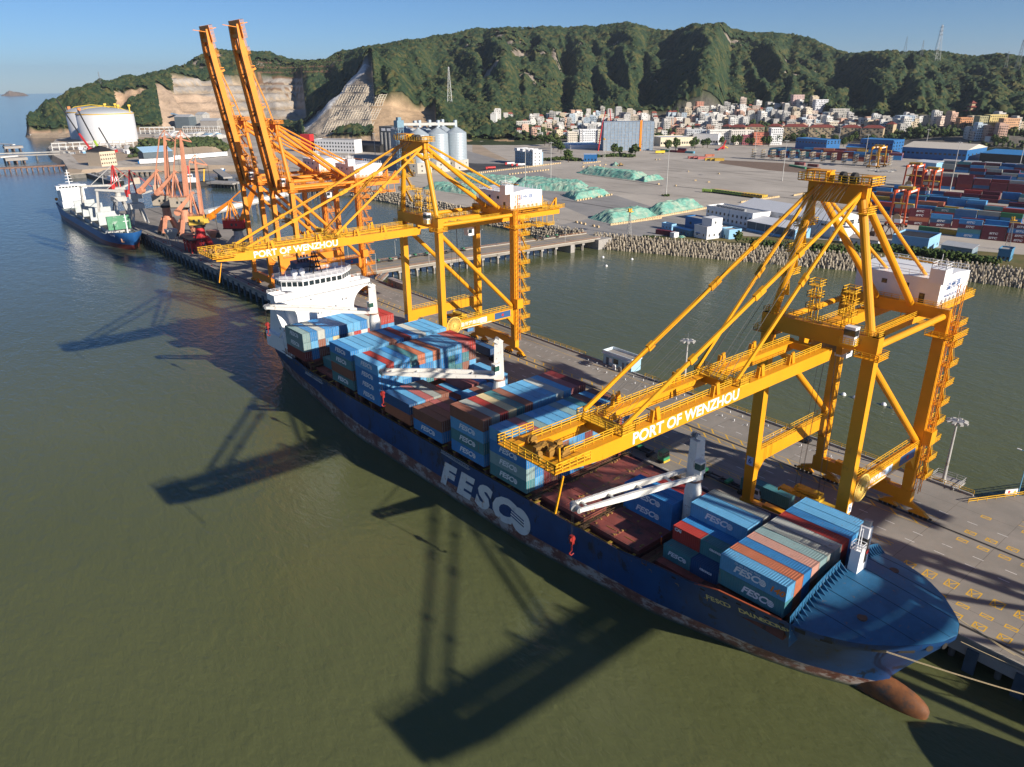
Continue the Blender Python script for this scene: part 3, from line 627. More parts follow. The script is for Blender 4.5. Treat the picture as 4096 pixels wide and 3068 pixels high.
cap = MB(); cap.bx(-1, 1, 0, 17, 3.3, QZ-1.3); cap_me = cap.mesh('pile_cap', M_CONC)
pl2 = MB(); pl2.tube((0,0,-2),(0,0,3.4),.5,n=8); pl2_me = pl2.mesh('bridge_pile', mat('pile_concrete',(.34,.31,.27),.9,var=.2,dirt=(.12,.11,.08),dirt_amt=.3))
for k in range(15):
    t = (k+.4)/15.6; p = lerp2(A0, A1, t)
    if k == 13: continue
    inst('pile_cap', cap_me, bridge, (p[0], p[1]+.8, 0), 0)
    for dy, tl in ((1.5,.0),(3.2,.12),(8.5,0),(15,0)): inst('bridge_pile', pl2_me, bridge, (p[0]+(tl*4), p[1]+dy, 0), rot=(0, -tl, 0))
m = MB(); m.bx(-1.6,1.6,-.3,16,-1,QZ-1.3); o = m.obj('bridge_pier', M_CONC, bridge); o.location = (*lerp2(A0,A1,.865), 0)
m = MB(); m.bx(-3,9,-2,20,-1,QZ-.01); o = m.obj('abutment', M_CONC, bridge); o.location = (330, 315.4, 0)
mk = MB()
for a, b_ in (((lerp2(A0,B0,.5)), (lerp2(A1,B1,.5))), (lerp2(A0,B0,.12), lerp2(A1,B1,.12)), (lerp2(A0,B0,.88), lerp2(A1,B1,.88))):
    mk.bar((a[0],a[1],QZ+.003),(b_[0],b_[1],QZ+.003),.25,.004)
mk.obj('yellow_marking', M_PAINTY, bridge)
# concrete steps / ramp by the bridge foot
m = MB(); m.bar((176,316,QZ-.8),(186,326,QZ-.6),3.2,.8); o = m.obj('ramp', M_CONC, bridge)
m = MB(); m.rail([(175.2,317.5,QZ),(184.6,327.2,QZ)],1.0,1.5,.05,2); m.rail([(177.4,315.2,QZ),(186.8,324.8,QZ)],1.0,1.5,.05,2); m.obj('hand_rail', mat('rusty_rail', (.42,.22,.12), .7), bridge)
# white bar stones standing in rows on the landside lane
st = MB(); st.bx(-.1,.1,-.1,.1,0,.5); st_me = st.mesh('marker_post', M_WHT)
i = 0
for x in (168.6, 172.5):
    yy = 78.
    while yy < 172:
        o = inst('marker_post', st_me, None, (x, yy, QZ)); tag(o, 'white marker post, %s row on the quay lane, %s from the near end' % ('outer' if x > 170 else 'inner', ordn(i % 24)), 'post', 'white marker posts on the quay'); yy += 4.1; i += 1
    i = 0
yy = 248; k = 0
while yy < 630:
    o = inst('bollard', bol_me, None, (QX0+1.2, yy, QZ)); tag(o, 'red mooring bollard on the quay edge, %s beyond the ship stern' % ordn(k), 'bollard', 'mooring bollards on the quay edge'); yy += 17.; k += 1
# ------------------------------------------------------------------ shipping containers: corrugated steel boxes
def corr(n, a0, a1, d):
    out = []; p = (a1-a0)/n
    for i in range(n):
        x = a0+i*p; out += [(x+p*.05, 0), (x+p*.40, 0), (x+p*.55, -d), (x+p*.90, -d)]
    return out
def container_mesh(name, L, W=2.44, Hh=2.9, door=True):
    m = MB(); hl, hw, f = L/2, W/2, .09; d = .05; n = int(L/.46)
    prof = [(-hl+f, 0)] + corr(n, -hl+f, hl-f, d) + [(hl-f, 0)]; k = len(prof)
    for sx in (-1, 1):                                           # corrugated long sides
        vs = [(sx*(hw-.02+y), a, .16) for a, y in prof] + [(sx*(hw-.02+y), a, Hh-.12) for a, y in prof]
        fs = [(i, i+1, k+i+1, k+i) for i in range(k-1)]; m.add(vs, fs if sx > 0 else [q[::-1] for q in fs])
    vs = [(-hw+.05, a, Hh-.03+y) for a, y in prof] + [(hw-.05, a, Hh-.03+y) for a, y in prof]; m.add(vs, [(i+k, i+k+1, i+1, i)[::-1] for i in range(k-1)])
    ep = [(-hw+f, 0)] + corr(5, -hw+f, hw-f, d) + [(hw-f, 0)]; ke = len(ep)
    for sy in ((1,) if door else (-1, 1)):
        vs = [(a, sy*(hl-.02+y), .16) for a, y in ep] + [(a, sy*(hl-.02+y), Hh-.12) for a, y in ep]; m.add(vs, [(i, i+1, ke+i+1, ke+i) for i in range(ke-1)])
    for sx in (-1, 1):                                           # posts and rails of the frame
        for sy in (-1, 1): m.bx(sx*hw-(.09 if sx > 0 else 0), sx*hw+(.09 if sx < 0 else 0), sy*hl-(.12 if sy > 0 else 0), sy*hl+(.12 if sy < 0 else 0), 0, Hh)
        m.bx(sx*hw-(.08 if sx > 0 else 0), sx*hw+(.08 if sx < 0 else 0), -hl+.12, hl-.12, 0, .17); m.bx(sx*hw-(.07 if sx > 0 else 0), sx*hw+(.07 if sx < 0 else 0), -hl+.12, hl-.12, Hh-.13, Hh-.005)
    for sy in (-1, 1):
        m.bx(-hw+.09, hw-.09, sy*hl-(.1 if sy > 0 else 0), sy*hl+(.1 if sy < 0 else 0), 0, .18); m.bx(-hw+.09, hw-.09, sy*hl-(.1 if sy > 0 else 0), sy*hl+(.1 if sy < 0 else 0), Hh-.14, Hh-.004)
    m.add([(-hw,-hl,.02),(hw,-hl,.02),(hw,hl,.02),(-hw,hl,.02)], [(3,2,1,0)])
    return m.mesh(name, M_CONT)
def door_mesh(name, W=2.44, Hh=2.9):
    m = MB(); hw = W/2-.1
    for sx in (-1, 1):
        x0, x1 = (0.015, hw) if sx > 0 else (-hw, -.015); m.bx(x0, x1, -.05, .02, .19, Hh-.15)
        for j in range(1, 4): m.bx(x0+.06, x1-.06, -.065, -.05, .19+j*(Hh-.34)/4-.03, .19+j*(Hh-.34)/4+.03)
    return m.mesh(name, M_CONT)
def bars_mesh(name, Hh=2.9):
    m = MB()
    for x in (-.95, -.35, .35, .95): m.tube((x,-.1,.1), (x,-.1,Hh-.1), .03, n=5); m.bx(x-.06, x+.06, -.12, -.06, 1.0, 1.12)
    return m.mesh(name, M_PALE)
C40 = container_mesh('container', 12.19, door=True); C40P = container_mesh('container_plain', 12.19, door=False); C20 = container_mesh('container_short', 6.06, door=True)
DOOR = door_mesh('door'); BARS = bars_mesh('locking_bars')
COLS_C = dict(LB=((.11,.34,.56),'light blue'), B=((.035,.20,.45),'blue'), DB=((.02,.075,.18),'dark blue'), T=((.06,.20,.22),'teal'), TG=((.20,.30,.30),'grey-teal'), BR=((.24,.095,.06),'brown'), DR=((.17,.022,.022),'dark red'),
    RD=((.38,.04,.03),'red'), GR=((.30,.32,.29),'grey'), GW=((.44,.46,.42),'pale grey'), W=((.62,.62,.58),'off-white'), OB=((.42,.14,.07),'orange-brown'), PK=((.36,.11,.10),'faded red'), MOT=((.50,.27,.21),'mottled red and white'),
    Y=((.42,.27,.03),'yellow'), G=((.03,.17,.08),'green'), M=((.12,.018,.03),'maroon'), CR=((.55,.45,.25),'cream'))
def logo_mesh(size):
    """Company lettering whose last letter is a solid disc cut by slanting stripes."""
    key = ('logo', size)
    if key in _txt: return _txt[key]
    me = text_mesh('FESC', M_LET, size, shear=.28, bold=.06*size/1.75, extrude=.01, sx=1.25).copy(); xs = [v.co.x for v in me.vertices]; x1 = max(xs); r_ = size*.36
    m = MB(); n = 22
    for k, (a, b_) in enumerate(((-1, -.42), (-.30, .06), (.16, .46), (.56, 1))):
        ys = np.linspace(a, b_, 5); L_ = [(x1+r_*(.62-math.sqrt(max(0,1-y*y))*(1 if k in (0,3) else 1.05)), y*r_) for y in ys]; R_ = [(x1+r_*(.62+math.sqrt(max(0,1-y*y))), y*r_) for y in ys]
        m.add([(x,y,.01) for x, y in L_]+[(x,y,.01) for x, y in R_], [(i,5+i,6+i,i+1) for i in range(4)])
    d = m.mesh('disc', M_LET); bm_ = bmesh.new(); bm_.from_mesh(me); bm_.from_mesh(d); bmesh.ops.translate(bm_, verts=bm_.verts, vec=(-r_*.9,0,0)); bm_.to_mesh(me); bm_.free(); _txt[key] = me; return me
def container(colkey, loc, rz, label, group, L=40, plain=False, doors=True, logo=None, logo_side=-1, flip=False):
    c = COLS_C[colkey][0]; j = rng.uniform(.88, 1.12); c = tuple(x*j for x in c)
    me = (C40P if plain else C40) if L == 40 else C20
    o = inst('container', me, None, loc, rz, color=c); tag(o, label, 'container', group)
    hl = 6.095 if L == 40 else 3.03
    if doors and not plain:
        d = inst('door', DOOR, o, (0, -hl+.06, 0), 0, color=c); inst('locking_bars', BARS, d, (0, 0, 0), 0)
    if logo:
        y0 = 0
        txt_, mt, sz, kw = logo
        if txt_ == 'FESCO':
            q_ = inst('lettering', logo_mesh(sz), o, (logo_side*1.235, kw.get('dy', 0), kw.get('z', 1.5))); q_.rotation_euler = (math.pi/2, 0, -math.pi/2 if logo_side < 0 else math.pi/2); return o
        text('lettering', txt_, mt, (logo_side*1.235, y0 + (kw.get('dy', 0)), kw.get('z', 1.5)), (0, logo_side, 0), (0, 0, 1), sz, o, shear=kw.get('shear', .28), bold=kw.get('bold', .045), extrude=.01, sx=kw.get('sx', 1.25))
    return o
L_FESCO = ('FESCO', M_LET, 1.75, {})
# ------------------------------------------------------------------ the container ship
SHIP = (107.8, 26.4, 0.); SRZ = .0215
def sw(t, s, z): return (SHIP[0]+t*math.cos(SRZ)-s*math.sin(SRZ), SHIP[1]+t*math.sin(SRZ)+s*math.cos(SRZ), z)
ship = thing('container_ship', 'long blue container ship with white bridge and stacked containers moored at the quay', 'ship', SHIP, SRZ)
def tb(x, xs, ys): return float(np.interp(x, xs, ys))
def sheer(s): return tb(s, [0, 8, 18, 24, 31, 36, 45, 51, 180, 190, 226], [17.2, 16.6, 16.0, 15.7, 15.5, 13.9, 13.3, 12.0, 12.0, 13.2, 13.8])
def stem(z): return tb(z, [-1.5, 0, 4.3, 7.7, 11.5, 16.3, 17.2], [8.5, 8.3, 7.4, 5.4, 3.0, .1, 0])
def hb(s, z):
    w = min(max(z/15.5, 0), 1)**1.25; s0 = stem(z)
    a = tb(s-s0, [0, 1, 5, 10.5, 18.5, 38, 70, 150], [0, .9, 3.0, 5.6, 8.4, 13.0, 16.1, 16.1])
    b_ = tb(s-s0, [0, .5, 1.2, 2.5, 5, 8, 10, 14, 18, 30, 45, 150], [0, 2.3, 3.8, 5.6, 8.6, 11.2, 12.5, 14.2, 15.0, 15.8, 16.1, 16.1])
    f = a*(1-w)+b_*w
    a2 = tb(s, [150, 160, 184, 205, 221, 226], [16.1, 15.4, 12.2, 9.6, 7.0, 4.5]); b2 = tb(s, [185, 200, 212, 222, 226], [16.1, 15.6, 14.2, 12.0, 10.5])
    return min(f, a2*(1-w)+b2*w)
us = np.concatenate([[0, .0012, .003, .006, .01, .015, .022, .03, .04, .05, .06, .075, .09, .11, .13, .15, .16, .175, .19, .21, .23], np.linspace(.26, .62, 14), np.linspace(.65, 1, 26)]); ws = np.array([0, .1, .2, .3, .42, .54, .66, .78, .88, .95, 1.])
M_HULL = bpy.data.materials.new('hull_paint'); M_HULL.use_nodes = True
nt = M_HULL.node_tree; b = nt.nodes['Principled BSDF']; b.inputs['Roughness'].default_value = .45
tc = nd(nt, 'ShaderNodeTexCoord'); sp = nd(nt, 'ShaderNodeSeparateXYZ'); nt.links.new(tc.outputs['Object'], sp.inputs[0])
def noise(nt, vec, scale, detail=6, rough=.6, sc=None):
    n = nd(nt, 'ShaderNodeTexNoise'); n.inputs['Scale'].default_value = scale; n.inputs['Detail'].default_value = detail; n.inputs['Roughness'].default_value = rough
    if sc: mp = nd(nt, 'ShaderNodeMapping'); mp.inputs['Scale'].default_value = sc; nt.links.new(vec, mp.inputs[0]); vec = mp.outputs[0]
    nt.links.new(vec, n.inputs['Vector']); return n.outputs[0]
def rng_node(nt, v, a, b_, c=0., d=1.):
    m = nd(nt, 'ShaderNodeMapRange'); m.inputs['From Min'].default_value = a; m.inputs['From Max'].default_value = b_; m.inputs['To Min'].default_value = c; m.inputs['To Max'].default_value = d; nt.links.new(v, m.inputs[0]); return m.outputs[0]
def mixc(nt, f, a, b_):
    m = nd(nt, 'ShaderNodeMix', data_type='RGBA')
    nt.links.new(f, m.inputs['Factor'])
    for k, v in (('A', a), ('B', b_)):
        if isinstance(v, tuple): m.inputs[k].default_value = (*v, 1)
        else: nt.links.new(v, m.inputs[k])
    return m.outputs['Result']
O_ = tc.outputs['Object']
blue = mixc(nt, rng_node(nt, noise(nt, O_, .12), .3, .7), (.006, .036, .12), (.010, .066, .21))
patch = mixc(nt, rng_node(nt, noise(nt, O_, .28, 10, .75, (1, 1, .5)), .57, .60), blue, (.010, .022, .05))            # worn dark patches
streaks = mixc(nt, rng_node(nt, noise(nt, O_, .55, 6, .6, (1, 1, .12)), .60, .74, 0, .8), patch, (.05, .035, .03))
red = mixc(nt, rng_node(nt, noise(nt, O_, .3, 8, .7), .35, .65), (.14, .045, .032), (.28, .13, .095))
redw = mixc(nt, rng_node(nt, noise(nt, O_, .45, 9, .75, (1, .5, 1)), .49, .57), red, (.46, .38, .33))              # patches where the red has gone pale
slime = mixc(nt, rng_node(nt, sp.outputs['Z'], .2, 1.1), (.06, .075, .05), redw)
ad = nd(nt, 'ShaderNodeMath', operation='MULTIPLY_ADD'); ad.inputs[1].default_value = -.014; nt.links.new(sp.outputs['Y'], ad.inputs[0]); nt.links.new(sp.outputs['Z'], ad.inputs[2])
hullc = mixc(nt, rng_node(nt, ad.outputs[0], 2.55, 2.65), slime, streaks)
nt.links.new(hullc, b.inputs['Base Color'])
hv = []; nu, nw = len(us), len(ws)
for side in (-1, 1):
    for u in us:
        for w in ws:
            zt = sheer(u*226); zz = -1.5 + w*(zt+1.5); s0 = stem(zz); s1 = tb(zz, [-1.5, 0, 8, 14], [216, 221, 225, 226]); s_ = s0+u*(s1-s0)
            hv.append((side*hb(s_, zz), s_, zz))
hf = []
for side in (0, 1):
    o_ = side*nu*nw
    for i in range(nu-1):
        for j in range(nw-1):
            q_ = (o_+i*nw+j, o_+(i+1)*nw+j, o_+(i+1)*nw+j+1, o_+i*nw+j+1); hf.append(q_ if side else q_[::-1])
e = (nu-1)*nw; o2 = nu*nw
for j in range(nw-1): hf.append((e+j, o2+e+j, o2+e+j+1, e+j+1))
m = MB(); m.add(hv, hf); hull = m.obj('hull', M_HULL, ship, smooth=True)
# bulbous bow
m = MB(); vs = []; NS, NR = 16, 18
for i in range(NS+1):
    a = math.pi*i/NS; y_ = 8.6-7.7*math.cos(a); rr = math.sin(a)**.75
    for k in range(NR):
        t_ = 2*math.pi*k/NR; vs.append((2.35*rr*math.cos(t_), y_, .35 + 3.1*rr*math.sin(t_)*(1.0 if math.sin(t_) > 0 else .7)))
m.add(vs, [(i*NR+k, i*NR+(k+1)%NR, (i+1)*NR+(k+1)%NR, (i+1)*NR+k) for i in range(NS) for k in range(NR)])
M_BULB = mat('rusty_bulb', (.20, .075, .025), .7, var=.4, scale=.4, dirt=(.055, .05, .045), dirt_amt=.42, dirt_scale=.3)
m.obj('bulbous_bow', M_BULB, ship, smooth=True)
# rubbing edge and deck
M_DECK = mat('deck_red_brown', (.13, .045, .035), .8, var=.3, scale=.4, dirt=(.045, .03, .028), dirt_amt=.3)
M_HATCH = mat('hatch_cover_red', (.25, .065, .05), .65, var=.25, scale=.35, dirt=(.07, .045, .042), dirt_amt=.28, dirt_scale=.3)
M_BLUEDK = mat('foredeck_blue', (.022, .115, .23), .5, var=.22, scale=.3, dirt=(.17, .12, .09), dirt_amt=.06, dirt_scale=1.1)
m = MB(); dv = []; dl = np.linspace(19, 225.5, 80)
for s_ in dl:
    zd = tb(s_, [19, 33, 50, 182, 195, 226], [13.2, 12.6, 10.9, 10.9, 12.2, 12.6]); h = hb(s_, zd)-.05; dv += [(-h, s_, zd), (h, s_, zd)]
m.add(dv, [(2*i, 2*i+1, 2*i+3, 2*i+2) for i in range(len(dl)-1)]); m.obj('main_deck', M_DECK, ship)
for side in (-1, 1):                                             # bulwark rail along the sheer
    m = MB(); pts = [(side*(hb(s_, sheer(s_))-.02), s_, sheer(s_)+.02) for s_ in np.linspace(19, 225, 70)]
    for p, q_ in zip(pts[:-1], pts[1:]): m.bar(p, q_, .22, .12)
    m.obj('bulwark_rail', mat('bulwark_dark', (.035,.04,.07), .6, dirt=RUST, dirt_amt=.25), ship)
m = MB(); pts = [(-(hb(s_, sheer(s_))-.02), s_, sheer(s_)+.10) for s_ in np.linspace(20, 36, 14)]
for p, q_ in zip(pts[:-1], pts[1:]): m.bar(p, q_, .3, .16)
m.obj('orange_capping', mat('capping_orange', (.45,.10,.04), .6), ship)
# whaleback over the forecastle
m = MB(); wl = np.linspace(0, 18.2, 26); NT = 13; vs = []
for s_ in wl:
    zt = sheer(s_); h = max(hb(s_, zt)-.02, .02); zc = 17.35 + (s_/18.2)*2.15
    for k in range(NT):
        f = -1+2*k/(NT-1); vs.append((h*f, s_+.02, zt + (zc-zt)*(1-abs(f)**1.7)))
m.add(vs, [(i*NT+k, i*NT+k+1, (i+1)*NT+k+1, (i+1)*NT+k) for i in range(len(wl)-1) for k in range(NT-1)]); wb = m.obj('whaleback', M_BLUEDK, ship, smooth=True)
m = MB(); top = [vs[(len(wl)-1)*NT+k] for k in range(NT)]
for p, q_ in zip(top[:-1], top[1:]):
    if abs((p[0]+q_[0])/2-2.) < 1.6: continue
    m.add([(p[0],p[1],11.5),(q_[0],q_[1],11.5),(q_[0],q_[1]+.5,q_[2]+1.25),(p[0],p[1]+.5,p[2]+1.25)], [(0,1,2,3)])
m.obj('breakwater', M_BLUEDK, ship)
def wbz(x, s_): h = max(hb(s_, sheer(s_))-.02, .02); return sheer(s_) + (17.35+(s_/18.2)*2.15-sheer(s_))*(1-min(1, abs(x/h))**1.7)
for x in (-10.5, -6., -1.4, 3.4, 7.6, 11.6):
    m = MB(); pts = [(x, s_+.02, wbz(x, s_)+.012) for s_ in np.linspace(.5, 18., 24) if hb(s_, sheer(s_)) > abs(x)+.8]
    for p, q_ in zip(pts[:-1], pts[1:]): m.bar(p, q_, .07, .04)
    m.obj('deck_seam', mat('seam_dark_blue', (.008,.035,.08), .6), ship)
for f in np.linspace(-.97, .97, 30):
    x = 14.9*f
    if abs(x-2.) < 2.3: continue
    zc = float(np.interp(x, [p[0] for p in top], [p[2] for p in top])); fn = MB(); fn.ext([(18.5, zc+1.25), (18.15, zc-.05), (16.9, zc-.18)], 0, x-.06, x+.06); fn.obj('breakwater_fin', M_BLUEDK, ship)
m = MB()
for x, s_ in ((-7.5, 11), (8, 13)): m.tube((x,s_,wbz(x,s_)-.3),(x,s_,wbz(x,s_)+.12),.75,n=14)
m.obj('deck_ring', mat('ring_brown', (.12,.07,.05), .8), ship)
# anchor pockets and mooring openings near the stem
m = MB()
for sd_, s_ in ((-1, 2.0), (-1, .75), (1, 1.4)):
    zc = 16.1; x = sd_*hb(s_, zc); d_ = Vector((hb(s_+.2, zc)-hb(s_-.2, zc), .4*1, 0)); n_ = Vector((sd_*d_.y, -abs(d_.x), 0)).normalized(); c_ = Vector((x, s_, zc)); m.tube(c_-n_*.3, c_+n_*.10, .55, n=16)
m.obj('hawse_hole', M_DRK, ship)
for s_ in (3.4, 6.2, 12.5, 16.2):
    zc = 15.3; x = -hb(s_, zc); t2 = -hb(s_+1.5, zc); m = MB(); m.add([(x-.06,s_,zc-.35),(t2-.06,s_+1.6,zc-.35),(t2-.1,s_+1.6,zc+.4),(x-.1,s_,zc+.4)], [(0,1,2,3)]); m.obj('mooring_opening', M_DRK, ship)
for k, s_ in enumerate((19.5, 22, 24.5, 27, 29.5, 34, 40)):
    zc = sheer(s_)-1.0; x = -hb(s_, zc); t2 = -hb(s_+.9, zc); m = MB(); m.add([(x-.05,s_,zc-.2),(t2-.05,s_+.9,zc-.2),(t2-.06,s_+.9,zc+.2),(x-.06,s_,zc+.2)], [(0,1,2,3)]); m.obj('scupper', M_DRK, ship)
# foremast
fm = MB(); fm.ext([(-1.3,17.5),(1.3,17.5),(1.2,26.4),(.2,26.4),(.15,23.5),(-.05,23.0),(-1.1,23.0)], 1, 16.0, 17.6); 
o = fm.obj('foremast', M_WHT, ship); o.location = (2.0, 0, -1.5); o.scale = (1.35, 1.0, 1.08)
m = MB(); m.bx(.15,.75,15.96,17.64,20.4,24.6); o2_ = m.obj('mast_slot', M_DRK, o)
m = MB(); m.tube((-.9,16.8,23),(-.9,16.8,27.4),.09,n=6); m.tube((-.5,16.6,23),(-.5,16.6,26.6),.07,n=6); m.rail([(-1.2,15.9,23),(0,15.9,23),(0,17.7,23),(-1.2,17.7,23),(-1.2,15.9,23)],1.1,1.2,.04,2); m.tube((-.9,16.8,26.4),(-.3,16.8,26.4),.05,n=5); m.obj('mast_rail', M_WHT, o)
m = MB(); m.tube((.75,15.93,22.2),(.75,15.87,22.2),.42,n=14); m.obj('red_disc', M_RED, o)
m = MB(); m.bx(.6,1.2,16.2,17.4,26.4,27.3); m.obj('mast_box', M_GRYM, o)
# name and big letters on the side
def hull_letters(word, s_start, step, zc, size, mats, dz=0):
    for i, ch in enumerate(word):
        if ch == ' ': continue
        s_ = s_start - i*step; z1 = zc + i*dz; p0 = -hb(s_, z1); pr = -hb(s_-.3, z1); pu = -hb(s_, z1+.3)
        r_ = Vector((pr-p0, -.3, 0)); u_ = Vector((pu-p0, 0, .3)); n_ = r_.cross(u_).normalized(); pos = Vector((p0, s_, z1)) + n_*.09
        text('hull_lettering', ch, mats, pos, r_, u_, size, ship, bold=.02, extrude=.02)
hull_letters('FESCO  DALNEGORSK', 33.6, .92, 12.1, 1.75, M_LETY, .11)
M_LETR = mat('hull_letter_white', (.74, .72, .68), .6, var=.08, dirt=(.50, .24, .07), dirt_amt=.14, dirt_scale=.55, streak=True)
for i, (ch, s_) in enumerate((('F', 108.4), ('E', 101.6), ('S', 94.6), ('C', 87.6))):
    text('hull_lettering', ch, M_LETR, (-16.17, s_, 5.6), (0,-1,0), (0,0,1), 8.3, ship, shear=.30, bold=.50, extrude=.02, sx=1.2)
m = MB()
m.tube((-16.12, 80.8, 5.5), (-16.19, 80.8, 5.5), 3.25, n=30); m.obj('hull_lettering', M_LETR, ship); m = MB()
for k in range(3): m.bar((-16.21, 85.4, 5.9+k*.75), (-16.21, 79.6, 4.6+k*.75), .04, .30)
m.obj('letter_swoosh', M_HULL, ship)
# hatch covers bay by bay (s0, s1, top height) and pedestals
BAYS = dict(A=(20.4, 15.3), B=(33.9, 12.25), C=(50.2, 12.6), X=(64.4, 13.0), D=(78.6, 13.4), H=(93.0, 14.0), G=(109.0, 13.9), F2=(122.8, 13.9), F=(136.9, 14.5), E=(151.1, 14.8), L=(166.8, 13.4), S=(180.7, 15.4))
for key, (s0, zt) in BAYS.items():
    wide = {'A': 12.4, 'B': 13.2}.get(key, 13.75)
    for k in range(4):
        x0 = -wide + k*wide/2 + .08; x1 = -wide + (k+1)*wide/2 - .08
        if key == 'S' : x0, x1 = max(x0, -15.6), min(x1, 15.6)
        m = MB(); m.bx(x0, x1, s0-.2, s0+12.4, zt-.9, zt-.02); m.bx(x0+.2, x1-.2, s0+6.0, s0+6.2, zt-.02, zt+.05)
        for q_ in range(3): m.bx(x0+.3+q_*(x1-x0-.8)/2, x0+.5+q_*(x1-x0-.8)/2, s0+.2, s0+12., zt-.02, zt+.012)
        h_ = m.obj('hatch_cover', M_HATCH, ship)
        if key in 'CX':
            f_ = MB()
            for _ in range(16): xx, yy = rng.uniform(x0+.5, x1-.5), s0+rng.choice((.4, .6, 6.1, 6.3, 11.8, 12.0))+rng.uniform(-.2,.2); f_.bx(xx-.18, xx+.18, yy-.18, yy+.18, zt-.02, zt+rng.uniform(.12,.3))
            for _ in range(2): xx = rng.uniform(x0+1, x1-2.5); yy = s0+rng.uniform(2, 10); f_.bx(xx, xx+.12, yy, yy+2.6, zt-.02, zt+.1)
            f_.obj('lashing_fitting', mat('fitting_rust', (.30,.17,.05), .7, var=.4), h_)['kind'] = 'stuff'
    cm = MB()
    for sx in (-1, 1): cm.bx(sx*13.3-.15, sx*13.3+.15, s0-.4, s0+12.6, 10.9, zt-.9)
    for sy in (s0-.3, s0+12.4): cm.bx(-13.3, 13.3, sy-.1, sy+.1, 10.9, zt-.9)
    cm.obj('hatch_coaming', M_DECK, ship)
    if key != 'A':
        for sx in (-1, 1):
            for sy in (s0+.3, s0+6.1, s0+11.9):
                hw_ = hb(sy, 11.5)
                pm = MB(); pm.bx(sx*(hw_-.75)-.45, sx*(hw_-.75)+.45, sy-.38, sy+.38, 10.9, zt-.92); pm.obj('pedestal', M_DECK, ship)
                if sx < 0: ycap = MB(); ycap.bx(-hw_-.02, -hw_+1.5, sy-.3, sy+.3, zt-.91, zt-.8); ycap.rail([(-hw_+.1,sy-.35,10.95),(-hw_+.1,sy+5.2,10.95)],1.3,1.7,.03,2); ycap.obj('side_rail', mat('dull_yellow', (.34,.22,.03), .7, var=.3), ship)
for s_ in (47.0, 62.9, 77.1, 91.3, 107.0, 121.8, 135.4, 149.6, 164.4, 179.):   # gangways between the bays
    z_ = tb(s_, [47, 150, 180], [12.0, 13.6, 14.0]); m = MB()
    for x in np.linspace(-14.5, 14.5, 9): m.bar((x, s_, 10.9), (x, s_, z_), .22)
    m.bx(-15.6, 15.6, s_-.55, s_+.55, z_, z_+.1); m.rail([(-15.6,s_-.5,z_+.1),(15.6,s_-.5,z_+.1)],1.1,3.9,.04,2); m.rail([(-15.6,s_+.5,z_+.1),(15.6,s_+.5,z_+.1)],1.1,3.9,.04,2); m.obj('gangway', mat('gangway_brown', (.10,.06,.03), .8, var=.4, dirt=(.4,.28,.05), dirt_amt=.1, dirt_scale=2), ship)
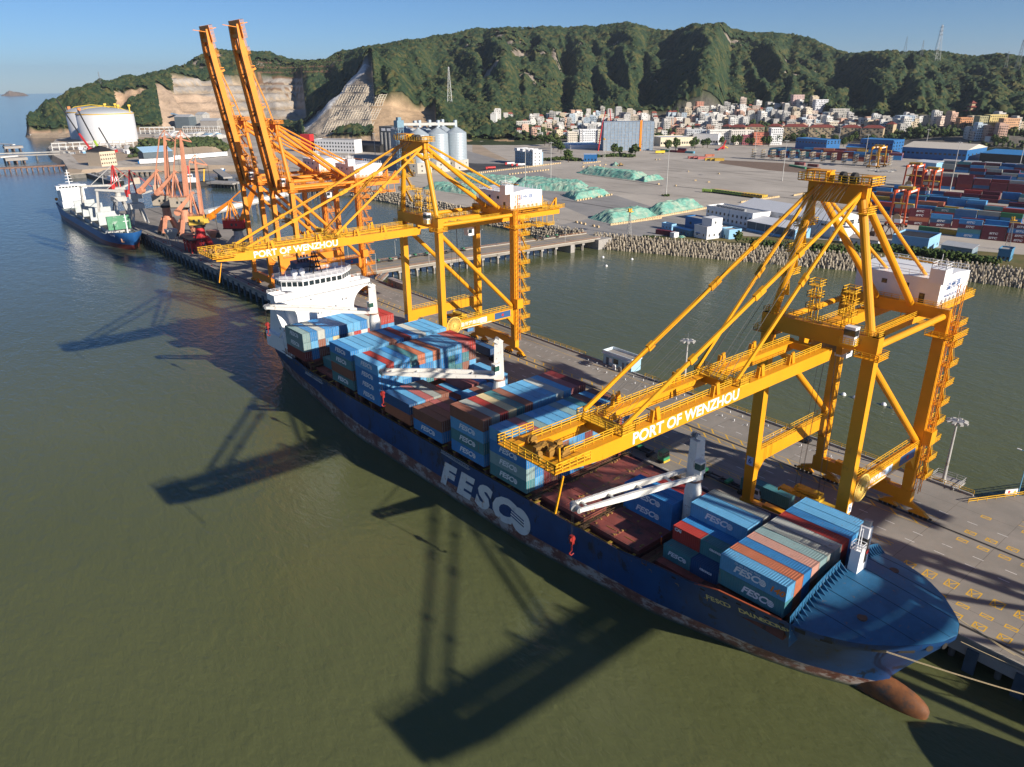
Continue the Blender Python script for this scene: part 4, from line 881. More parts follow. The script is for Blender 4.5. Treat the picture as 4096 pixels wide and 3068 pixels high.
# deck cranes: round pedestal, slewing column, twin-arm jib laid out over the port side
def deck_crane(s_, zs, ztop, zfoot, tip, hook_drop):
    p = MB(); p.tube((0,s_,11),(0,s_,zs-2.2),1.75,1.65,n=20); p.tube((0,s_,zs-2.2),(0,s_,zs),1.65,1.25,n=20); pd = p.obj('crane_pedestal', M_WHD, ship, smooth=False)
    r_ = MB(); r_.tube((0,s_,zs),(0,s_,zs+.35),1.55,n=20); r_.obj('slewing_ring', mat('ring_rust',(.30,.17,.12),.8), pd)
    d = Vector((tip[0], tip[1]-s_, 0)).normalized(); n_ = Vector((-d.y, d.x, 0))
    def W(a, l, z): v = d*a+n_*l; return (v.x, s_+v.y, z)
    c = MB(); 
    for (z0, z1, w0, w1) in ((zs+.35, ztop-.9, 1.15, .95),):
        vs = [W(i*w0, j*w0*1.05, z0) for i, j in ((-1,-1),(1,-1),(1,1),(-1,1))]+[W(i*w1, j*w1*1.05, z1) for i, j in ((-1,-1),(1,-1),(1,1),(-1,1))]
        c.add(vs, [(3,2,1,0),(4,5,6,7),(0,1,5,4),(1,2,6,5),(2,3,7,6),(3,0,4,7)])
    for l in (-.8, .8): c.bar(W(-.9,l,ztop-.9), W(.9,l,ztop+.2), .22, .9)
    col = c.obj('crane_column', M_WHD, ship)
    sh = MB()
    for l in (-.5, .5): a = Vector(W(.5,l-.15,ztop)); b_ = Vector(W(.5,l+.15,ztop)); sh.tube(a, b_, .62, n=14)
    sh.obj('sheave', M_GRYM, col)
    cb = MB(); q0 = W(.6, 1.9, 0); cb.bx(q0[0]-.8, q0[0]+.8, q0[1]-.8, q0[1]+.8, zfoot+1.0, zfoot+3.6); ob = cb.obj('crane_cab', M_WHD, ship)
    gl = MB(); gl.bx(q0[0]-.84, q0[0]+.5, q0[1]-.84, q0[1]+.5, zfoot+1.9, zfoot+3.2); gl.obj('cab_window', mat('green_glass', (.03,.09,.07), .15, spec=.8), ob)
    T = Vector(tip)
    for l in (-1, 1):
        j = MB(); F_ = Vector(W(1.1, l*1.6, zfoot)); E_ = T + n_*(l*1.25); M_ = F_.lerp(E_, .55); j.bar(F_, M_, .55, .7, .6, 1.25); j.bar(M_, E_, .6, 1.25, .45, .7); j.obj('jib_arm', M_WHD, ship)
    for f in (.2, .45, .7, .93):
        jt = MB(); a = Vector(W(1.1,-1.6,zfoot)).lerp(T-n_*1.25, f); b_ = Vector(W(1.1,1.6,zfoot)).lerp(T+n_*1.25, f); jt.bar(a, b_, .35, .35); jt.obj('jib_tie', M_WHD, ship)
    th = MB(); th.tube(T-n_*1.4, T+n_*1.4, .6, n=14); th.tube(T-n_*.3+d*.5, T+n_*.3+d*.5, .7, n=14); th.obj('jib_head', M_GRYM, ship)
    ro = MB()
    for l in (-.6, -.3, 0, .3, .6): ro.tube(W(.6, l, ztop+.5), T+n_*l*1.6+Vector((0,0,.5)), .022, n=4)
    for l in (-.25, .25): ro.tube(T+d*.7+n_*l, T+d*.7+n_*l-Vector((0,0,hook_drop)), .04, n=4)
    ro.obj('wire_rope', M_ROPE, ship)
    hk = MB(); hc = T+d*.7-Vector((0,0,hook_drop)); hk.bar(hc+Vector((0,0,.2)), hc-Vector((0,0,1.5)), .6, .8); hk.tube(hc-n_*.35-Vector((0,0,.4)), hc+n_*.35-Vector((0,0,.4)), .55, n=12)
    hk.tube(hc-Vector((0,0,1.6)), hc-Vector((0,0,3.0)), .16, n=8); hk.path([hc+d*.0-Vector((0,0,3.0)), hc+d*.5-Vector((0,0,3.5)), hc+d*.1-Vector((0,0,4.0)), hc-d*.45-Vector((0,0,3.7))], .14); hk.obj('hook_block', mat('hook_red', (.30,.025,.02), .5), ship)
deck_crane(48.4, 23.4, 33.0, 25.0, (-25.0, 55.6, 24.2), 6.0)
deck_crane(106.8, 27.0, 37.2, 28.2, (-20.2, 127.3, 28.4), 5.5)
deck_crane(165.0, 31.0, 40.0, 31.8, (-25.0, 183.0, 34.2), 5.0)
# bridge house
m = MB(); m.bx(-10.3, 10.3, 196, 209, 12.5, 31.0); m.bx(-14.6, 14.6, 199.5, 213, 12.5, 17.5); 
m.ext([(199.5,17.5),(212.5,17.5),(209,29)], 0, -13.2, -10.3); m.ext([(199.5,17.5),(212.5,17.5),(209,29)], 0, 10.3, 13.2)
house = m.obj('bridge_house', M_WHT, ship)
m = MB()
for sx in (-1, 1):                                               # flared brackets carrying the bridge wings
    pf = [(10.25, 24.5)]+[(10.25+6.8*(1-math.cos(a)), 24.5+6.6*math.sin(a)) for a in np.linspace(0.15, math.pi/2, 8)]+[(17.0, 33.2), (10.25, 33.2)]
    m.ext([(sx*p[0], p[1]) for p in pf], 1, 196.0, 197.6)
    m.bx(min(sx*10.25, sx*17.2), max(sx*10.25, sx*17.2), 197.6, 201.5, 31.2, 31.6)
m.bx(-10.3, 10.3, 195.95, 202, 31.0, 33.2); m.obj('bridge_wing', M_WHT, ship)
m = MB()
for sx in (-1, 1): m.bx(min(sx*17.2,sx*17.05), max(sx*17.2,sx*17.05), 196, 201.5, 31.6, 33.3); m.bx(min(sx*11,sx*17.2), max(sx*11,sx*17.2), 201.4, 201.55, 31.6, 33.3)
m.obj('wing_bulwark', M_WHT, ship)
wp = [(-7,196.2),(7,196.2),(12.4,200.6),(12.4,205.5),(-12.4,205.5),(-12.4,200.6)]
m = MB(); m.ext(wp, 2, 33.2, 36.6); m.ext([(p[0]*1.05, 200.5+(p[1]-200.5)*1.12) for p in wp], 2, 36.6, 36.85); wh = m.obj('wheelhouse', M_WHT, ship)
for a, b_, k in (((-7,196.2),(7,196.2),7), ((-12.4,200.6),(-7,196.2),4), ((7,196.2),(12.4,200.6),4), ((-12.4,205.5),(-12.4,200.6),3)):
    for i in range(k):
        p = lerp2(a, b_, (i+.1)/k); q_ = lerp2(a, b_, (i+.9)/k); nx, ny = (b_[1]-a[1]), -(b_[0]-a[0]); l = math.hypot(nx, ny); nx, ny = nx/l*.04, ny/l*.04
        m = MB(); m.add([(p[0]+nx,p[1]+ny,34.6),(q_[0]+nx,q_[1]+ny,34.6),(q_[0]+nx,q_[1]+ny,36.1),(p[0]+nx,p[1]+ny,36.1)], [(0,1,2,3)]); m.obj('wheelhouse_window', M_GLASS, wh)
for x, z_ in ((-5,30),(-4.2,27.3),(-3,24.9),(-1.8,24.9),(3.6,26.2),(6.2,28),(7.6,28),(6.8,24.5),(8.,24.5),(-6.4,21.5),(-4.8,21.5),(2,20.5)):
    m = MB(); m.bx(x-.22, x+.22, 195.96, 196, z_-.32, z_+.32); m.obj('porthole_window', M_GLASS, house)
for y_, z_ in ((201,27.5),(203,27.5),(205,24),(201,20.5),(204,20.5)):
    m = MB(); m.bx(-13.24, -13.2, y_-.25, y_+.25, z_-.9, z_-.2); m.obj('porthole_window', M_GLASS, house)
m = MB(); m.rail([(p[0]*1.03, 200.5+(p[1]-200.5)*1.08, 36.85) for p in wp]+[(wp[0][0]*1.03, 200.5+(wp[0][1]-200.5)*1.08, 36.85)],1.1,2.2,.045,3); m.rail([(-17.1,201.4,33.3),(-11.5,201.4,33.3)],.9,1.5,.04,2); m.rail([(11.5,201.4,33.3),(17.1,201.4,33.3)],.9,1.5,.04,2); m.obj('bridge_rail', M_WHT, ship)
m = MB()
for x, y_, h in ((-11,198,2.6),(-8.5,198,3.5),(9.5,199,3.4),(7.5,200,2.6),(-10.8,203,3.2),(4,199,2.2)): m.tube((x,y_+1.5,36.85),(x,y_+1.5,36.85+h),.07,n=6)
for x, y_, r_ in ((-7.6,200.4,1.05),(-4.9,200.6,1.0)): m.lathe([(.3,0),(.3,.6),(r_*.75,.8),(r_,1.5),(r_*.85,2.2),(r_*.45,2.6),(.05,2.7)], (x,y_,36.85), n=14)
m.obj('antenna_dome', M_WHT, ship)['kind'] = 'stuff'
m = MB(); 
for sx, sy in ((-1,-1),(1,-1),(1,1),(-1,1)): m.bar((1+sx*1.5,203+sy*1.5,36.85),(1+sx*.4,203+sy*.4,43.5),.3)
for z_ in (38.5,40.2,42): m.bx(-.6+.0,2.6,201.8,204.2,z_,z_+.15)
m.tube((1,203,43.5),(1,203,47.5),.18,n=8); m.bx(-3.2,1,202.8,203.2,41.8,42.1); m.bx(-3.,3.4,202.7,203.3,44.3,44.5); m.bx(-1.6,3,202.4,203.4,46,46.15); m.obj('radar_mast', M_DRK, ship)
m = MB(); m.bx(-4.6,-.6,202.2,203,42.1,42.4); m.obj('radar_scanner', M_WHT, ship)
m = MB(); m.ext([(-3.4,207.5),(3.4,207.5),(2.8,213.5),(-2.8,213.5)], 2, 17.5, 39.5); m.obj('funnel', mat('funnel_blue', (.015,.05,.13), .5, var=.2), ship)
m = MB()
for x in (-1.6,-.5,.6,1.7): m.tube((x,209.5,39.5),(x,209.5,41.5),.38,n=10)
m.obj('exhaust_pipe', M_DRK, ship)
# stern gear on the port quarter
m = MB(); m.bx(-14.8,-11.5,194.,198.5,12.4,18.8); m.rail([(-15,193.8,15.6),(-15,200,15.6)],1.1,1.2,.04,3); m.rail([(-15,193.8,18.8),(-15,200,18.8)],1.1,1.2,.04,3); m.obj('side_house', M_WHT, ship)
m = MB()
for y_ in (194.6,196,197.4): m.bx(-14.85,-14.8,y_,y_+.8,13,15)
m.obj('side_door', mat('door_brown', (.22,.08,.05), .6), ship)
m = MB(); m.tube((-13.5,203,12.6),(-13.0,196,21.5),.22,n=8); m.tube((-14.2,207,12.4),(-14.4,200.5,19.5),.28,n=8); m.lathe([(.7,0),(.7,.9),(.3,1.3)],(-13.6,209,12.5),n=10); m.obj('davit', M_WHD, ship)
m = MB()
for _ in range(26): x, y_ = rng.uniform(-12.5,-5), rng.uniform(211,223); m.bx(x-.4,x+.4,y_-.4,y_+.4,12.5,12.5+rng.uniform(.4,1.5))
m.obj('winch', mat('winch_yellow', (.35,.22,.04), .6, var=.4, dirt=(.05,.05,.05), dirt_amt=.4, dirt_scale=1.), ship)
m = MB(); m.rail([(-(hb(s_,13.5)-.1), s_, sheer(s_)) for s_ in np.linspace(200,224,9)],1.1,2,.04,2); m.obj('stern_rail', M_WHT, ship)
# accommodation ladder lying along the port side
for s_a in (170.5, 98.5):
    m = MB(); m.bar((-16.35, s_a+11, 11.6), (-16.35, s_a, 11.2), .5, .12); 
    for k in range(11): m.bar((-16.35, s_a+k, 11.2), (-16.35, s_a+k+1, 12.1), .06); m.bar((-16.35, s_a+k+1, 11.2), (-16.35, s_a+k, 12.1), .06)
    m.bar((-16.35, s_a+11, 12.2), (-16.35, s_a, 12.1), .07); m.obj('accommodation_ladder', M_PALE, ship)
# mooring lines from the stem
m = MB()
def sag(a, b_, n, d):
    a = Vector(a); b_ = Vector(b_); return [a.lerp(b_, i/n) - Vector((0,0,d*4*(i/n)*(1-i/n))) for i in range(n+1)]
cinv = lambda x, y, z_: ((x-SHIP[0])*math.cos(SRZ)+(y-SHIP[1])*math.sin(SRZ), -(x-SHIP[0])*math.sin(SRZ)+(y-SHIP[1])*math.cos(SRZ), z_)
M_ROPF = mat('rope_fibre', (.34,.27,.16), .9)
for dx in (0, .35): m = MB(); m.path(sag((-9.2+dx, 6.6-dx, 15.2), cinv(124.6, 1.5+dx, 6.4), 8, .6), .05, 4); m.obj('mooring_rope', M_ROPF, ship)
for dx in (0, .4): m = MB(); m.path(sag((1.4, -.3, 15.4), cinv(124.7, 8+dx, 6.5), 8, .5), .05, 4); m.obj('mooring_rope', M_ROPF, ship)
for dx in (0, .5): m = MB(); m.path(sag((7.5, 6.0+dx, 16), cinv(124.8, 22-dx*4, 6.5), 6, .3), .06, 4); m.obj('mooring_rope', M_ROPF, ship)
# ------------------------------------------------------------------ containers on board
BNAME = dict(A='bow bay', B='second bay from bow', C='bay under fore jib', D='tall bay behind open hatches', H='tall bay before middle crane', G='low bay behind middle crane', F2='low bay under middle jib',
    F='fourth bay from bridge', E='third bay from bridge', L='low bay by aft crane', S='bay next to bridge')
def rowc(i): return -16.35 + 2.515*(i+.5)
PAL = ['LB','B','B','LB','DR','LB','T','B','RD','B','LB','BR','LB']
def ship_box(key, row, tier, col, L=40, half=0, zbase=None, hh=2.92, **kw):
    s0, zt = BAYS[key]; sc = s0+6.095 if L == 40 else s0+(3.03 if half == 0 else 9.16); zz = zt + tier*hh
    lab = '%s%s container, %s, %s row from the water, %s tier' % ('short ' if L == 20 else '', COLS_C[col][1], BNAME[key], ordn(row), ('bottom','second','third','fourth','top')[tier])
    return container(col, sw(rowc(row), sc, zz), SRZ, lab, 'containers on the ship', L=L, **kw)
TOPS = dict(
 D=['LB','LB','PK','TG','LB','LB','LB','TG','LB','T','BR','LB','BR'], H=['BR','GR','RD','CR','T','BR','LB','LB','LB','GW','LB','PK','DR'],
 F=['LB','RD','LB','B','T','OB','LB','OB','LB','LB','LB','PK','RD'], E=['LB','LB','LB','LB','LB','BR','B','DR','B','GW','LB','LB','LB'],
 S=['TG','B','GW','B','B','B','LB','LB','B','GW','BR','RD','RD'])
for key in ('D', 'H', 'F', 'E'):
    for row in range(13):
        for tier in range(4):
            show = tier == 3 or row == 0 or (key == 'D') or (key == 'F' and tier >= 1) or (key == 'H' and tier >= 2) or (key == 'E' and tier >= 2 and row > 9)
            if not show: continue
            col = TOPS[key][row] if tier == 3 else rng.choice(PAL); logo = None
            if row == 0:
                col = {'D': ['T','TG','B','LB'], 'H': ['B','T','LB','BR'], 'F': ['B','B','B','LB'], 'E': ['T','BR','T','B']}[key][tier]
                if not (key == 'H' and tier == 3) and not (key == 'E' and tier == 1): logo = L_FESCO
            if key == 'D' and row in (2, 7, 9) : col = 'DR' if tier < 3 else col
            ship_box(key, row, tier, col, logo=logo)
for row in range(13):
    for tier in range(3):
        if tier < 1 and row > 4: continue
        col = TOPS['S'][row] if tier == 2 else (['TG','LB','BR','LB','CR','DB','W','RD','W','RD','BR','B','LB'][row] if tier == 1 else ['DR','B','BR','BR','B'][row])
        ship_box('S', row, tier, col, hh=2.98, logo=L_FESCO if row == 0 and tier else None)
for row, cs in enumerate((['OB','DB'],['BR','LB'],['B','PK'],['BR','GR'],['DR','BR'],['B'],['DR'],['LB'],['BR','PK'],['PK','B'],['LB'],['BR'],['B','LB'])):   # low bay under the jib
    for t_, cc in enumerate(cs): ship_box('F2', row, t_, cc)
for row, cs in enumerate((['B','BR'],['LB','BR'],['B','PK'],['BR','BR'],['B'],['DR'],['BR','LB'],['LB','BR'],['BR','GR'],['B','LB'],['OB'],['BR'],['LB'])):
    for t_, cc in enumerate(cs): ship_box('G', row, t_, cc, logo=L_FESCO if (row, t_) == (0, 0) else None)
for row, cs in ((2,['T']),(3,['T']),(4,['BR']),(5,['B','B']),(6,['B']),(8,['DR']),(10,['BR','LB'])):
    for t_, cc in enumerate(cs): ship_box('L', row, t_, cc)
AT = ['LB','OB','B','MOT','TG','GR','GW','RD','B','LB','LB']; AL = ['T','OB','B','BR','TG','T','GR','DR','B','B','BR']
for k in range(11):
    for t_ in (0, 1):
        col = (AL, AT)[t_][k]; ship_box('A', k+1, t_, col, plain=True, hh=2.98, logo=(('FESCO', M_LET, 1.75, dict(dy=.6 if t_ else -1.2, z=1.35)) if k == 0 else None))
bb = [o for o in COL.objects if o.get('label','').startswith('light blue container, bow bay, second row')][0]
text('lettering', "On the Way to More", M_LET, (-1.235, 1.0, 2.45), (0,-1,0), (0,0,1), .55, bb, shear=.1, bold=.0, extrude=.01)
text('lettering', "140", M_LETO, (-1.235, -4.4, 1.2), (0,-1,0), (0,0,1), 1.5, bb, shear=.25, bold=.05, extrude=.01, sx=1.2)
CAI = ('CAI', M_LET, .85, dict(dy=1.9, z=2.3, shear=0, sx=1.1)); CRO = ('CRONOS', M_LET, .55, dict(dy=-.2, z=1.75, shear=.1, sx=1.1))
ship_box('B', 2, 0, 'T', L=20, half=1, logo=('FESCO', M_LET, 1.2, dict(z=1.5))); ship_box('B', 2, 0, 'DB', L=20, half=0, logo=CRO)
for h_ in (0, 1): ship_box('B', 3, 0, 'DB' if h_ == 0 else 'BR', L=20, half=h_)
ship_box('B', 3, 1, 'RD', L=20, half=1, logo=CAI); ship_box('B', 3, 1, 'T', L=20, half=0, logo=CRO)
for t_ in (0, 1): ship_box('B', 4, t_, 'B')
for row in (5, 6, 7):
    for t_ in (0, 1, 2): ship_box('B', row, t_, ('B','B','LB')[t_] if row < 7 else 'GR', logo=L_FESCO if (row, t_) == (5, 2) else None)
for row in (5, 6):
    for t_ in (0, 1): ship_box('C', row, t_, 'B', plain=True, logo=L_FESCO if row == 5 else None)
for row in (7, 8, 9): ship_box('C', row, 0, 'RD')
# ------------------------------------------------------------------ ship-to-shore gantry cranes (local frame: x landward from the waterside rail, y along the quay, z above the rail)
def sts(loc, label, mp, mr, num, gz=41.8, az=70.9, ay=4.1, half=10.1, tip=-70.5, boom=0., name_text=True, rear=54., trolley=-20., spreader=9., load=None, house_text=True, group='quayside gantry cranes', flip_sign=False):
    t = thing('quay_crane', label, 'crane', loc, 0, group)
    G = 29.8; gh = 2.2; gy = 3.75; bz = gz+2.2; bt = bz+3.1
    def P(n, mb, mt=None, par=None): return mb.obj(n, mt or mp, par or t)
    wheel = MB(); wheel.tube((-.12,0,.42),(.12,0,.42),.42,n=12); wme = wheel.mesh('wheel', M_DRK)
    for x in (0, G):                                             # travelling gear
        m = MB(); m.bx(x-.85, x+.85, -half-1.4, half+1.4, 3.0, 5.6); m.bx(x-.75, x+.75, -half+4, half-4, 5.6, 6.2); P('sill_beam', m)
        for sy in (-1, 1):
            b1 = MB(); yc = sy*half; b1.ext([(yc-4.6,1.7),(yc+4.6,1.7),(yc+1.2,3.1),(yc-1.2,3.1)], 0, x-.35, x+.35)
            for k in (-1, 1):
                y0 = yc+k*3.3; b1.ext([(y0-2.2,.75),(y0+2.2,.75),(y0+.7,1.75),(y0-.7,1.75)], 0, x-.45, x+.45)
            bg_ = P('bogie', b1)
            for k in (-1, 1):
                for d in (-1.6, -.55, .55, 1.6): inst('wheel', wme, bg_, (x, yc+k*3.3+d, .06))
            bf = MB(); bf.tube((x, yc+sy*5.6,.6),(x, yc+sy*6.1,.6),.25,n=10); P('buffer', bf, M_DRK)
    for x in (0, G):
        for sy in (-1, 1):
            m = MB(); y = sy*half; zt = bt if x == 0 else bz+1.6
            m.bar((x, y, 5.5), (x, y, 13.8), 1.5, 1.9, 1.7, 2.3); m.bar((x, y, 13.8), (x, y, zt), 1.7, 2.3, 1.7, 2.2)
            m.v = [(v[0], v[1], v[2]) for v in m.v]; P('leg', m)
    for sy in (-1, 1):
        y = sy*half
        m = MB(); m.bar((.8, y, 15.6), (G-.8, y, 15.6), 1.5, 3.0); m.ext([(.7,14.1),(.7,10.8),(3.6,14.1)], 1, y-.7, y+.7); m.ext([(G-.7,14.1),(G-.7,10.8),(G-3.6,14.1)], 1, y-.7, y+.7); P('portal_beam', m)
        for d in (-.85, .85): m = MB(); m.rail([(1.5,y+d,17.1),(G-1.5,y+d,17.1)],1.1,1.9,.045,2); P('portal_railing', m, mr)
        m = MB(); m.tube((1.0, y, gz-.2), (G-.9, y, 17.6), .68, n=14); P('diagonal_brace', m)
        m = MB(); m.tube((.8, y, bz+.9), (G-.8, y, bz+.9), .62, n=14); P('tie_tube', m)
    m = MB(); m.bar((0, -half-1.3, (bz+bt)/2), (0, half+1.3, (bz+bt)/2), 1.94, bt-bz); xb = P('sea_cross_beam', m)
    m = MB(); m.bar((G, -half-1.0, bz+1.2), (G, half+1.0, bz+1.2), 1.6, 2.4); P('land_cross_beam', m)
    for d in (-1.0, 1.0): m = MB(); m.rail([(d,-half-1.1,bt),(d,half+1.1,bt)],1.1,1.7,.045,3); P('cross_beam_railing', m, mr)
    for sy in (-1, 1):                                           # platforms round the leg heads
        m = MB(); y = sy*half; m.bx(-2.0,2.0,y-2.2,y+2.2,bz-.75,bz-.6); P('leg_platform', m); m = MB(); m.rail([(-2,y-2.2,bz-.6),(2,y-2.2,bz-.6),(2,y+2.2,bz-.6),(-2,y+2.2,bz-.6),(-2,y-2.2,bz-.6)],1.1,1.4,.045,3); P('platform_railing', m, mr)
        m = MB(); m.rail([(-1.0,sy*(half+1.1),bt),(1.0,sy*(half+1.1),bt)],1.1,1,.045,3); m.rail([(.9,sy*(half+1.25),bz-.6),(.9,sy*(half+1.25),bt)],.5,.8,.04,2); P('ladder', m, mr)
    # main girders landward of the hinge
    for sy in (-1, 1):
        m = MB(); m.bar((1.2, sy*gy, gz+gh/2), (rear, sy*gy, gz+gh/2), 1.15, gh); P('main_girder', m)
        for x in (0, G): m = MB(); m.bx(x-.7, x+.7, sy*gy-.7, sy*gy+.7, gz+gh-.1, bz+1.2); P('girder_hanger', m)
        m = MB(); m.bx(2, rear, sy*(gy+1.15)-.5, sy*(gy+1.15)+.5, gz+gh-.12, gz+gh); P('walkway', m); m = MB(); m.rail([(2,sy*(gy+1.65),gz+gh),(rear,sy*(gy+1.65),gz+gh)],1.1,1.8,.045,3); P('walkway_railing', m, mr)
    for x in (rear-.6, rear-14): m = MB(); m.bar((x,-gy-.4,gz+.9),(x,gy+.4,gz+.9),1.0,1.5); P('girder_tie', m)
    m = MB(); m.bx(rear-5.5, rear+1.5, -gy-1.8, gy+1.8, gz+gh, gz+gh+.12); P('rear_platform', m); m = MB(); m.rail([(rear-5.5,-gy-1.8,gz+gh+.1),(rear+1.5,-gy-1.8,gz+gh+.1),(rear+1.5,gy+1.8,gz+gh+.1),(rear-5.5,gy+1.8,gz+gh+.1)],1.1,1.5,.045,3); P('rear_railing', m, mr)
    for sy in (-1, 1): m = MB(); m.bar((rear-1.5,sy*gy,gz+gh),(rear-1.5,sy*gy,gz+gh+3.4),.7,.7); m.bar((rear-4.5,sy*gy,gz+gh),(rear-1.6,sy*gy,gz+gh+3.2),.35); P('rear_post', m)
    for x in (rear-4, rear-9): m = MB(); m.bx(x-1.6,x+1.6,-gy-.6,gy+.6,gz-3.6,gz-3.45); m.rail([(x-1.6,-gy-.6,gz-3.5),(x+1.6,-gy-.6,gz-3.5)],1.1,1.2,.045,3); [m.bar((x+dx,sy*gy,gz-3.5),(x+dx,sy*gy,gz),.16) for dx in (-1.5,1.5) for sy in (-1,1)]; P('service_platform', m, mr)
    # boom, hinged at the waterside
    hx, hz = -2.6, gz+.8
    bm = bpy.data.objects.new('boom', None); COL.objects.link(bm); bm.parent = t; bm.location = (hx, 0, hz); bm.rotation_euler = (0, R(boom), 0)
    L = -(tip-hx)
    def Q(n, mb, mt=None): return mb.obj(n, mt or mp, bm)
    for sy in (-1, 1):
        m = MB(); y = sy*gy; m.bar((0,y,.3),(-L+9,y,.3),1.1,gh); m.bar((-L+9,y,.3),(-L+.5,y,.3+.35),1.1,gh,1.1,1.3); Q('boom_girder', m)
        m = MB(); m.bx(-L+3, -2, sy*(gy-1.1)-.45, sy*(gy-1.1)+.45, gh/2+.18, gh/2+.3); [m.bar((-x,sy*(gy-.4),gh/2+.2),(-x,sy*(gy-1.5),gh/2+.2),.2,.25) for x in np.arange(6, L-4, 5.)]; Q('boom_walkway', m)
        m = MB(); m.rail([(-L+3,sy*(gy-.6),gh/2+.3),(-2,sy*(gy-.6),gh/2+.3)],1.1,1.8,.045,3); Q('boom_railing', m, mr)
        m = MB(); m.bar((-1,sy*(gy-.75),.95),(-L+6,sy*(gy-.75),.95),.18,.3); Q('trolley_rail', m, M_DRK)
        for x in (12, 21, 33, 47): m = MB(); m.bar((-x,y,1.3),(-x-.5,y,3.4),.3,.75); m.bar((-x-1.6,y,1.3),(-x-1.4,y,3.2),.3,.6); Q('boom_bracket', m)
    for x in (1.0, 27, 54, L-4.5): m = MB(); m.bar((-x,-gy-.3,.6),(-x,gy+.3,.6),1.3,1.3); Q('boom_tie', m)
    for x in (27, 54): m = MB(); m.bx(-x-1.3,-x+1.3,-gy-.6,gy+.6,gh/2+.35,gh/2+.5); m.rail([(-x-1.3,-gy-.6,gh/2+.5),(-x+1.3,-gy-.6,gh/2+.5),(-x+1.3,gy+.6,gh/2+.5),(-x-1.3,gy+.6,gh/2+.5),(-x-1.3,-gy-.6,gh/2+.5)],1.1,1.4,.045,3); Q('boom_platform', m, mr)
    m = MB(); m.bx(-L-.9,-L+5.4,-gy-1.9,gy+1.9,gh/2-.15,gh/2); Q('boom_head', m)
    m = MB(); m.rail([(-L+5.4,-gy-1.9,gh/2),(-L-.9,-gy-1.9,gh/2),(-L-.9,gy+1.9,gh/2),(-L+5.4,gy+1.9,gh/2)],1.3,1.4,.05,3); Q('boom_head_railing', m, mr)
    m = MB()
    for k in range(16): x, y = rng.uniform(-L,-L+4.5), rng.uniform(-3.6,3.6); m.tube((x,y-.2,gh/2+.7),(x,y+.2,gh/2+.7),rng.uniform(.3,.6),n=10); m.bx(x-.5,x+.5,y-.35,y+.35,gh/2,gh/2+rng.uniform(.4,1.1))
    Q('boom_head_sheave', m, mat('sheave_ochre', (.30,.16,.03), .6, var=.4) if mp is M_YEL else M_ORG)['kind'] = 'stuff'
    m = MB(); m.bar((-L+.6,-gy-1.2,gh/2),(-L+.4,-gy-1.2,gh/2+3.0),.25); m.bar((-L+1.5,-gy-.9,-.4),(-L+.2,-gy-.9,-5.4),.22); Q('boom_head_post', m)
    if name_text: text('lettering', 'PORT OF WENZHOU', M_LET, (-40.6, -gy-.57, .30), (1,0,0), (0,0,1), 2.4, bm, bold=.055, extrude=.015, sx=1.08)
    # A-frame
    apx = -.6
    for sy in (-1, 1):
        m = MB(); m.tube((0, sy*(half-.6), bt), (apx, sy*ay, az), .78, .72, n=14); P('a_frame_leg', m)
        m = MB(); m.tube((G-.6, sy*(gy-.2), bz+2.2), (apx+.6, sy*(ay-.1), az-.2), .72, .66, n=14); P('a_frame_back_leg', m)
        m = MB(); m.tube((rear-9, sy*gy, gz+gh), (apx+1.0, sy*(ay+.5), az+.6), .34, n=10); P('backstay', m)
        m = MB(); xx = G+7.5; zf = (gz+gh)+(az+.6-gz-gh)*((rear-9-xx)/(rear-9-apx-1)); m.bar((xx-1.8,sy*(gy+.3),bz+1.6),(xx,sy*(gy+.2),zf),.24); m.bar((xx+1.8,sy*(gy+.3),bz+1.6),(xx,sy*(gy+.2),zf),.24); m.bar((xx-.9,sy*(gy+.3),(bz+1.6+zf)/2),(xx+.9,sy*(gy+.3),(bz+1.6+zf)/2),.2); P('stay_support', m)
    m = MB(); m.bar((G+7.5,-gy-.2,bz+9.3),(G+7.5,gy+.2,bz+9.3),.25); P('stay_support_tie', m)
    m = MB(); m.bar((apx,-ay-1.2,az+.4),(apx,ay+1.2,az+.4),1.6,2.2); m.bar((apx,-ay-.2,az-1.2),(apx,ay+.2,az-1.2),1.2,1.4); P('apex_beam', m)
    m = MB(); m.bx(apx-2.3,apx+2.3,-ay-2.4,ay+2.4,az+1.5,az+1.62); P('apex_platform', m)
    m = MB(); m.rail([(apx-2.3,-ay-2.4,az+1.6),(apx+2.3,-ay-2.4,az+1.6),(apx+2.3,ay+2.4,az+1.6),(apx-2.3,ay+2.4,az+1.6),(apx-2.3,-ay-2.4,az+1.6)],1.2,1.3,.05,3); P('apex_railing', m, mr)
    for y in (-2.4, -.4, 1.9): m = MB(); m.tube((apx,y-.35,az+2.3),(apx,y+.35,az+2.3),1.0,n=16); m.bar((apx,y-.55,az+1.5),(apx,y-.55,az+2.6),.9,.2); P('apex_sheave', m, M_DRK if y < 1 else mp)
    m = MB(); m.bx(apx-1.4,apx+1.6,-ay-2.,-ay,az+2.7,az+2.9); [m.bar((apx+dx,-ay-1+dy,az+1.6),(apx+dx,-ay-1+dy,az+2.8),.16) for dx in (-1.2,1.4) for dy in (-.8,.8)]; m.bx(apx-1.5,apx+1.4,1.8,ay+1.6,az+3.1,az+3.3); [m.bar((apx+dx,y_,az+1.6),(apx+dx,y_,az+3.2),.18) for dx in (-1.3,1.2) for y_ in (2.,ay+1.4)]; P('apex_hoist_frame', m)['kind'] = 'stuff'
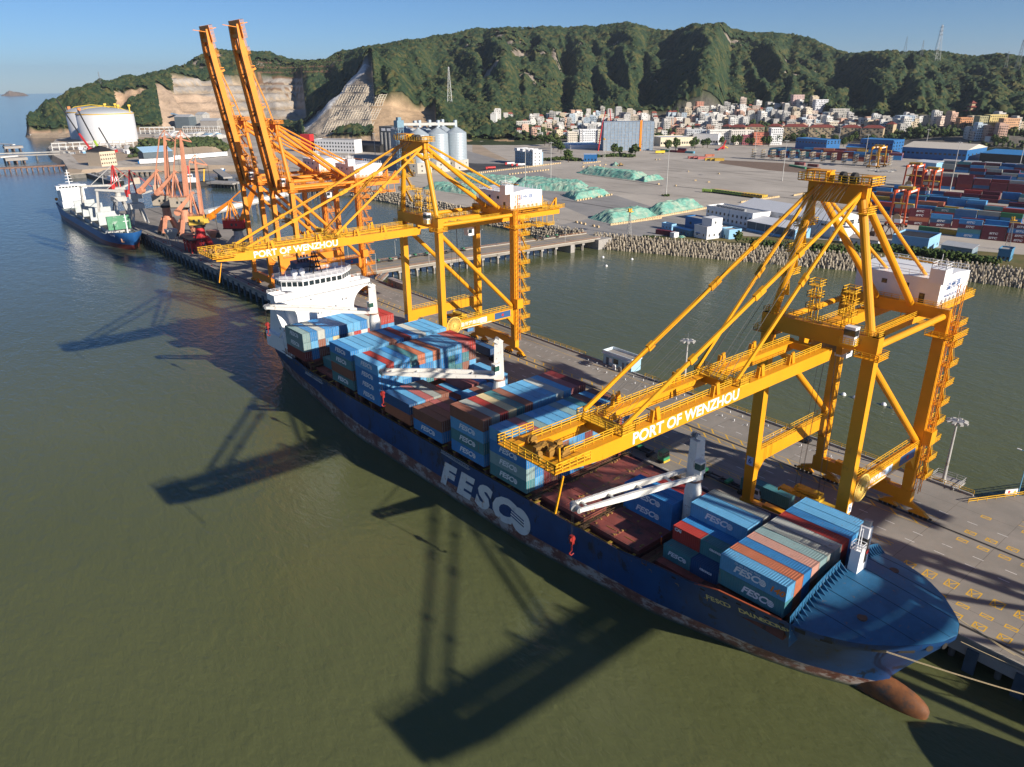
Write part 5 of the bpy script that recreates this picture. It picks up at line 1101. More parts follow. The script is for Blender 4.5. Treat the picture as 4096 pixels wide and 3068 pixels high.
    if boom == 0:
        for sy in (-1, 1):
            for xb_, nm in ((-54.5, 'outer'), (-28.5, 'inner')):
                a = Vector((apx-.4, sy*(ay+.2), az+.3)); b_ = Vector((xb_+hx, sy*gy, gz+gh+1.0)); m = MB()
                for s0, s1 in ((0, .47), (.47, 1)): m.bar(a.lerp(b_, s0), a.lerp(b_, s1), .32, .62)
                for f in ((.30, .47, .49, .75) if nm == 'outer' else (.47, .49)): p = a.lerp(b_, f); d = (b_-a).normalized(); m.bar(p-d*.7, p+d*.7, .6, 1.0)
                P('forestay', m)
        m = MB()
        for y in (-2.6,-1.9,-.7,-.2,1.6,2.1): m.tube((apx-.6, y, az+2.6), (-30+hx+rng.uniform(-1,1), y, gz+gh+1.2), .045, n=4); m.tube((apx-.6, y, az+2.4), (-54+hx, y, gz+gh+1.2), .035, n=4)
        P('boom_hoist_rope', m, M_ROPE)
    else:
        be = Vector((math.sin(R(boom))*0, 0, 0))
        for sy in (-1, 1):
            for l_ in (28.5, 54.5):
                bp_ = Vector((hx-l_*math.cos(R(boom)), sy*gy, hz+l_*math.sin(R(boom)))); k_ = Vector((apx-2.2, sy*(gy-.3), (bp_.z+az)/2-6)) if l_ > 40 else Vector((apx-1.6, sy*(gy-.3), (bp_.z+az)/2-3))
                m = MB(); m.bar((apx-.4, sy*(ay-.1), az+.3), k_, .3, .5); m.bar(k_, bp_, .3, .5); P('forestay', m)
    # machinery house across the landward girders
    hx0, hx1, hy0, hy1, h0, h1 = G+.6, G+14.5, -8.0, 9.2, bz+2.3, bz+8.0
    m = MB(); m.bx(hx0-1.2,hx1+1.3,hy0-1.4,hy1+1.2,h0-.3,h0); P('house_deck', m); m = MB(); m.rail([(hx0-1.2,hy1+1.2,h0),(hx0-1.2,hy0-1.4,h0),(hx1+1.3,hy0-1.4,h0),(hx1+1.3,hy1+1.2,h0)],1.1,1.6,.045,3); P('house_railing', m, mr)
    for y in (hy0+1, 0, hy1-1): m = MB(); m.bar((hx0-.6,y,h0-.8),(hx1+.8,y,h0-.8),.6,1.0); P('house_bearer', m)
    m = MB(); m.ext([(hx0,h0),(hx1,h0),(hx1,h1-.5),((hx0+hx1)/2,h1+.2),(hx0,h1-.5)], 1, hy0, hy1); hs = P('machinery_house', m, M_WHT)
    m = MB(); m.bx(hx0-.05,hx0,hy0+2.6,hy0+3.7,h0,h0+2.1); P('house_door', m, M_GLASS, hs)
    for y in (hy0+6, hy0+10.5, hy0+14): m = MB(); m.bx(hx0-.05,hx0,y,y+1.1,h0+2.8,h0+3.7); P('house_window', m, M_GLASS, hs)
    for x in np.arange(hx0+1.5, hx1-1, 1.9): m = MB(); m.bx(x,x+.9,hy0-.05,hy0,h0+.25,h0+1.05); P('house_vent', m, M_GRYM, hs)
    m = MB(); m.rail([(hx0+.3,hy0+.3,h1-.45),(hx0+.3,hy1-.3,h1-.45)],1.1,2.2,.04,2); m.rail([(hx1-.3,hy0+.3,h1-.45),(hx1-.3,hy1-.3,h1-.45)],1.1,2.2,.04,2); P('roof_railing', m, M_WHT, hs)
    m = MB(); m.bx(hx0-3.4,hx0-.1,hy0-1.6,hy0+1.2,h0+5.2,h1+2.4); tw = P('lift_tower_head', m, M_WHT, hs); m = MB(); m.rail([(hx0-3.3,hy0-1.5,h1+2.4),(hx0-.2,hy0-1.5,h1+2.4),(hx0-.2,hy0+1.1,h1+2.4),(hx0-3.3,hy0+1.1,h1+2.4),(hx0-3.3,hy0-1.5,h1+2.4)],1.1,1.2,.04,2); m.tube((hx0-2,hy0,h1+2.4),(hx0-2,hy0,h1+5.2),.05,n=5); P('tower_railing', m, M_WHT, tw)
    if house_text:
        text('lettering', '温州港', M_LETB, ((hx0+hx1)/2-.6, hy0-.06, h1-2.3), (1,0,0), (0,0,1), 1.8, hs, bold=.0, extrude=.01, sx=1.25); text('lettering', 'WENZHOU PORT', M_LETB, ((hx0+hx1)/2-.6, hy0-.06, h1-4.2), (1,0,0), (0,0,1), .8, hs, extrude=.01, sx=1.2)
    # lift mast and zigzag stair on the near landward leg
    y = -half-1.9; m = MB()
    for dx in (-.55,.55):
        for dy in (-.5,.5): m.bar((G+.2+dx,y+dy,5.6),(G+.2+dx,y+dy,h0+5.2),.12)
    for z_ in np.arange(6, h0+5, 1.5): m.bar((G-.35,y-.5,z_),(G+.75,y-.5,z_+1.5),.07); m.bar((G-.35,y+.5,z_),(G-.35,y-.5,z_+1.5),.07)
    P('lift_mast', m, M_ORL)
    sx0 = G+1.6; nst = 9; zst = np.linspace(8.5, bz-1.0, nst)
    for k, z_ in enumerate(zst):
        m = MB(); m.bx(sx0-.6,sx0+3.4,y-.7,y+1.5,z_-.12,z_); P('stair_landing', m); m = MB(); m.rail([(sx0-.6,y-.7,z_),(sx0+3.4,y-.7,z_),(sx0+3.4,y+1.5,z_),(sx0-.6,y+1.5,z_)],1.1,1.3,.05,3); P('stair_railing', m, mr)
        if k < nst-1:
            z2 = zst[k+1]; m = MB(); m.bar((sx0+2.6,y+.3,z_),(sx0+.2,y+.3,z2),.75,.14); m.bar((sx0+2.6,y-.1,z_+1),(sx0+.2,y-.1,z2+1),.06); m.bar((sx0-.6,y+.4,z_-.1),(sx0+2.2,y+.4,z_-1.3),.12); P('stair_flight', m, mr)
    m = MB(); m.bx(G-2.4,G+4.8,-half-3.2,-half+2.2,bz-3.2,bz-3.05); P('stair_platform', m); m = MB(); m.rail([(G-2.4,-half-3.2,bz-3.05),(G+4.8,-half-3.2,bz-3.05),(G+4.8,-half+2.2,bz-3.05)],1.1,1.3,.05,3); m.rail([(G-2.4,-half+2.2,bz-3.05),(G-2.4,-half-3.2,bz-3.05)],1.1,1.3,.05,3); P('platform_railing', m, mr)
    m = MB(); m.bx(G-.9,G+1.6,-half-2.8,-half-1.2,17.2,20.4); P('switch_cabinet', m)
    # stair and landings up the A-frame on the far side
    for k in range(4):
        f0, f1 = .12+.2*k, .12+.2*(k+1); a = Vector((0,half-.6,bt)).lerp(Vector((apx,ay,az)), f0)+Vector((1.6,.6,0)); b_ = Vector((0,half-.6,bt)).lerp(Vector((apx,ay,az)), f1)+Vector((1.6,.6,0))
        m = MB(); m.bar(a+Vector((2.2,0,0)), b_-Vector((.4,0,0)), .8, .14); m.bar(a+Vector((2.2,-.4,1)), b_+Vector((-.4,-.4,1)), .06); m.bar(a+Vector((2.2,.4,1)), b_+Vector((-.4,.4,1)), .06); P('a_frame_stair', m, mr)
        m = MB(); m.bx(b_.x-2.4,b_.x+2.6,b_.y-.9,b_.y+.9,b_.z-.12,b_.z); m.rail([(b_.x-2.4,b_.y-.9,b_.z),(b_.x+2.6,b_.y-.9,b_.z),(b_.x+2.6,b_.y+.9,b_.z),(b_.x-2.4,b_.y+.9,b_.z),(b_.x-2.4,b_.y-.9,b_.z)],1.1,1.3,.05,3); P('a_frame_landing', m, mr)
    m = MB(); m.bx(apx-1.6,apx+1.6,-ay-2.2,-ay-.4,az-3.2,az-3.05); m.rail([(apx-1.6,-ay-2.2,az-3.05),(apx+1.6,-ay-2.2,az-3.05),(apx+1.6,-ay-.4,az-3.05)],1.1,1.1,.05,3); m.rail([(apx,-ay-1.6,az-3),(apx,-ay-1.6,az+1)],.5,.6,.05,2); P('apex_ladder', m, mr)
    # latch frames, check cabin and gear on the sea cross beam
    for y in (2.4, -4.2):
        m = MB()
        for dx in (-.6,.6):
            for dy in (-.6,.6): m.bar((1.4+dx,y+dy,bt),(1.4+dx,y+dy,bt+6.6),.15)
        for z_ in (2.2,4.4,6.6): m.bx(.3,2.5,y-1.1,y+1.1,bt+z_-.08,bt+z_); m.rail([(.3,y-1.1,bt+z_),(2.5,y-1.1,bt+z_),(2.5,y+1.1,bt+z_),(.3,y+1.1,bt+z_),(.3,y-1.1,bt+z_)],1.0,1.,.045,2)
        m.rail([(2.5,y+1.1,bt),(2.5,y+1.1,bt+6.6)],.6,.7,.045,2); P('latch_frame', m, mr)
    m = MB(); m.bx(-2.6,-.95,-half+2.2,-half+4.2,bt-1.6,bt+1.5); cb = P('check_cabin', m, M_WHT); m = MB(); m.bx(-2.64,-1.3,-half+2.16,-half+4.24,bt-.1,bt+1.0); P('cabin_window', m, M_GLASS, cb); m = MB(); m.bx(-2.9,-.85,-half+1.9,-half+4.6,bt-1.75,bt-1.6); m.rail([(-2.9,-half+4.6,bt-1.6),(-2.9,-half+1.9,bt-1.6),(-.9,-half+1.9,bt-1.6)],1.1,1.,.045,3); P('cabin_platform', m, mr, cb)
    # trolley, driver's cab and spreader
    zt = gz-.2; tr = MB(); tr.bx(trolley-3,trolley+3,-gy+.9,gy-.9,zt-.2,zt+1.1); [tr.tube((trolley+x,-1.6,zt+1.6),(trolley+x,1.6,zt+1.6),.5,n=10) for x in (-1.8,1.6)]; P('trolley', tr, mat('trolley_grey',(.24,.20,.13),.6,var=.3))
    m = MB(); m.ext([(trolley+4.0,zt-3.4),(trolley+6.2,zt-3.4),(trolley+6.2,zt-.8),(trolley+3.6,zt-.8)], 1, -1.2, 1.2); dc = P('driver_cab', m, M_WHT); m = MB(); m.bx(trolley+3.9,trolley+5.4,-1.24,1.24,zt-2.6,zt-1.3); P('cab_window', m, M_GLASS, dc)
    m = MB()
    for dx, dy in ((-1.2,-2.6),(1.2,-2.6),(-1.2,2.6),(1.2,2.6),(-.9,-2.3),(.9,2.3)): m.tube((trolley+dx, dy*.6, zt), (trolley+dx*.8, dy, spreader+1.8), .04, n=4)
    P('hoist_rope', m, M_ROPE)
    m = MB(); m.bx(trolley-.9,trolley+.9,-6.05,6.05,spreader-.25,spreader+.25); m.bx(trolley-1.2,trolley+1.2,-3,3,spreader+.25,spreader+.9); m.bx(trolley-1,trolley+1,-2.8,2.8,spreader+1.2,spreader+1.9); [m.bx(trolley-1.2,trolley+1.2,s_*6.05-.15,s_*6.05+.15,spreader-.45,spreader+.2) for s_ in (-1,1)]
    [m.tube((trolley-.6,y_-.12,spreader+1.9),(trolley-.6,y_+.12,spreader+1.9),.55,n=10) for y_ in (-2.4,2.4)]; P('spreader', m, mat('spreader_yellow',(.55,.34,.02),.6,var=.3,dirt=(.08,.06,.03),dirt_amt=.2,dirt_scale=1.))
    # cable reel at the near waterside leg, number plates, banner
    y = -half-1.25; m = MB(); n_ = 36
    for k in range(n_): a = 2*math.pi*k/n_; m.bar((3.6+.5*math.cos(a),y,16.2+.5*math.sin(a)),(3.6+2.7*math.cos(a),y,16.2+2.7*math.sin(a)),.14,.10,up=(0,1,0))
    for k in range(28): a, b_ = 2*math.pi*k/28, 2*math.pi*(k+1)/28; m.bar((3.6+2.75*math.cos(a),y,16.2+2.75*math.sin(a)),(3.6+2.75*math.cos(b_),y,16.2+2.75*math.sin(b_)),.3,.14,up=(0,1,0))
    m.tube((3.6,y-.3,16.2),(3.6,y+.5,16.2),.55,n=14); P('cable_reel', m, mat('reel_yellow',(.72,.50,.12),.5,var=.1))
    if num:
        for (px, py, nx) in ((-.86, half, -1),):
            m = MB(); m.bx(px-.06,px,py-.75,py+.75,13.9,15.9); pl = P('number_plate', m, mat('plate_blue_white',(.42,.56,.72),.5)); text('number', num, M_LETB, (px-.075, py, 14.9), (0,-1,0), (0,0,1), 1.7, pl, extrude=.005, bold=.03)
        m = MB(); m.bx(-.5,.9,-half-1.18,-half-1.12,12.0,14.0); pl = P('number_plate', m, M_WHT); text('number', num, M_LETB, (.2,-half-1.2,13.), (1,0,0), (0,0,1), 1.8, pl, extrude=.005, bold=.03)
    text('banner', '温州港集团', M_LET, (10.3, -half-.79, 15.6), (1,0,0), (0,0,1), 1.5, t, bold=.02, extrude=.01, sx=1.1)
    m = MB(); m.bx(7.0,19.2,-half-.79,-half-.765,14.35,14.5); P('banner_line', m, M_LET)
    m = MB(); m.bx(14.4,17.2,-half-.79,-half-.762,14.8,16.5); P('banner_board', m, mat('board_white_blue',(.55,.68,.80),.5))
    m = MB(); m.bx(20.6,27.4,-half-.80,-half-.762,14.6,16.8); bb_ = P('banner_panel', m, mat('board_navy',(.03,.09,.22),.5)); m = MB(); m.tube((24.,-half-.81,15.7),(24.,-half-.84,15.7),.5,n=12); P('banner_disc', m, M_RED, bb_)
    return t
YC = sts((126.7, 64.7, QZ), 'bright yellow quay crane nearest the camera with its boom lowered over the bow', M_YEL, M_RAIL, '6', trolley=6.0, spreader=8.)
YM = sts((127.8, 200.2, QZ), 'yellow quay crane beside the ship bridge, boom lowered, carrying a blue container', M_YEL, M_RAIL, '5', gz=45.4, az=71.3, ay=5.6, half=10.3, tip=-66.0, trolley=14.0, spreader=14., rear=56.)
O1 = sts((129.0, 308.0, QZ), 'orange quay crane with raised boom, nearer of the pair', M_ORG, M_ORL, None, gz=46.5, az=72.8, ay=4.2, half=10.1, tip=-66.5, boom=82, name_text=False, house_text=False, trolley=16, spreader=28., rear=55.)
O2 = sts((129.0, 341.5, QZ), 'orange quay crane with raised boom, farther of the pair', M_ORG, M_ORL, None, gz=46.5, az=73.2, ay=4.2, half=10.1, tip=-66.5, boom=82, name_text=False, house_text=False, trolley=16, spreader=28., rear=55.)
Y3 = sts((126.7, -38.0, QZ), 'yellow quay crane at the next berth whose shadow falls across the water', M_YEL, M_RAIL, '7', trolley=14, spreader=36., tip=-64.)
container('B', (127.8+14., 200.2, QZ+14.-3.2), 0, 'blue container hanging from the spreader of the farther yellow crane', 'containers on the quay')
# ------------------------------------------------------------------ quay furniture, slewing cranes, bulk carrier
def mast_light(loc, label, h=32., lamps=8, group='high mast lights'):
    t = thing('light_mast', label, 'light pole', loc, 0, group)
    m = MB(); m.tube((0,0,0),(0,0,h),.42,.2,n=10); m.tube((0,0,0),(0,0,.8),.7,n=10); m.obj('pole', M_PALE, t)
    m = MB(); m.tube((0,0,h-.6),(0,0,h-.4),1.5,n=12); m.tube((0,0,h),(0,0,h+2),.04,n=4); m.obj('lamp_ring', M_GRYM, t)
    for k in range(lamps): a = 6.283*k/lamps; m = MB(); m.bar((1.4*math.cos(a),1.4*math.sin(a),h-.5),(2.3*math.cos(a),2.3*math.sin(a),h-.75),.7,.4); m.obj('lamp', M_PALE, t)
    return t
def street_lamp(loc, label, rz=0, h=10., mt=None, group='street lamps'):
    t = thing('street_lamp', label, 'street lamp', loc, rz, group); mt = mt or M_PALE
    m = MB(); m.tube((0,0,0),(0,0,h-1),.13,.09,n=7); m.path([(0,0,h-1),(.3,0,h-.3),(.9,0,h),(1.8,0,h+.1)], .07, 6); m.obj('pole', mt, t)
    m = MB(); m.bar((1.6,0,h+.1),(2.5,0,h+.12),.35,.14); m.obj('lamp', M_WHT, t); return t
mast_light((176.6, 54.2, QZ), 'tall floodlight mast on its platform at the quay corner beyond the near crane', 16.5, 8)
m = MB(); m.bx(173.8,181.5,51,57.4,QZ-.9,QZ-.3); m.bx(175.4,178,52.8,55.6,QZ-.3,QZ+.2); o = m.obj('mast_platform', M_CONC); tag(o, 'concrete platform under the floodlight mast at the quay corner', 'platform')
m = MB(); m.rail([(174,51,QZ-.3),(181.4,51,QZ-.3),(181.4,57.3,QZ-.3),(174,57.3,QZ-.3)],1.1,1.8,.05,2); m.obj('railing', M_PALE, o)
mast_light((176.4, 130.5, QZ), 'floodlight mast at the landward quay edge right of the blue hut', 16.5, 8)
mast_light((177.2, 290.6, QZ), 'floodlight mast beside the brown shed near the trestle bridge', 16.5, 8)
street_lamp((183, 40.6, QZ), 'blue lamp post standing at the rail of the quay corner', R(90), 11., M_BLUEW)
# blue hut
t = thing('quay_hut', 'pale blue flat roofed hut at the landward edge of the quay', 'hut', (174.6, 163.2, QZ), R(-90))
m = MB(); m.bx(0,12.6,0,4.6,0,3.9); w = m.obj('wall', mat('hut_blue',(.33,.52,.64),.7,var=.06), t)
m = MB(); [m.bx(*a) for a in ((-.25,12.85,-.25,.0,3.9,4.8),(-.25,12.85,4.6,4.85,3.9,4.8),(-.25,0,0,4.6,3.9,4.8),(12.6,12.85,0,4.6,3.9,4.8))]; m.bx(-.4,13,-.6,-.25,3.75,3.9); m.obj('parapet', mat('hut_trim',(.58,.68,.74),.7), t)
m = MB(); m.bx(0.01,12.59,.01,4.59,3.9,3.95); m.obj('roof', M_CONC, t)
for a in ((1.3,2.5,.1,2.6,'door'),(4.6,6.8,1.2,2.9,'window'),(10.4,11.6,.9,2.8,'window'),(8.5,9.4,.1,2.5,'door')): m = MB(); m.bx(a[0],a[1],-.05,0,a[2],a[3]); m.obj(a[4], M_GLASS if a[4] == 'window' else mat('hut_door',(.10,.13,.17),.6), t)
m = MB(); m.bx(2.8,4.0,-.05,0,1.1,2.6); m.obj('notice_board', M_WHT, t)
for i, dy in enumerate((0, 2.2, 4.1)):
    m = MB(); m.bx(0,.3,0,1.3,0,1.5); m.bx(.05,.4,.2,1.1,1.5,1.7); o = m.obj('electric_cabinet', M_WHT if i != 1 else M_GRYM); o.location = (172.6, 150.5+dy*1.3, QZ); tag(o, ('small white cabinet','small grey cabinet','second white cabinet')[i]+' in front of the blue quay hut', 'cabinet', 'cabinets by the hut')
# brown shed by the bridge
t = thing('brown_shed', 'long grey-brown portable shed at the quay edge by the bridge', 'shed', (175.0, 305., QZ), R(-92)); m = MB(); m.bx(0,15,0,2.6,0,2.9); m.obj('wall', mat('shed_brown',(.22,.17,.15),.7,var=.1), t)
m = MB(); m.bx(-.2,15.2,-.2,2.8,2.9,3.05); m.obj('roof', mat('shed_roof',(.36,.31,.28),.7), t)
for x in (2,7,11): m = MB(); m.bx(x,x+1,-.04,0,.2 if x == 7 else 1.1,2.2); m.obj('door' if x == 7 else 'window', M_GLASS, t)
# terminal tractors and trailers
wh = MB(); wh.tube((-.18,0,.5),(.18,0,.5),.5,n=12); WHEEL = wh.mesh('wheel', M_TYRE)
def tractor(loc, rz, label, cabmat=None, trailer=True, load=False):
    t = thing('terminal_tractor', label, 'truck', loc, rz, 'terminal tractors'); cm = cabmat or M_WHT
    m = MB(); m.bx(-1.1,1.1,-.2,5.2,.55,1.0); m.bx(-.6,.6,-6,-.2,.7,1.0); m.obj('chassis', M_DRK, t)
    m = MB(); m.ext([(3.4,1.0),(5.4,1.0),(5.3,1.9),(4.9,3.3),(3.4,3.3)], 0, -1.15, 1.15); c = m.obj('cab', cm, t)
    m = MB(); m.bx(-1.0,1.0,5.0,5.32,2.0,3.0); [m.bx(s_*1.16-.02,s_*1.16+.02,3.7,4.9,2.0,3.0) for s_ in (-1,1)]; m.obj('window', M_GLASS, c)
    m = MB(); m.bx(-1.2,1.2,5.3,5.5,.5,1.0); m.obj('bumper', M_PAINTY, t)
    for x in (-.9,.9):
        for y in (4.4,1.0,-.0): inst('wheel', WHEEL, t, (x,y,0))
    if trailer:
        tr = thing('trailer', label.replace('white terminal tractor', 'skeleton trailer behind the tractor') if 'white terminal tractor' in label else label+' trailer', 'trailer', loc, rz, 'skeleton trailers')
        m = MB(); [m.bx(s_*.7-.12,s_*.7+.12,-12.4,.4,1.05,1.4) for s_ in (-1,1)]; [m.bx(-1.2,1.2,y-.15,y+.15,1.05,1.42) for y in (-12.2,-9,-6,-3,.2)]; m.obj('frame', mat('trailer_frame',(.07,.07,.07),.6,dirt=RUST,dirt_amt=.2), tr)
        for y in (-10.6,-3.6): m = MB(); m.bx(-1.1,1.1,y-.5,y+.5,1.42,1.9); m.obj('bolster', M_GREENP, tr)
        for x in (-.95,.95):
            for y in (-11.3,-10.1): inst('wheel', WHEEL, tr, (x,y,0))
    return t
bdir = math.atan2(-(A1[0]-A0[0]), (A1[1]-A0[1]))
for i, (x, y) in enumerate(((194.3, 348.2), (216.8, 347.0), (239.5, 343.6), (293, 339.5))):
    if i < 3: tractor((x-3, y+.5, QZ), bdir+math.pi, 'white terminal tractor on the trestle bridge, %s from the quay' % ordn(i))
tractor((303, 337.8, QZ), bdir+math.pi, 'dark terminal tractor parked nearest the land on the trestle bridge', M_DRK)
tractor((136.2, 82.2, QZ), math.pi, 'white terminal tractor behind the fore deck crane', None)
tractor((134.2, 108., QZ), math.pi, 'dark terminal tractor with green bolsters beside the open hatches', M_GREENP)
tractor((136.6, 62.3+8, QZ), math.pi, 'grey terminal tractor carrying a teal container under the near crane', M_GRYM)
container('T', (136.6, 70.3+5.8, QZ+1.45), 0, 'teal container on a trailer beneath the near yellow crane', 'containers on the quay')
container('DB', (148, 196, QZ+1.45), 0, 'dark blue container on a trailer under the farther yellow crane', 'containers on the quay')
tractor((148, 190.5, QZ), math.pi, 'white terminal tractor under the farther yellow crane', None)
# black car
def car(loc, rz, col, label, group='cars on the quay'):
    t = thing('car', label, 'car', loc, rz, group); mt = mat('car_paint_%d%d%d' % tuple(int(c*99) for c in col), col, .25, var=.03, spec=.7)
    m = MB(); m.ext([(-2.2,.35),(2.2,.35),(2.25,.75),(1.2,.9),(.7,1.42),(-1.1,1.45),(-1.7,.98),(-2.25,.9)], 0, -.88, .88); m.obj('body', mt, t)
    m = MB(); m.ext([(1.05,.95),(.62,1.36),(-1.02,1.38),(-1.5,1.0)], 0, -.9, .9); m.obj('window', M_GLASS, t)
    for x in (-.8,.8):
        for y in (-1.35,1.4): inst('wheel', WHEEL, t, (x,y,-.16), scale=(.7,.66,.66))
    return t
p = at(2900+640/2.0711, 1300+960/2.0711); car((p[0], p[1], QZ), 0, (.012,.013,.016), 'black saloon car parked behind the portal of the near crane')
# slewing portal cranes
def slew(loc, rz, label, mb, mh, leg=15., hh=8., jib=34., lean=10., apex_dx=6., cab_w=9., base=None):
    t = thing('slewing_crane', label, 'crane', loc, 0, 'slewing portal cranes'); base = base or mb
    for sx in (-1,1):
        for sy in (-1,1): m = MB(); m.bar((sx*5.2,sy*5.2,1.6),(sx*2.0,sy*2.0,leg*.62),1.7,1.7,1.9,1.9); m.obj('portal_leg', base, t); m = MB(); m.bx(sx*5.2-.6,sx*5.2+.6,sy*5.2-2.4,sy*5.2+2.4,.3,1.7); m.obj('bogie', M_DRK, t)
    m = MB(); m.tube((0,0,leg*.55),(0,0,leg),2.9,2.4,n=16); m.obj('pedestal', base, t)
    top = bpy.data.objects.new('slewing_upper', None); COL.objects.link(top); top.parent = t; top.location = (0,0,leg); top.rotation_euler = (0,0,rz)
    m = MB(); m.tube((0,0,0),(0,0,1.1),3.2,n=18); m.bx(-cab_w*.62,cab_w*.45,-3.4,3.4,1.1,1.6); m.obj('slewing_deck', M_DRK, top)
    m = MB(); m.bx(-cab_w*.6,cab_w*.4,-3.2,3.2,1.6,hh); h_ = m.obj('engine_house', mh, top)
    for x in (-2.5,.2): m = MB(); m.bx(x,x+1.2,-3.25,-3.2,hh*.5,hh*.5+1.5); m.obj('window', M_GLASS, h_)
    a = R(90-lean); F = Vector((cab_w*.3,0,hh)); E_ = F+Vector((math.cos(a)*jib,0,math.sin(a)*jib))
    for sy in (-1,1): m = MB(); m.bar(F+Vector((0,sy*1.7,0)), F.lerp(E_,.45)+Vector((0,sy*1.1,0)), 1.4,2.0,1.4,2.6); m.bar(F.lerp(E_,.45)+Vector((0,sy*1.1,0)), E_+Vector((0,sy*.55,0)), 1.4,2.6,.8,1.3); m.obj('main_jib', mb, top)
    P1 = E_+Vector((apex_dx,0,-jib*.09)); P2 = E_+Vector((-apex_dx*.55,0,-jib*.02)); T_ = E_+Vector((.4,0,jib*.10))
    m = MB(); m.bar(P2,P1,.8,1.1,.5,.6); m.bar(P2,T_,.4); m.bar(T_,P1,.3); m.bar(E_,T_,.4); m.obj('fly_jib', mb, top)
    mast = Vector((-cab_w*.2,0,hh+jib*.42))
    for sy in (-1,1): m = MB(); m.bar((-cab_w*.45,sy*2.2,hh),mast+Vector((0,sy*.6,0)),.7,.9,.5,.6); m.bar((cab_w*.1,sy*2.2,hh),mast+Vector((0,sy*.6,0)),.6,.8,.5,.6); m.obj('mast_frame', mb, top)
    m = MB(); m.bar(mast,P2,.45,.6); m.obj('tie_rod', mb, top)
    cw = Vector((-cab_w*1.25,0,hh+jib*.10)); m = MB(); m.bar(mast+Vector((1.5,0,.5)),cw,1.3,1.3,1.8,2.4); m.obj('counterweight_lever', mb, top)
    m = MB(); m.tube(cw-Vector((0,2.4,.6)),cw+Vector((0,2.4,-.6)),1.9,n=16); m.obj('counterweight', mb, top)
    m = MB(); m.bar(mast,F.lerp(E_,.4),.3,.3); m.obj('luffing_rod', mb, top)
    m = MB(); [m.tube(P1+Vector((0,s_*.3,-.3)),Vector((P1.x,s_*.3,hh-10)),.05,n=4) for s_ in (-1,1)]; m.obj('hoist_rope', M_ROPE, top)
    m = MB(); c_ = Vector((P1.x,0,hh-10)); m.ext([(c_.x-1.6,c_.z-2.6),(c_.x,c_.z-3.2),(c_.x+1.6,c_.z-2.6),(c_.x+.4,c_.z),(c_.x-.4,c_.z)], 1, -1.2, 1.2); m.obj('grab', M_DRK, top)
    m = MB(); m.rail([(-cab_w*.6,-3.2,hh),(cab_w*.4,-3.2,hh),(cab_w*.4,3.2,hh),(-cab_w*.6,3.2,hh),(-cab_w*.6,-3.2,hh)],1.1,1.8,.06,2); m.obj('roof_railing', mb, top)
    m = MB(); m.bx(cab_w*.4,cab_w*.4+2.4,-1.3,1.3,2.2,4.8); c2 = m.obj('driver_cab', mh, top); m = MB(); m.bx(cab_w*.4+2.4,cab_w*.4+2.44,-1.1,1.1,3.0,4.5); m.obj('cab_window', M_GLASS, c2)
    return t
IR = -YAW
M_GRYC = mat('crane_house_buff', (.44,.38,.30), .7, var=.12, dirt=(.3,.2,.12), dirt_amt=.2)
M_YPINK = mat('house_yellow', (.66,.42,.06), .6, var=.1)
slew((137, 513, QZ), IR, 'salmon slewing crane beside the small bulk carrier, farther of two alike', M_SAL, M_GRYC, leg=17, hh=7.5, jib=36, lean=6, cab_w=11)
slew((143, 497, QZ), IR, 'salmon slewing crane with buff engine house, nearer of two alike', M_SAL, M_GRYC, leg=17, hh=7.5, jib=36, lean=4, cab_w=11)
slew((134.5, 443, QZ), IR+.2, 'red slewing crane with a yellow engine house and orange jib', M_SAL, M_YPINK, leg=14, hh=6.5, jib=30, lean=2, cab_w=8, base=M_RED)
slew((155, 440, QZ), IR-.1, 'slewing crane with red engine house and black striped pedestal', M_ORG, M_RED, leg=10, hh=6.0, jib=26, lean=28, cab_w=12, base=M_PALE)
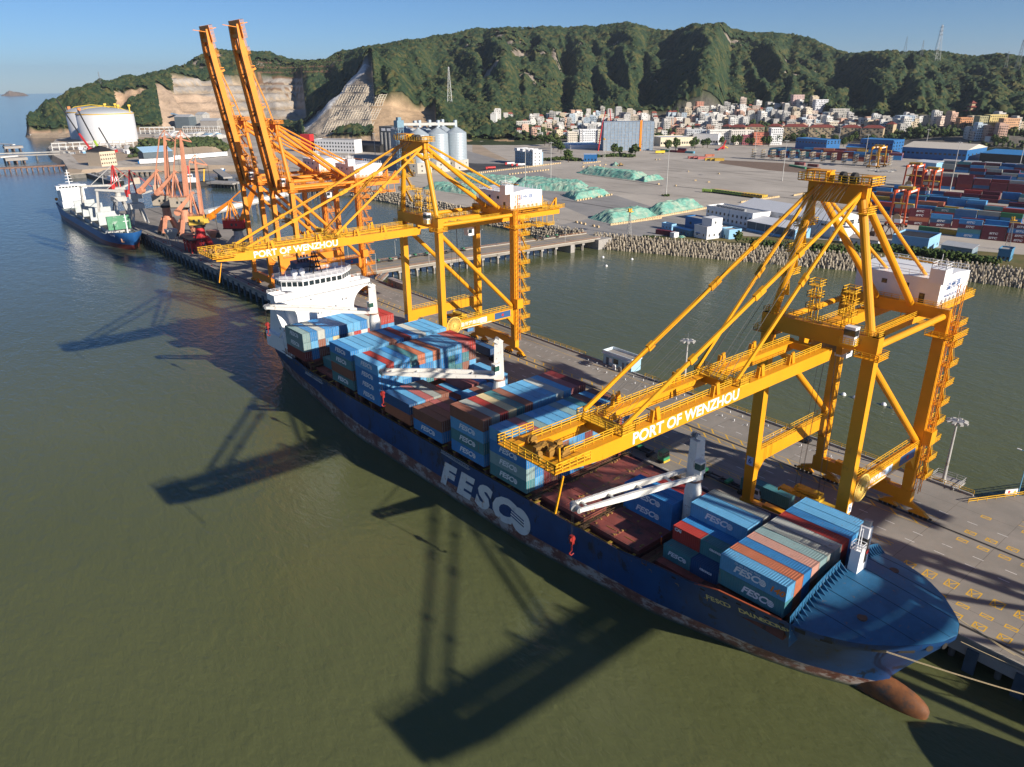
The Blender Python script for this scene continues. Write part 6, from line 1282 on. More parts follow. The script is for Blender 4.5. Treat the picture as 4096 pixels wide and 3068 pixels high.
# bucket unloaders reaching over the bulk carrier
def unloader(loc, label, boom_len, rz):
    t = thing('ship_unloader', label, 'crane', loc, 0, 'grey ship unloaders')
    for sx in (-1,1):
        for sy in (-1,1): m = MB(); m.bar((sx*5,sy*4.5,.8),(sx*2.6,sy*3,11),1.1,1.1,1.2,1.2); m.obj('portal_leg', M_PALE, t)
    m = MB(); m.bx(-4.5,4.5,-4,4,11,14.5); m.obj('portal_house', M_PALE, t)
    u = bpy.data.objects.new('slewing_upper', None); COL.objects.link(u); u.parent = t; u.location = (0,0,14.5); u.rotation_euler = (0,0,rz)
    m = MB(); m.tube((0,0,0),(0,0,3),2,n=14); m.bx(-5,3,-2.6,2.6,3,6.4); m.obj('machine_house', M_PALE, u)
    m = MB(); m.bx(2,5,-2.2,2.2,4.5,9); m.obj('red_cab', M_RED, u)
    A_ = Vector((0,0,22))
    for sy in (-1,1): m = MB(); m.bar((-2,sy*2,6),A_+Vector((0,sy*.5,0)),.6); m.bar((3,sy*2,6),A_+Vector((0,sy*.5,0)),.6); m.obj('a_frame', M_RED, u)
    for sy in (-1,1): m = MB(); m.bar((2,sy*1.5,8),(boom_len,sy*1.2,10),.7,1.4,.6,1.); m.obj('boom_chord', M_PALE, u)
    m = MB(); [m.bar((2+k*2.2,1.5,8.+k*2*2.2/boom_len),(4.2+k*2.2,-1.4,8.+k*2*2.2/boom_len),.2) for k in range(int((boom_len-3)/2.2))]; m.obj('boom_lacing', M_PALE, u)
    m = MB(); m.bar(A_,(boom_len*.7,0,9.8),.35); m.bar((boom_len*.35,0,9),(boom_len*.33,0,15.5),.35); m.obj('boom_stay', M_PALE, u)
    m = MB(); m.bar(A_,(-13,0,9.5),.35); m.obj('back_stay', M_RED, u)
    m = MB(); m.bar((-5,0,6),(-15,0,8.5),1.4,1.2); m.obj('tail_arm', M_PALE, u); m = MB(); m.bx(-18,-13,-2.3,2.3,7,11.5); m.obj('counterweight', M_GRYC, u)
    m = MB(); m.bar((boom_len-1,0,9.5),(boom_len+.5,0,-5),1.4,1.4); m.obj('elevator_leg', M_PALE, u); return t
unloader((132, 566, QZ), 'grey ship unloader with red mast reaching over the bulk carrier, nearer one', 23, math.pi-.35)
unloader((132, 612, QZ), 'grey ship unloader with red mast, farther one by the carrier bridge', 27, math.pi+.35)
# bulk carrier
t = thing('bulk_carrier', 'small blue bulk carrier with upright hatch covers moored ahead of the cranes', 'ship', (112.6, 507., 0)); BK = t
def hb2(s, z):
    w = min(max(z/9., 0), 1); a = tb(s, [0,3,10,22,35,160,180,190], [0,1.2,4.8,9.0,10.4,10.4,8.6,5]); b_ = tb(s, [-3,0,4,10,18,28,175,190], [0,3.5,6.4,8.8,10.1,10.4,10.4,8.6]); return a*(1-w)+b_*w
vs = []; us2 = np.concatenate([[0,.004,.01,.02,.035,.055,.08,.11,.15], np.linspace(.2,1,18)]); ws2 = np.array([0,.15,.3,.45,.6,.75,.9,1.])
for side in (-1,1):
    for u in us2:
        for w in ws2:
            zt = tb(u*190, [0,18,24,150,160,190], [11,10,7.6,7.6,9.4,9.8]); zz = -1+w*(zt+1); s0 = tb(zz, [0,9], [0,-2.8]); s_ = s0+u*(188-s0); vs.append((side*hb2(s_, zz) if u else 0., s_, zz))
n2, w2 = len(us2), len(ws2); fs = []
for side in (0,1):
    for i in range(n2-1):
        for j in range(w2-1): o_ = side*n2*w2; fs.append((o_+i*w2+j, o_+(i+1)*w2+j, o_+(i+1)*w2+j+1, o_+i*w2+j+1))
e = (n2-1)*w2
for j in range(w2-1): fs.append((e+j, n2*w2+e+j, n2*w2+e+j+1, e+j+1))
M_HULL2 = bpy.data.materials.new('carrier_hull'); M_HULL2.use_nodes = True; nt = M_HULL2.node_tree; b = nt.nodes['Principled BSDF']; b.inputs['Roughness'].default_value = .45
tc = nd(nt, 'ShaderNodeTexCoord'); sp = nd(nt, 'ShaderNodeSeparateXYZ'); nt.links.new(tc.outputs['Object'], sp.inputs[0])
nt.links.new(mixc(nt, rng_node(nt, sp.outputs['Z'], 3.0, 3.1), mixc(nt, rng_node(nt, noise(nt, tc.outputs['Object'], .3), .3, .7), (.14,.02,.018), (.24,.05,.035)), mixc(nt, rng_node(nt, noise(nt, tc.outputs['Object'], .2), .3, .7), (.012,.075,.24), (.02,.12,.34))), b.inputs['Base Color'])
m = MB(); m.add(vs, fs); m.obj('hull', M_HULL2, t, smooth=True)
m = MB(); dv = []
for s_ in np.linspace(-2, 188, 40): zd = tb(s_, [0,18,24,150,160,190], [9.8,9.0,6.6,6.6,8.4,8.8]); h = max(hb2(s_, zd)-.1, .05); dv += [(-h, s_, zd), (h, s_, zd)]
m.add(dv, [(2*i,2*i+1,2*i+3,2*i+2) for i in range(39)]); m.obj('deck', mat('carrier_deck',(.20,.24,.24),.8,var=.2), t)
for k in range(5):
    s0 = 30+k*24; m = MB(); m.bx(-7,7,s0,s0+20,6.6,9); m.obj('hatch_coaming', M_PALE, t); m = MB(); m.bx(-6.6,6.6,s0+.4,s0+19.6,9.0,9.05); m.obj('hold_opening', M_DRK, t)
    m = MB(); [m.bx(-6.8,6.8,s0+a_,s0+a_+.5,9,17.5) for a_ in ((-1.8,-.6) if k else (-2.2,-1.0))]; 
    m.obj('hatch_cover', mat('hatch_green',(.10,.28,.16),.7,var=.2,dirt=(.55,.56,.54),dirt_amt=.3,dirt_scale=.15) if k == 0 else mat('hatch_dusty',(.50,.53,.52),.8,var=.1,dirt=(.3,.36,.33),dirt_amt=.15), t)
m = MB(); m.bx(-8.8,8.8,158,178,8.4,13); m.bx(-8,8,160,176,13,22); m.bx(-10.4,10.4,160,166,22,24.8); m.bx(-7,7,161,172,24.8,25.2); hs = m.obj('bridge_house', M_WHT, t)
for k in range(8): m = MB(); m.bx(-8.6+k*2.2,-7.0+k*2.2,159.95,160,23.2,24.3); m.obj('window', M_GLASS, hs)
m = MB(); m.tube((0,166,25),(0,166,36),.35,n=8); [m.bx(-2.6+z_*.3,2.6-z_*.3,165.8,166.2,27+z_*2.2,27.3+z_*2.2) for z_ in range(4)]; m.obj('mast', M_WHT, t)
m = MB(); m.tube((0,9,9),(0,9,21),.45,.3,n=10); m.bx(-1.6,1.6,8.8,9.2,16.5,16.8); m.bx(-1,1,8.8,9.2,19,19.2); m.obj('foremast', M_WHT, t)
m = MB(); m.rail([(-hb2(s_,9)+.2,s_,tb(s_,[0,18,24],[11,10,7.6])) for s_ in (2,6,12,17,22)],1.1,1.5,.07,2); m.obj('bow_railing', M_WHT, t)
m = MB(); [m.bx(x-.4,x+.4,y_-.5,y_+.5,9.6,10.6) for x, y_ in ((-3,5),(3,5),(-4,12),(4,12),(0,14))]; m.obj('windlass', M_DRK, t)
for sx in (-1,1): m = MB(); p0 = sx*hb2(4.5,6.5); m.bar((p0+sx*.1,4.6,7.2),(p0+sx*.3-sx*.3,4.2,4.8),.6,.5); m.bar((p0-sx*.9,3.6,4.9),(p0+sx*.3,5.4,4.9),.4,.5); m.obj('anchor', mat('anchor_buff',(.45,.25,.15),.8), t)
for i, ch in enumerate('NIS'): p0 = -hb2(13-i*1.9,8.2)-.08; text('hull_lettering', ch, M_LET, (p0, 13-i*1.9, 8.3), (.35,-1,0), (-.25,0,1), 1.9, t, bold=.03)
for k, (x, y_) in enumerate(((-8.6,182),(8.6,182))): m = MB(); m.lathe([(.3,-1.2),(1.1,-.6),(1.2,.4),(.7,1.1)],(x,y_,13),n=10); m.obj('lifeboat', M_ORG, t)
# hopper, heaps and goods on the bulk quay
for i, (x, y_, h_) in enumerate(((128.6, 480, 7), (133, 462, 6), (150, 470, 5))):
    t = thing('hopper', 'pink-grey hopper on the bulk quay, %s from the red crane' % ordn(2-i), 'hopper', (x, y_, QZ), 0, 'hoppers'); m = MB(); [m.bar((a_*2.4,b_*2.4,0),(a_*2.4,b_*2.4,h_*.6),.4) for a_ in (-1,1) for b_ in (-1,1)]; m.obj('leg', M_SAL if i else M_PALE, t)
    m = MB(); m.add([(-1,-1,h_*.35),(1,-1,h_*.35),(1,1,h_*.35),(-1,1,h_*.35),(-3,-3,h_),(3,-3,h_),(3,3,h_),(-3,3,h_)], [(3,2,1,0),(0,1,5,4),(1,2,6,5),(2,3,7,6),(3,0,4,7)]); m.bx(-3,3,-3,3,h_,h_+1.6); m.obj('bin', M_SAL if i else M_PALE, t)
t = thing('steel_shelter', 'red steel shelter with a dark flat roof at the edge of the bulk quay', 'shelter', (131, 447, QZ), 0); m = MB(); [m.bar((x,y_,0),(x,y_,7.4),.7) for x in (-3.4,3.4) for y_ in (-6,0,6)]; m.bx(-4,4,-7,7,5.2,5.8); m.obj('frame', M_RED, t); m = MB(); m.bx(-4.4,4.4,-8,8,7.4,8.0); m.obj('roof', M_DRK, t); m = MB(); m.bx(-3,3,-5,5,2.2,5); m.obj('machine', M_RED, t)
# covered conveyor on its trestle across the basin behind the cranes
t = thing('conveyor_gallery', 'long white covered conveyor on a pile trestle behind the orange cranes', 'conveyor'); p0, p1 = Vector((176, 560, 8.5)), Vector((330, 655, 9.5)); m = MB(); m.bar(p0+Vector((0,0,1.6)),p1+Vector((0,0,1.6)),5,3.2); m.obj('gallery', mat('gallery_white',(.62,.62,.58),.7,var=.05), t); m = MB(); m.bar(p0,p1,7,.9); m.obj('trestle_deck', M_CONC, t)
for k in range(22): p = p0.lerp(p1, (k+.5)/22); m = MB(); m.tube((p.x-2.6,p.y,-1),(p.x-2.6,p.y,8.3),.5,n=7); m.obj('pile', M_CONCD, t); m = MB(); m.tube((p.x+2.6,p.y-3,-1),(p.x+2.6,p.y-3,8.3),.5,n=7); m.obj('pile', M_CONCD, t)
for i in range(6): street_lamp((182+i*27, 357-i*3.2, QZ), 'lamp post on the far side of the trestle bridge, %s from the quay' % ordn(i), -1.7)
for i in range(5): street_lamp((184+i*30, 331.5-i*3.2, QZ), 'lamp post on the near side of the trestle bridge, %s from the quay' % ordn(i), 1.5)
# worker on the hatch, mooring buoys
def person(loc, rz, label, shirt, trousers, hat):
    t = thing('person', label, 'person', loc, rz)
    me = bpy.data.meshes.new('body'); V = [(0,0,.95),(0,0,1.2),(0,0,1.45),(0,0,1.55),(-.12,0,.9),(-.14,.04,.5),(-.15,0,.06),(-.15,.14,.03),(.12,0,.9),(.15,-.03,.5),(.16,-.02,.06),(.16,.13,.03),(-.21,0,1.42),(-.28,.05,1.15),(-.25,.22,.98),(.21,0,1.42),(.28,-.02,1.15),(.27,.1,.92)]
    E = [(0,1),(1,2),(2,3),(0,4),(4,5),(5,6),(6,7),(0,8),(8,9),(9,10),(10,11),(2,12),(12,13),(13,14),(2,15),(15,16),(16,17)]
    me.from_pydata(V, E, []); o = bpy.data.objects.new('body', me); COL.objects.link(o); o.parent = t
    sk = o.modifiers.new('skin', 'SKIN'); r_ = [.16,.17,.16,.07,.11,.085,.06,.05,.11,.085,.06,.05,.075,.06,.045,.075,.06,.045]
    for i, d in enumerate(me.skin_vertices[0].data): d.radius = (r_[i], r_[i]*.8); d.use_root = i == 0
    o.modifiers.new('sub', 'SUBSURF').levels = 1; me.materials.append(shirt)
    m = MB(); m.lathe([(.03,-.13),(.08,-.11),(.10,-.02),(.105,.05),(.08,.12),(.02,.15)],(0,.02,1.68),n=10); m.obj('head', mat('skin',(.45,.27,.18),.6), t, smooth=True)
    m = MB(); m.lathe([(.15,0),(.13,.03),(.12,.1),(.03,.15)],(0,.02,1.72),n=10); m.obj('helmet', hat, t, smooth=True); return t
sp_ = sw(-8.2, 48.9, 12.15); person(sp_, 1.2, 'worker in orange overalls and blue helmet on the gangway ahead of the fore crane', mat('overalls_orange',(.60,.11,.02),.8), None, mat('helmet_blue',(.02,.10,.45),.4))
person((174., 299.5, QZ), .4, 'worker in orange standing beside the brown shed on the quay', mat('overalls_orange',(.60,.11,.02),.8), None, mat('helmet_red',(.5,.05,.03),.4))
by = MB(); by.lathe([(.2,-.6),(.7,-.4),(.8,.2),(.5,.7),(.15,.9)],n=12); BUOY = by.mesh('buoy', M_WHT, smooth=True)
for i, (u, v) in enumerate(((3374,1580),(3420,1592),(3535,1620),(3573,1633),(2300,964),(2412,1030),(2425,1065),(2528,1038))):
    o = inst('mooring_buoy', BUOY, None, at(u, v, 0.)); tag(o, 'small white mooring buoy in the basin, %s from the left' % ordn((4,5,6,7,0,1,2,3)[i]), 'buoy', 'white mooring buoys')
# a second vessel at the next berth: only its shadow reaches the picture
mv = copy_tree(BK, None, (109., 1.0, 0), math.pi); [bpy.data.objects.remove(c_) for c_ in list(mv.children) if 'mast' in c_.name]; mv['label'] = 'moored vessel at the next berth shading the water off the bow'
# ------------------------------------------------------------------ yard: heaps, stores, light masts, gantries, container stacks
def zmap(o, s): return lambda x, y, z=QZ: at(o[0]+x/s, o[1]+y/s, z)
z6 = zmap((3196,640),2.4578); z7 = zmap((2550,760),2.765); z8 = zmap((1650,620),2.212); zt1 = zmap((1850,380),3.403); zt2 = zmap((2450,380),3.403); zt3 = zmap((3050,380),4.0218); zt4 = zmap((3546,380),4.0218); zi = zmap((0,400),3.16); zr2 = zmap((1300,0),1.578); zr3 = zmap((2696,0),1.578); zx = zmap((600,480),3.1725)
# ground patches
def patch(name, pts, mt, dz=.004): o = struct(sheet(name, pts, QZ+dz, mt)); return o
patch('grass_verge', [z7(0,528),z7(700,585),z7(1400,636),z7(2212,708),z6(1700,1028),z6(2212,1080),(470,60,6),(476,110,6),(455,165,6),(436,205,6),(420,240,6),(398,268,6),(372,292,6),(352,306,6)], M_GRASS)
patch('service_road', [(338,331,6),(352,308,6),(398,272,6),(425,315,6),(560,640,6),(700,1010,6),(650,1010,6),(520,700,6),(380,372,6),(338,366,6)], ground_mat('road_concrete',(.26,.25,.24),(.34,.32,.30),.03,(.18,.165,.15)), .008)
patch('asphalt_apron', [zt1(150,930),zt1(640,940),zt1(720,985),zt1(380,1020),zt1(150,1050),zr2(930,1110),zr2(700,1010)], M_ASPH, .012)
patch('soil_ground', [zr2(930,880),zr2(1050,960),zr2(1160,1010),zr2(930,1000)], M_SOIL, .006)
patch('tank_yard', [zi(720,500),zi(1700,470),zi(2300,470),zx(850,160),zx(850,250),zi(1900,700),zi(1250,820),zi(1000,800)], M_SOIL, .02)
for i, pts in enumerate(([(560,330),(1060,610),(1130,560)],)): pass
def dark_strip(a, b_, w, nm='drain_strip', dz=.016): m = MB(); m.bar((a[0],a[1],QZ+dz),(b_[0],b_[1],QZ+dz),w,.004); struct(m.obj(nm, mat('drain_dark',(.06,.055,.05),.8)))
dark_strip(z8(1320,395), z8(1900,490), 1.6); dark_strip(z8(1500,170), z8(2212,270), 2.2); dark_strip(zt2(0,1025), zt2(2212,1045), 1.4); dark_strip(zr3(0,1175), zr3(880,1265), 2.2); dark_strip(z8(370,240), z8(1000,330), 1.4); dark_strip(z8(880,560), z8(1420,690), 1.6)
M_BARR = mat('soil_stain',(.19,.13,.09),.9,var=.3)
patch('brown_strip', [zr3(300,1010),zr3(700,1030),zr3(1000,1100),zr3(900,1100),zr3(600,1075),zr3(280,1030)], M_BARR, .012)
# net-covered heaps
M_NET = mat('green_dust_net', (.15,.38,.30), .9, var=.25, scale=.25, dirt=(.36,.44,.34), dirt_amt=.5, dirt_scale=.12, bump=.5, bump_scale=.6)
def heap(pts, h, label):
    pts = [Vector((p[0], p[1])) for p in pts]; c = sum(pts, Vector((0,0)))/len(pts); m = MB(); NU, NV = 40, 22; vs = []
    a, b_, c2, d = pts
    for i in range(NU+1):
        for j in range(NV+1):
            u, v = i/NU, j/NV; p = a.lerp(b_, u).lerp(d.lerp(c2, u), v); e = min(u, 1-u)*(b_-a).length; e2 = min(v, 1-v)*(d-a).length; ed = min(e, e2)
            z_ = h*min(1, ed/(h*1.35))*(1 + .10*(float(vnoise(np.array(p.x*.18), np.array(p.y*.18), 5))-.5)) + min(1, ed/2)*(float(vnoise(np.array(p.x*.45), np.array(p.y*.45), 8))-.5)*1.3
            vs.append((p.x + rng.uniform(-.25,.25), p.y + rng.uniform(-.25,.25), QZ+max(z_, 0)-.02))
    m.add(vs, [(i*(NV+1)+j, (i+1)*(NV+1)+j, (i+1)*(NV+1)+j+1, i*(NV+1)+j+1) for i in range(NU) for j in range(NV)]); o = m.obj('covered_heap', M_NET); tag(o, label, 'heap', 'heaps under green nets'); return o
heap([z8(1550,560),z8(1760,610),z8(2180,545),z8(2010,500)], 6, 'green netted heap nearest the bridge, left of two along the sandbag wall')
heap([z7(40,240),z7(280,285),z7(755,195),z7(520,140)], 6.5, 'green netted heap beside the white office, right of two along the sandbag wall')
heap([z8(360,222),z8(870,300),z8(960,215),z8(480,190)], 5, 'long green netted heap running behind the yellow crane house, left end')
heap([z8(880,300),z8(1500,330),z8(1560,270),z8(950,215)], 5, 'long green netted heap in the middle of the yard, right end')
heap([z8(1320,360),z8(1440,402),z8(1760,355),z8(1640,320)], 5, 'small green netted heap in front of the long yard heap')
heap([z8(1450,160),z8(1960,225),z8(2110,195),z8(1620,140)], 6, 'far green netted heap between two light masts')
heap([z8(1990,225),z8(2050,240),z8(2230,215),z8(2150,190)], 4, 'short green netted heap at the end of the far heap')
heap([z8(95,300),z8(560,360),z8(580,290),z8(200,265)], 4.5, 'green netted heap next to the shore behind the yellow crane legs')
heap([zt1(2030,970),zt1(2110,975),zt1(2120,940),zt1(2050,930)], 3, 'tiny green netted heap beside the wheel loader')
# sandbag walls: short runs laid end to end
bag = MB(); bag.bx(-1.05,1.05,-.5,.5,0,.95); bag.bx(-.8,.8,-.4,.4,.95,1.3); BAG = bag.mesh('sandbag_block', mat('sandbag_cream',(.56,.42,.24),.9,var=.2))
def bagrow(a, b_, label, step=2.15, gap=0.):
    t = thing('sandbag_wall', label, 'wall', (a[0],a[1],QZ), 0, 'sandbag walls'); d = Vector((b_[0]-a[0], b_[1]-a[1])); L = d.length; k = int(L/step); an = math.atan2(d.y, d.x)
    for i in range(k):
        if gap and rng.random() < gap: continue
        inst('sandbag_block', BAG, t, (d.x*i/k, d.y*i/k, 0), an+rng.uniform(-.1,.1))
bagrow(z8(1760,622), z8(2212,560), 'cream sandbag wall along the left green heap'); bagrow(z7(0,345), z7(770,205), 'cream sandbag wall along the right green heap')
bagrow(z7(1150,140), z7(1575,78), 'cream sandbag wall beside the row of dump trucks'); bagrow(z7(1730,65), z7(1850,40), 'short cream sandbag wall right of the dump trucks')
bagrow(z8(1450,600), z8(1680,650), 'broken line of blocks on the road by the bridge end', 4., .2); bagrow(zt1(1650,975), zt1(2200,1000), 'dotted line of blocks near the wheel loader', 7., .2); bagrow(zt1(1640,985), zt1(2020,945), 'dotted line of blocks left of the wheel loader', 8., .2)
bagrow(zt1(640,1085), zt1(1200,1020), 'low cream kerb in front of the blue and white office', 4.); bagrow(zt1(1650,935), zt1(1890,910), 'low cream kerb before the blue canopy', 3.); bagrow(zr2(880,1105), zt1(1350,930), 'low wall along the edge of the asphalt apron', 3.)
bagrow(z8(1460,408), z8(1780,352), 'line of blocks along the small heap', 3.4, .2)
for i, (x, y) in enumerate(((580,112),(1180,205),(740,1315),(1400,1035),(2070,1085),(1120,1350),(1560,1235),(1850,1270),(680,775),(760,770))):
    p = at(2500+x/5.5225, 500+y/5.5225); o = inst('sandbag_block', BAG, None, p, rng.uniform(0,3)); tag(o, 'single cream block lying on the open yard, %s of ten counted outward' % ordn(i), 'block', 'blocks on the open yard')
# buildings
def bldg(name, label, cat, p0, p1, depth, h, wall, roof='flat', roofm=None, wins=(0,0), win=(1.2,1.4), ends=(0,0), group=None, sill=1.0, split=True, par=.8, lift=0., rise=None, winmat=None, z0=QZ):
    dx, dy = p1[0]-p0[0], p1[1]-p0[1]; L = math.hypot(dx, dy); t = thing(name, label, cat, (p0[0], p0[1], z0), math.atan2(dy, dx), group)
    roofm = roofm or M_CONC; rise = depth*.12 if rise is None else rise
    m = MB(); m.bx(0,L,0,depth,-2,h); w = m.obj('wall', wall, t)
    m = MB()
    if roof == 'flat':
        m.bx(.02,L-.02,.02,depth-.02,h,h+.05); m.obj('roof', roofm, t); m = MB(); [m.bx(*a) for a in ((-.12,L+.12,-.12,.18,h-.1,h+par),(-.12,L+.12,depth-.18,depth+.12,h-.1,h+par),(-.12,.18,.18,depth-.18,h-.1,h+par),(L-.18,L+.12,.18,depth-.18,h-.1,h+par))]; m.obj('parapet', wall, t)
    elif roof == 'gable': m.ext([(-.5,h),(depth/2,h+rise),(depth+.5,h)], 0, -.6, L+.6); m.obj('roof', roofm, t)
    elif roof == 'hip': m.add([(-.6,-.6,h),(L+.6,-.6,h),(L+.6,depth+.6,h),(-.6,depth+.6,h),(depth*.45,depth/2,h+rise),(L-depth*.45,depth/2,h+rise)], [(3,2,1,0),(0,1,5,4),(1,2,5),(2,3,4,5),(3,0,4)]); m.obj('roof', roofm, t)
    elif roof == 'mono': m.add([(-.4,-.8,h-.2),(L+.4,-.8,h-.2),(L+.4,depth+.2,h+rise),(-.4,depth+.2,h+rise),(-.4,-.8,h+.1),(L+.4,-.8,h+.1),(L+.4,depth+.2,h+rise+.3),(-.4,depth+.2,h+rise+.3)], [(3,2,1,0),(4,5,6,7),(0,1,5,4),(1,2,6,5),(2,3,7,6),(3,0,4,7)]); m.obj('roof', roofm, t)
    def wset(n, rows, face):
        for r_ in range(rows):
            for c_ in range(n):
                Wd = L if face == 0 else depth; x = Wd*(c_+.5)/n; z_ = sill + r_*(h-sill-.4)/max(rows,1)
                m = MB()
                if face == 0: m.bx(x-win[0]/2,x+win[0]/2,-.06,.02,z_,z_+win[1])
                else: m.bx(L-.02,L+.06,x-win[0]/2,x+win[0]/2,z_,z_+win[1])
                m.obj('window', winmat or M_GLASS, t)
    wset(*wins, 0); wset(*ends, 1); return t
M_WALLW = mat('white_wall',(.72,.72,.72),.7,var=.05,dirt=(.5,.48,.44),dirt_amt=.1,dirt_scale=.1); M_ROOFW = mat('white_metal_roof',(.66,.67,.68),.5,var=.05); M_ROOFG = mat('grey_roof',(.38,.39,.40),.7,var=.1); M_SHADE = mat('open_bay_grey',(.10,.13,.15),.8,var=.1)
M_BLUEL = mat('pale_blue_wall',(.24,.46,.66),.7,var=.05); M_BLUED = mat('deep_blue_cladding',(.02,.13,.34),.5,var=.08); M_ROOFB = mat('blue_metal_roof',(.04,.22,.50),.45,var=.08)
ofc = bldg('office_building', 'white two storey office beside the netted heap, rooftop units along its edge', 'office', (433,314), (426,273), 16, 9.2, M_WALLW, wins=(11,2), win=(1.4,1.7), sill=1.6, roofm=M_ROOFG)
for k in range(10): m = MB(); m.bx(6+k*2.6,8+k*2.6,3,5,9.3,10.9); m.obj('rooftop_unit', M_GRYM, ofc)
m = MB(); m.bx(21,21.35,-.1,0,0,9.6); m.obj('downpipe', M_BLUEW, ofc)
bldg('warehouse', 'big white gabled warehouse behind the near crane stays', 'warehouse', (449,300), (436,225), 30, 9.5, M_WALLW, 'gable', M_ROOFW, wins=(7,1), win=(4,1.2), sill=6.4, ends=(4,2), rise=4.2)
lt = bldg('loading_shed', 'open fronted loading shed with white lean-to roof before the big warehouse', 'shed', (421,273), (415,236), 13, 6.0, M_SHADE, 'mono', M_ROOFW, rise=1.6)
for k in range(6): m = MB(); m.bx(k*7.3,k*7.3+.35,-.5,-.15,0,5.8); m.obj('column', M_PALE, lt)
m = MB(); m.bx(0,37.5,-.6,-.1,0,1.3); m.obj('dock_wall', M_BLUEL, lt); m = MB(); m.bx(37.5,38.2,-.6,12.9,0,5.7); m.obj('end_wall', M_BLUEL, lt)
cb = bldg('white_house', 'white cubic pump house with a taller block on the waterfront', 'house', (377.5,281.5), (375.5,270.5), 12, 7.0, M_WALLW, wins=(2,1), win=(1.,1.5), ends=(3,1), sill=1.6)
m = MB(); m.bx(2.5,11,3.5,11.9,7.05,12.2); m.obj('upper_block', M_WALLW, cb); m = MB(); m.bx(11,11.05,6,7,9,10.4); m.obj('window', M_GLASS, cb); m = MB(); m.bx(2.3,5.5,-1.2,0,2.9,3.1); m.obj('door_canopy', M_BLUED, cb)
bldg('blue_annex', 'pale blue flat roofed annex right of the white cubic house', 'annex', (389,270.3), (386.5,262.5), 9, 5.0, M_BLUEL, wins=(1,1), win=(.9,2), sill=.2)
bldg('blue_office', 'deep blue two storey office behind the white cubic house', 'office', (400,306), (397,286), 9, 6.5, M_BLUED, wins=(2,1), win=(1.6,1.6), sill=2.6)
bldg('site_hut', 'pale blue portable hut left of the blue office', 'hut', (385,313), (384,304), 4, 3.2, M_BLUEL, wins=(3,1), win=(.8,.9))
bldg('site_hut', 'long grey-blue portable hut in front of the blue office', 'hut', (379,299), (376,283.5), 4, 3.6, mat('hut_greyblue',(.13,.24,.31),.7), 'gable', M_BLUEL, wins=(5,1), win=(.9,1), rise=.6)
container('M', (369.5,297.5,QZ), .12, 'maroon container lying on the verge beside the portable huts', 'containers in the yard')
m = MB(); m.bx(-2.2,2.2,-1.6,1.6,0,3.1); o = m.obj('white_cabin', M_WALLW); o.location = (367.5,288.5,QZ); tag(o, 'small white cabin at the end of the maroon container', 'cabin')
heap([(369,289),(369,284),(374,284),(374,289)], 1.4, 'teal tarpaulin heap beside the small white cabin')
bldg('low_shed', 'long low white shed with brown roof behind the shore hedge', 'shed', z6(490,830), z6(770,862), 6, 4.0, M_WALLW, 'mono', mat('roof_tan',(.42,.34,.28),.7), wins=(6,1), win=(1.,1.2))
bldg('gatehouse', 'small white house at the corner of the big warehouse', 'house', z6(305,770), z6(400,795), 9, 6.5, M_WALLW, wins=(2,2), win=(1,1.2))
cp = bldg('walled_store', 'blue and white walled compound with a black roof by the shore', 'store', z6(900,860), z6(1255,905), 22, 6.5, M_BLUEL, 'flat', M_DRK, wins=(6,1), win=(1.6,1.4), ends=(3,1), par=1.0)
bldg('grey_shed', 'grey-blue low shed at the hedge right of the walled compound', 'shed', z6(1385,905), z6(1690,950), 8, 4.2, mat('shed_greyblue',(.20,.27,.32),.7), 'mono', M_ROOFG, wins=(4,1), win=(1.2,1.3))
bldg('blue_hut', 'blue cubic hut at the hedge on the far right', 'hut', z6(1940,985), z6(2065,1000), 9, 5.5, mat('hut_strongblue',(.07,.22,.36),.7), wins=(3,1), win=(1.,1.3), ends=(2,1))
# row of grabs
for i, (x, y) in enumerate(((720,745),(800,760),(870,770),(945,760),(985,750))):
    p = z6(x, y); t = thing('grab_bucket', 'rusty grab bucket lying behind the warehouse, %s from left' % ordn(i), 'grab', p, rng.uniform(0,3), 'grab buckets'); m = MB(); m.ext([(-2.6,.1),(0,0),(2.6,.1),(2.1,2.6),(0,1.8),(-2.1,2.6)], 1, -1.4, 1.4); m.obj('shell', mat('grab_rust',(.09,.05,.035),.8,var=.3), t); m = MB(); [m.bar((s_*1.9,q_,2.4),(0,q_*.6,7),.3) for s_ in (-1,1) for q_ in (-1,1)]; m.bx(-1.,1.,-1,1,6.6,7.6); m.obj('arm', mat('grab_rust',(.09,.05,.035),.8,var=.3), t)
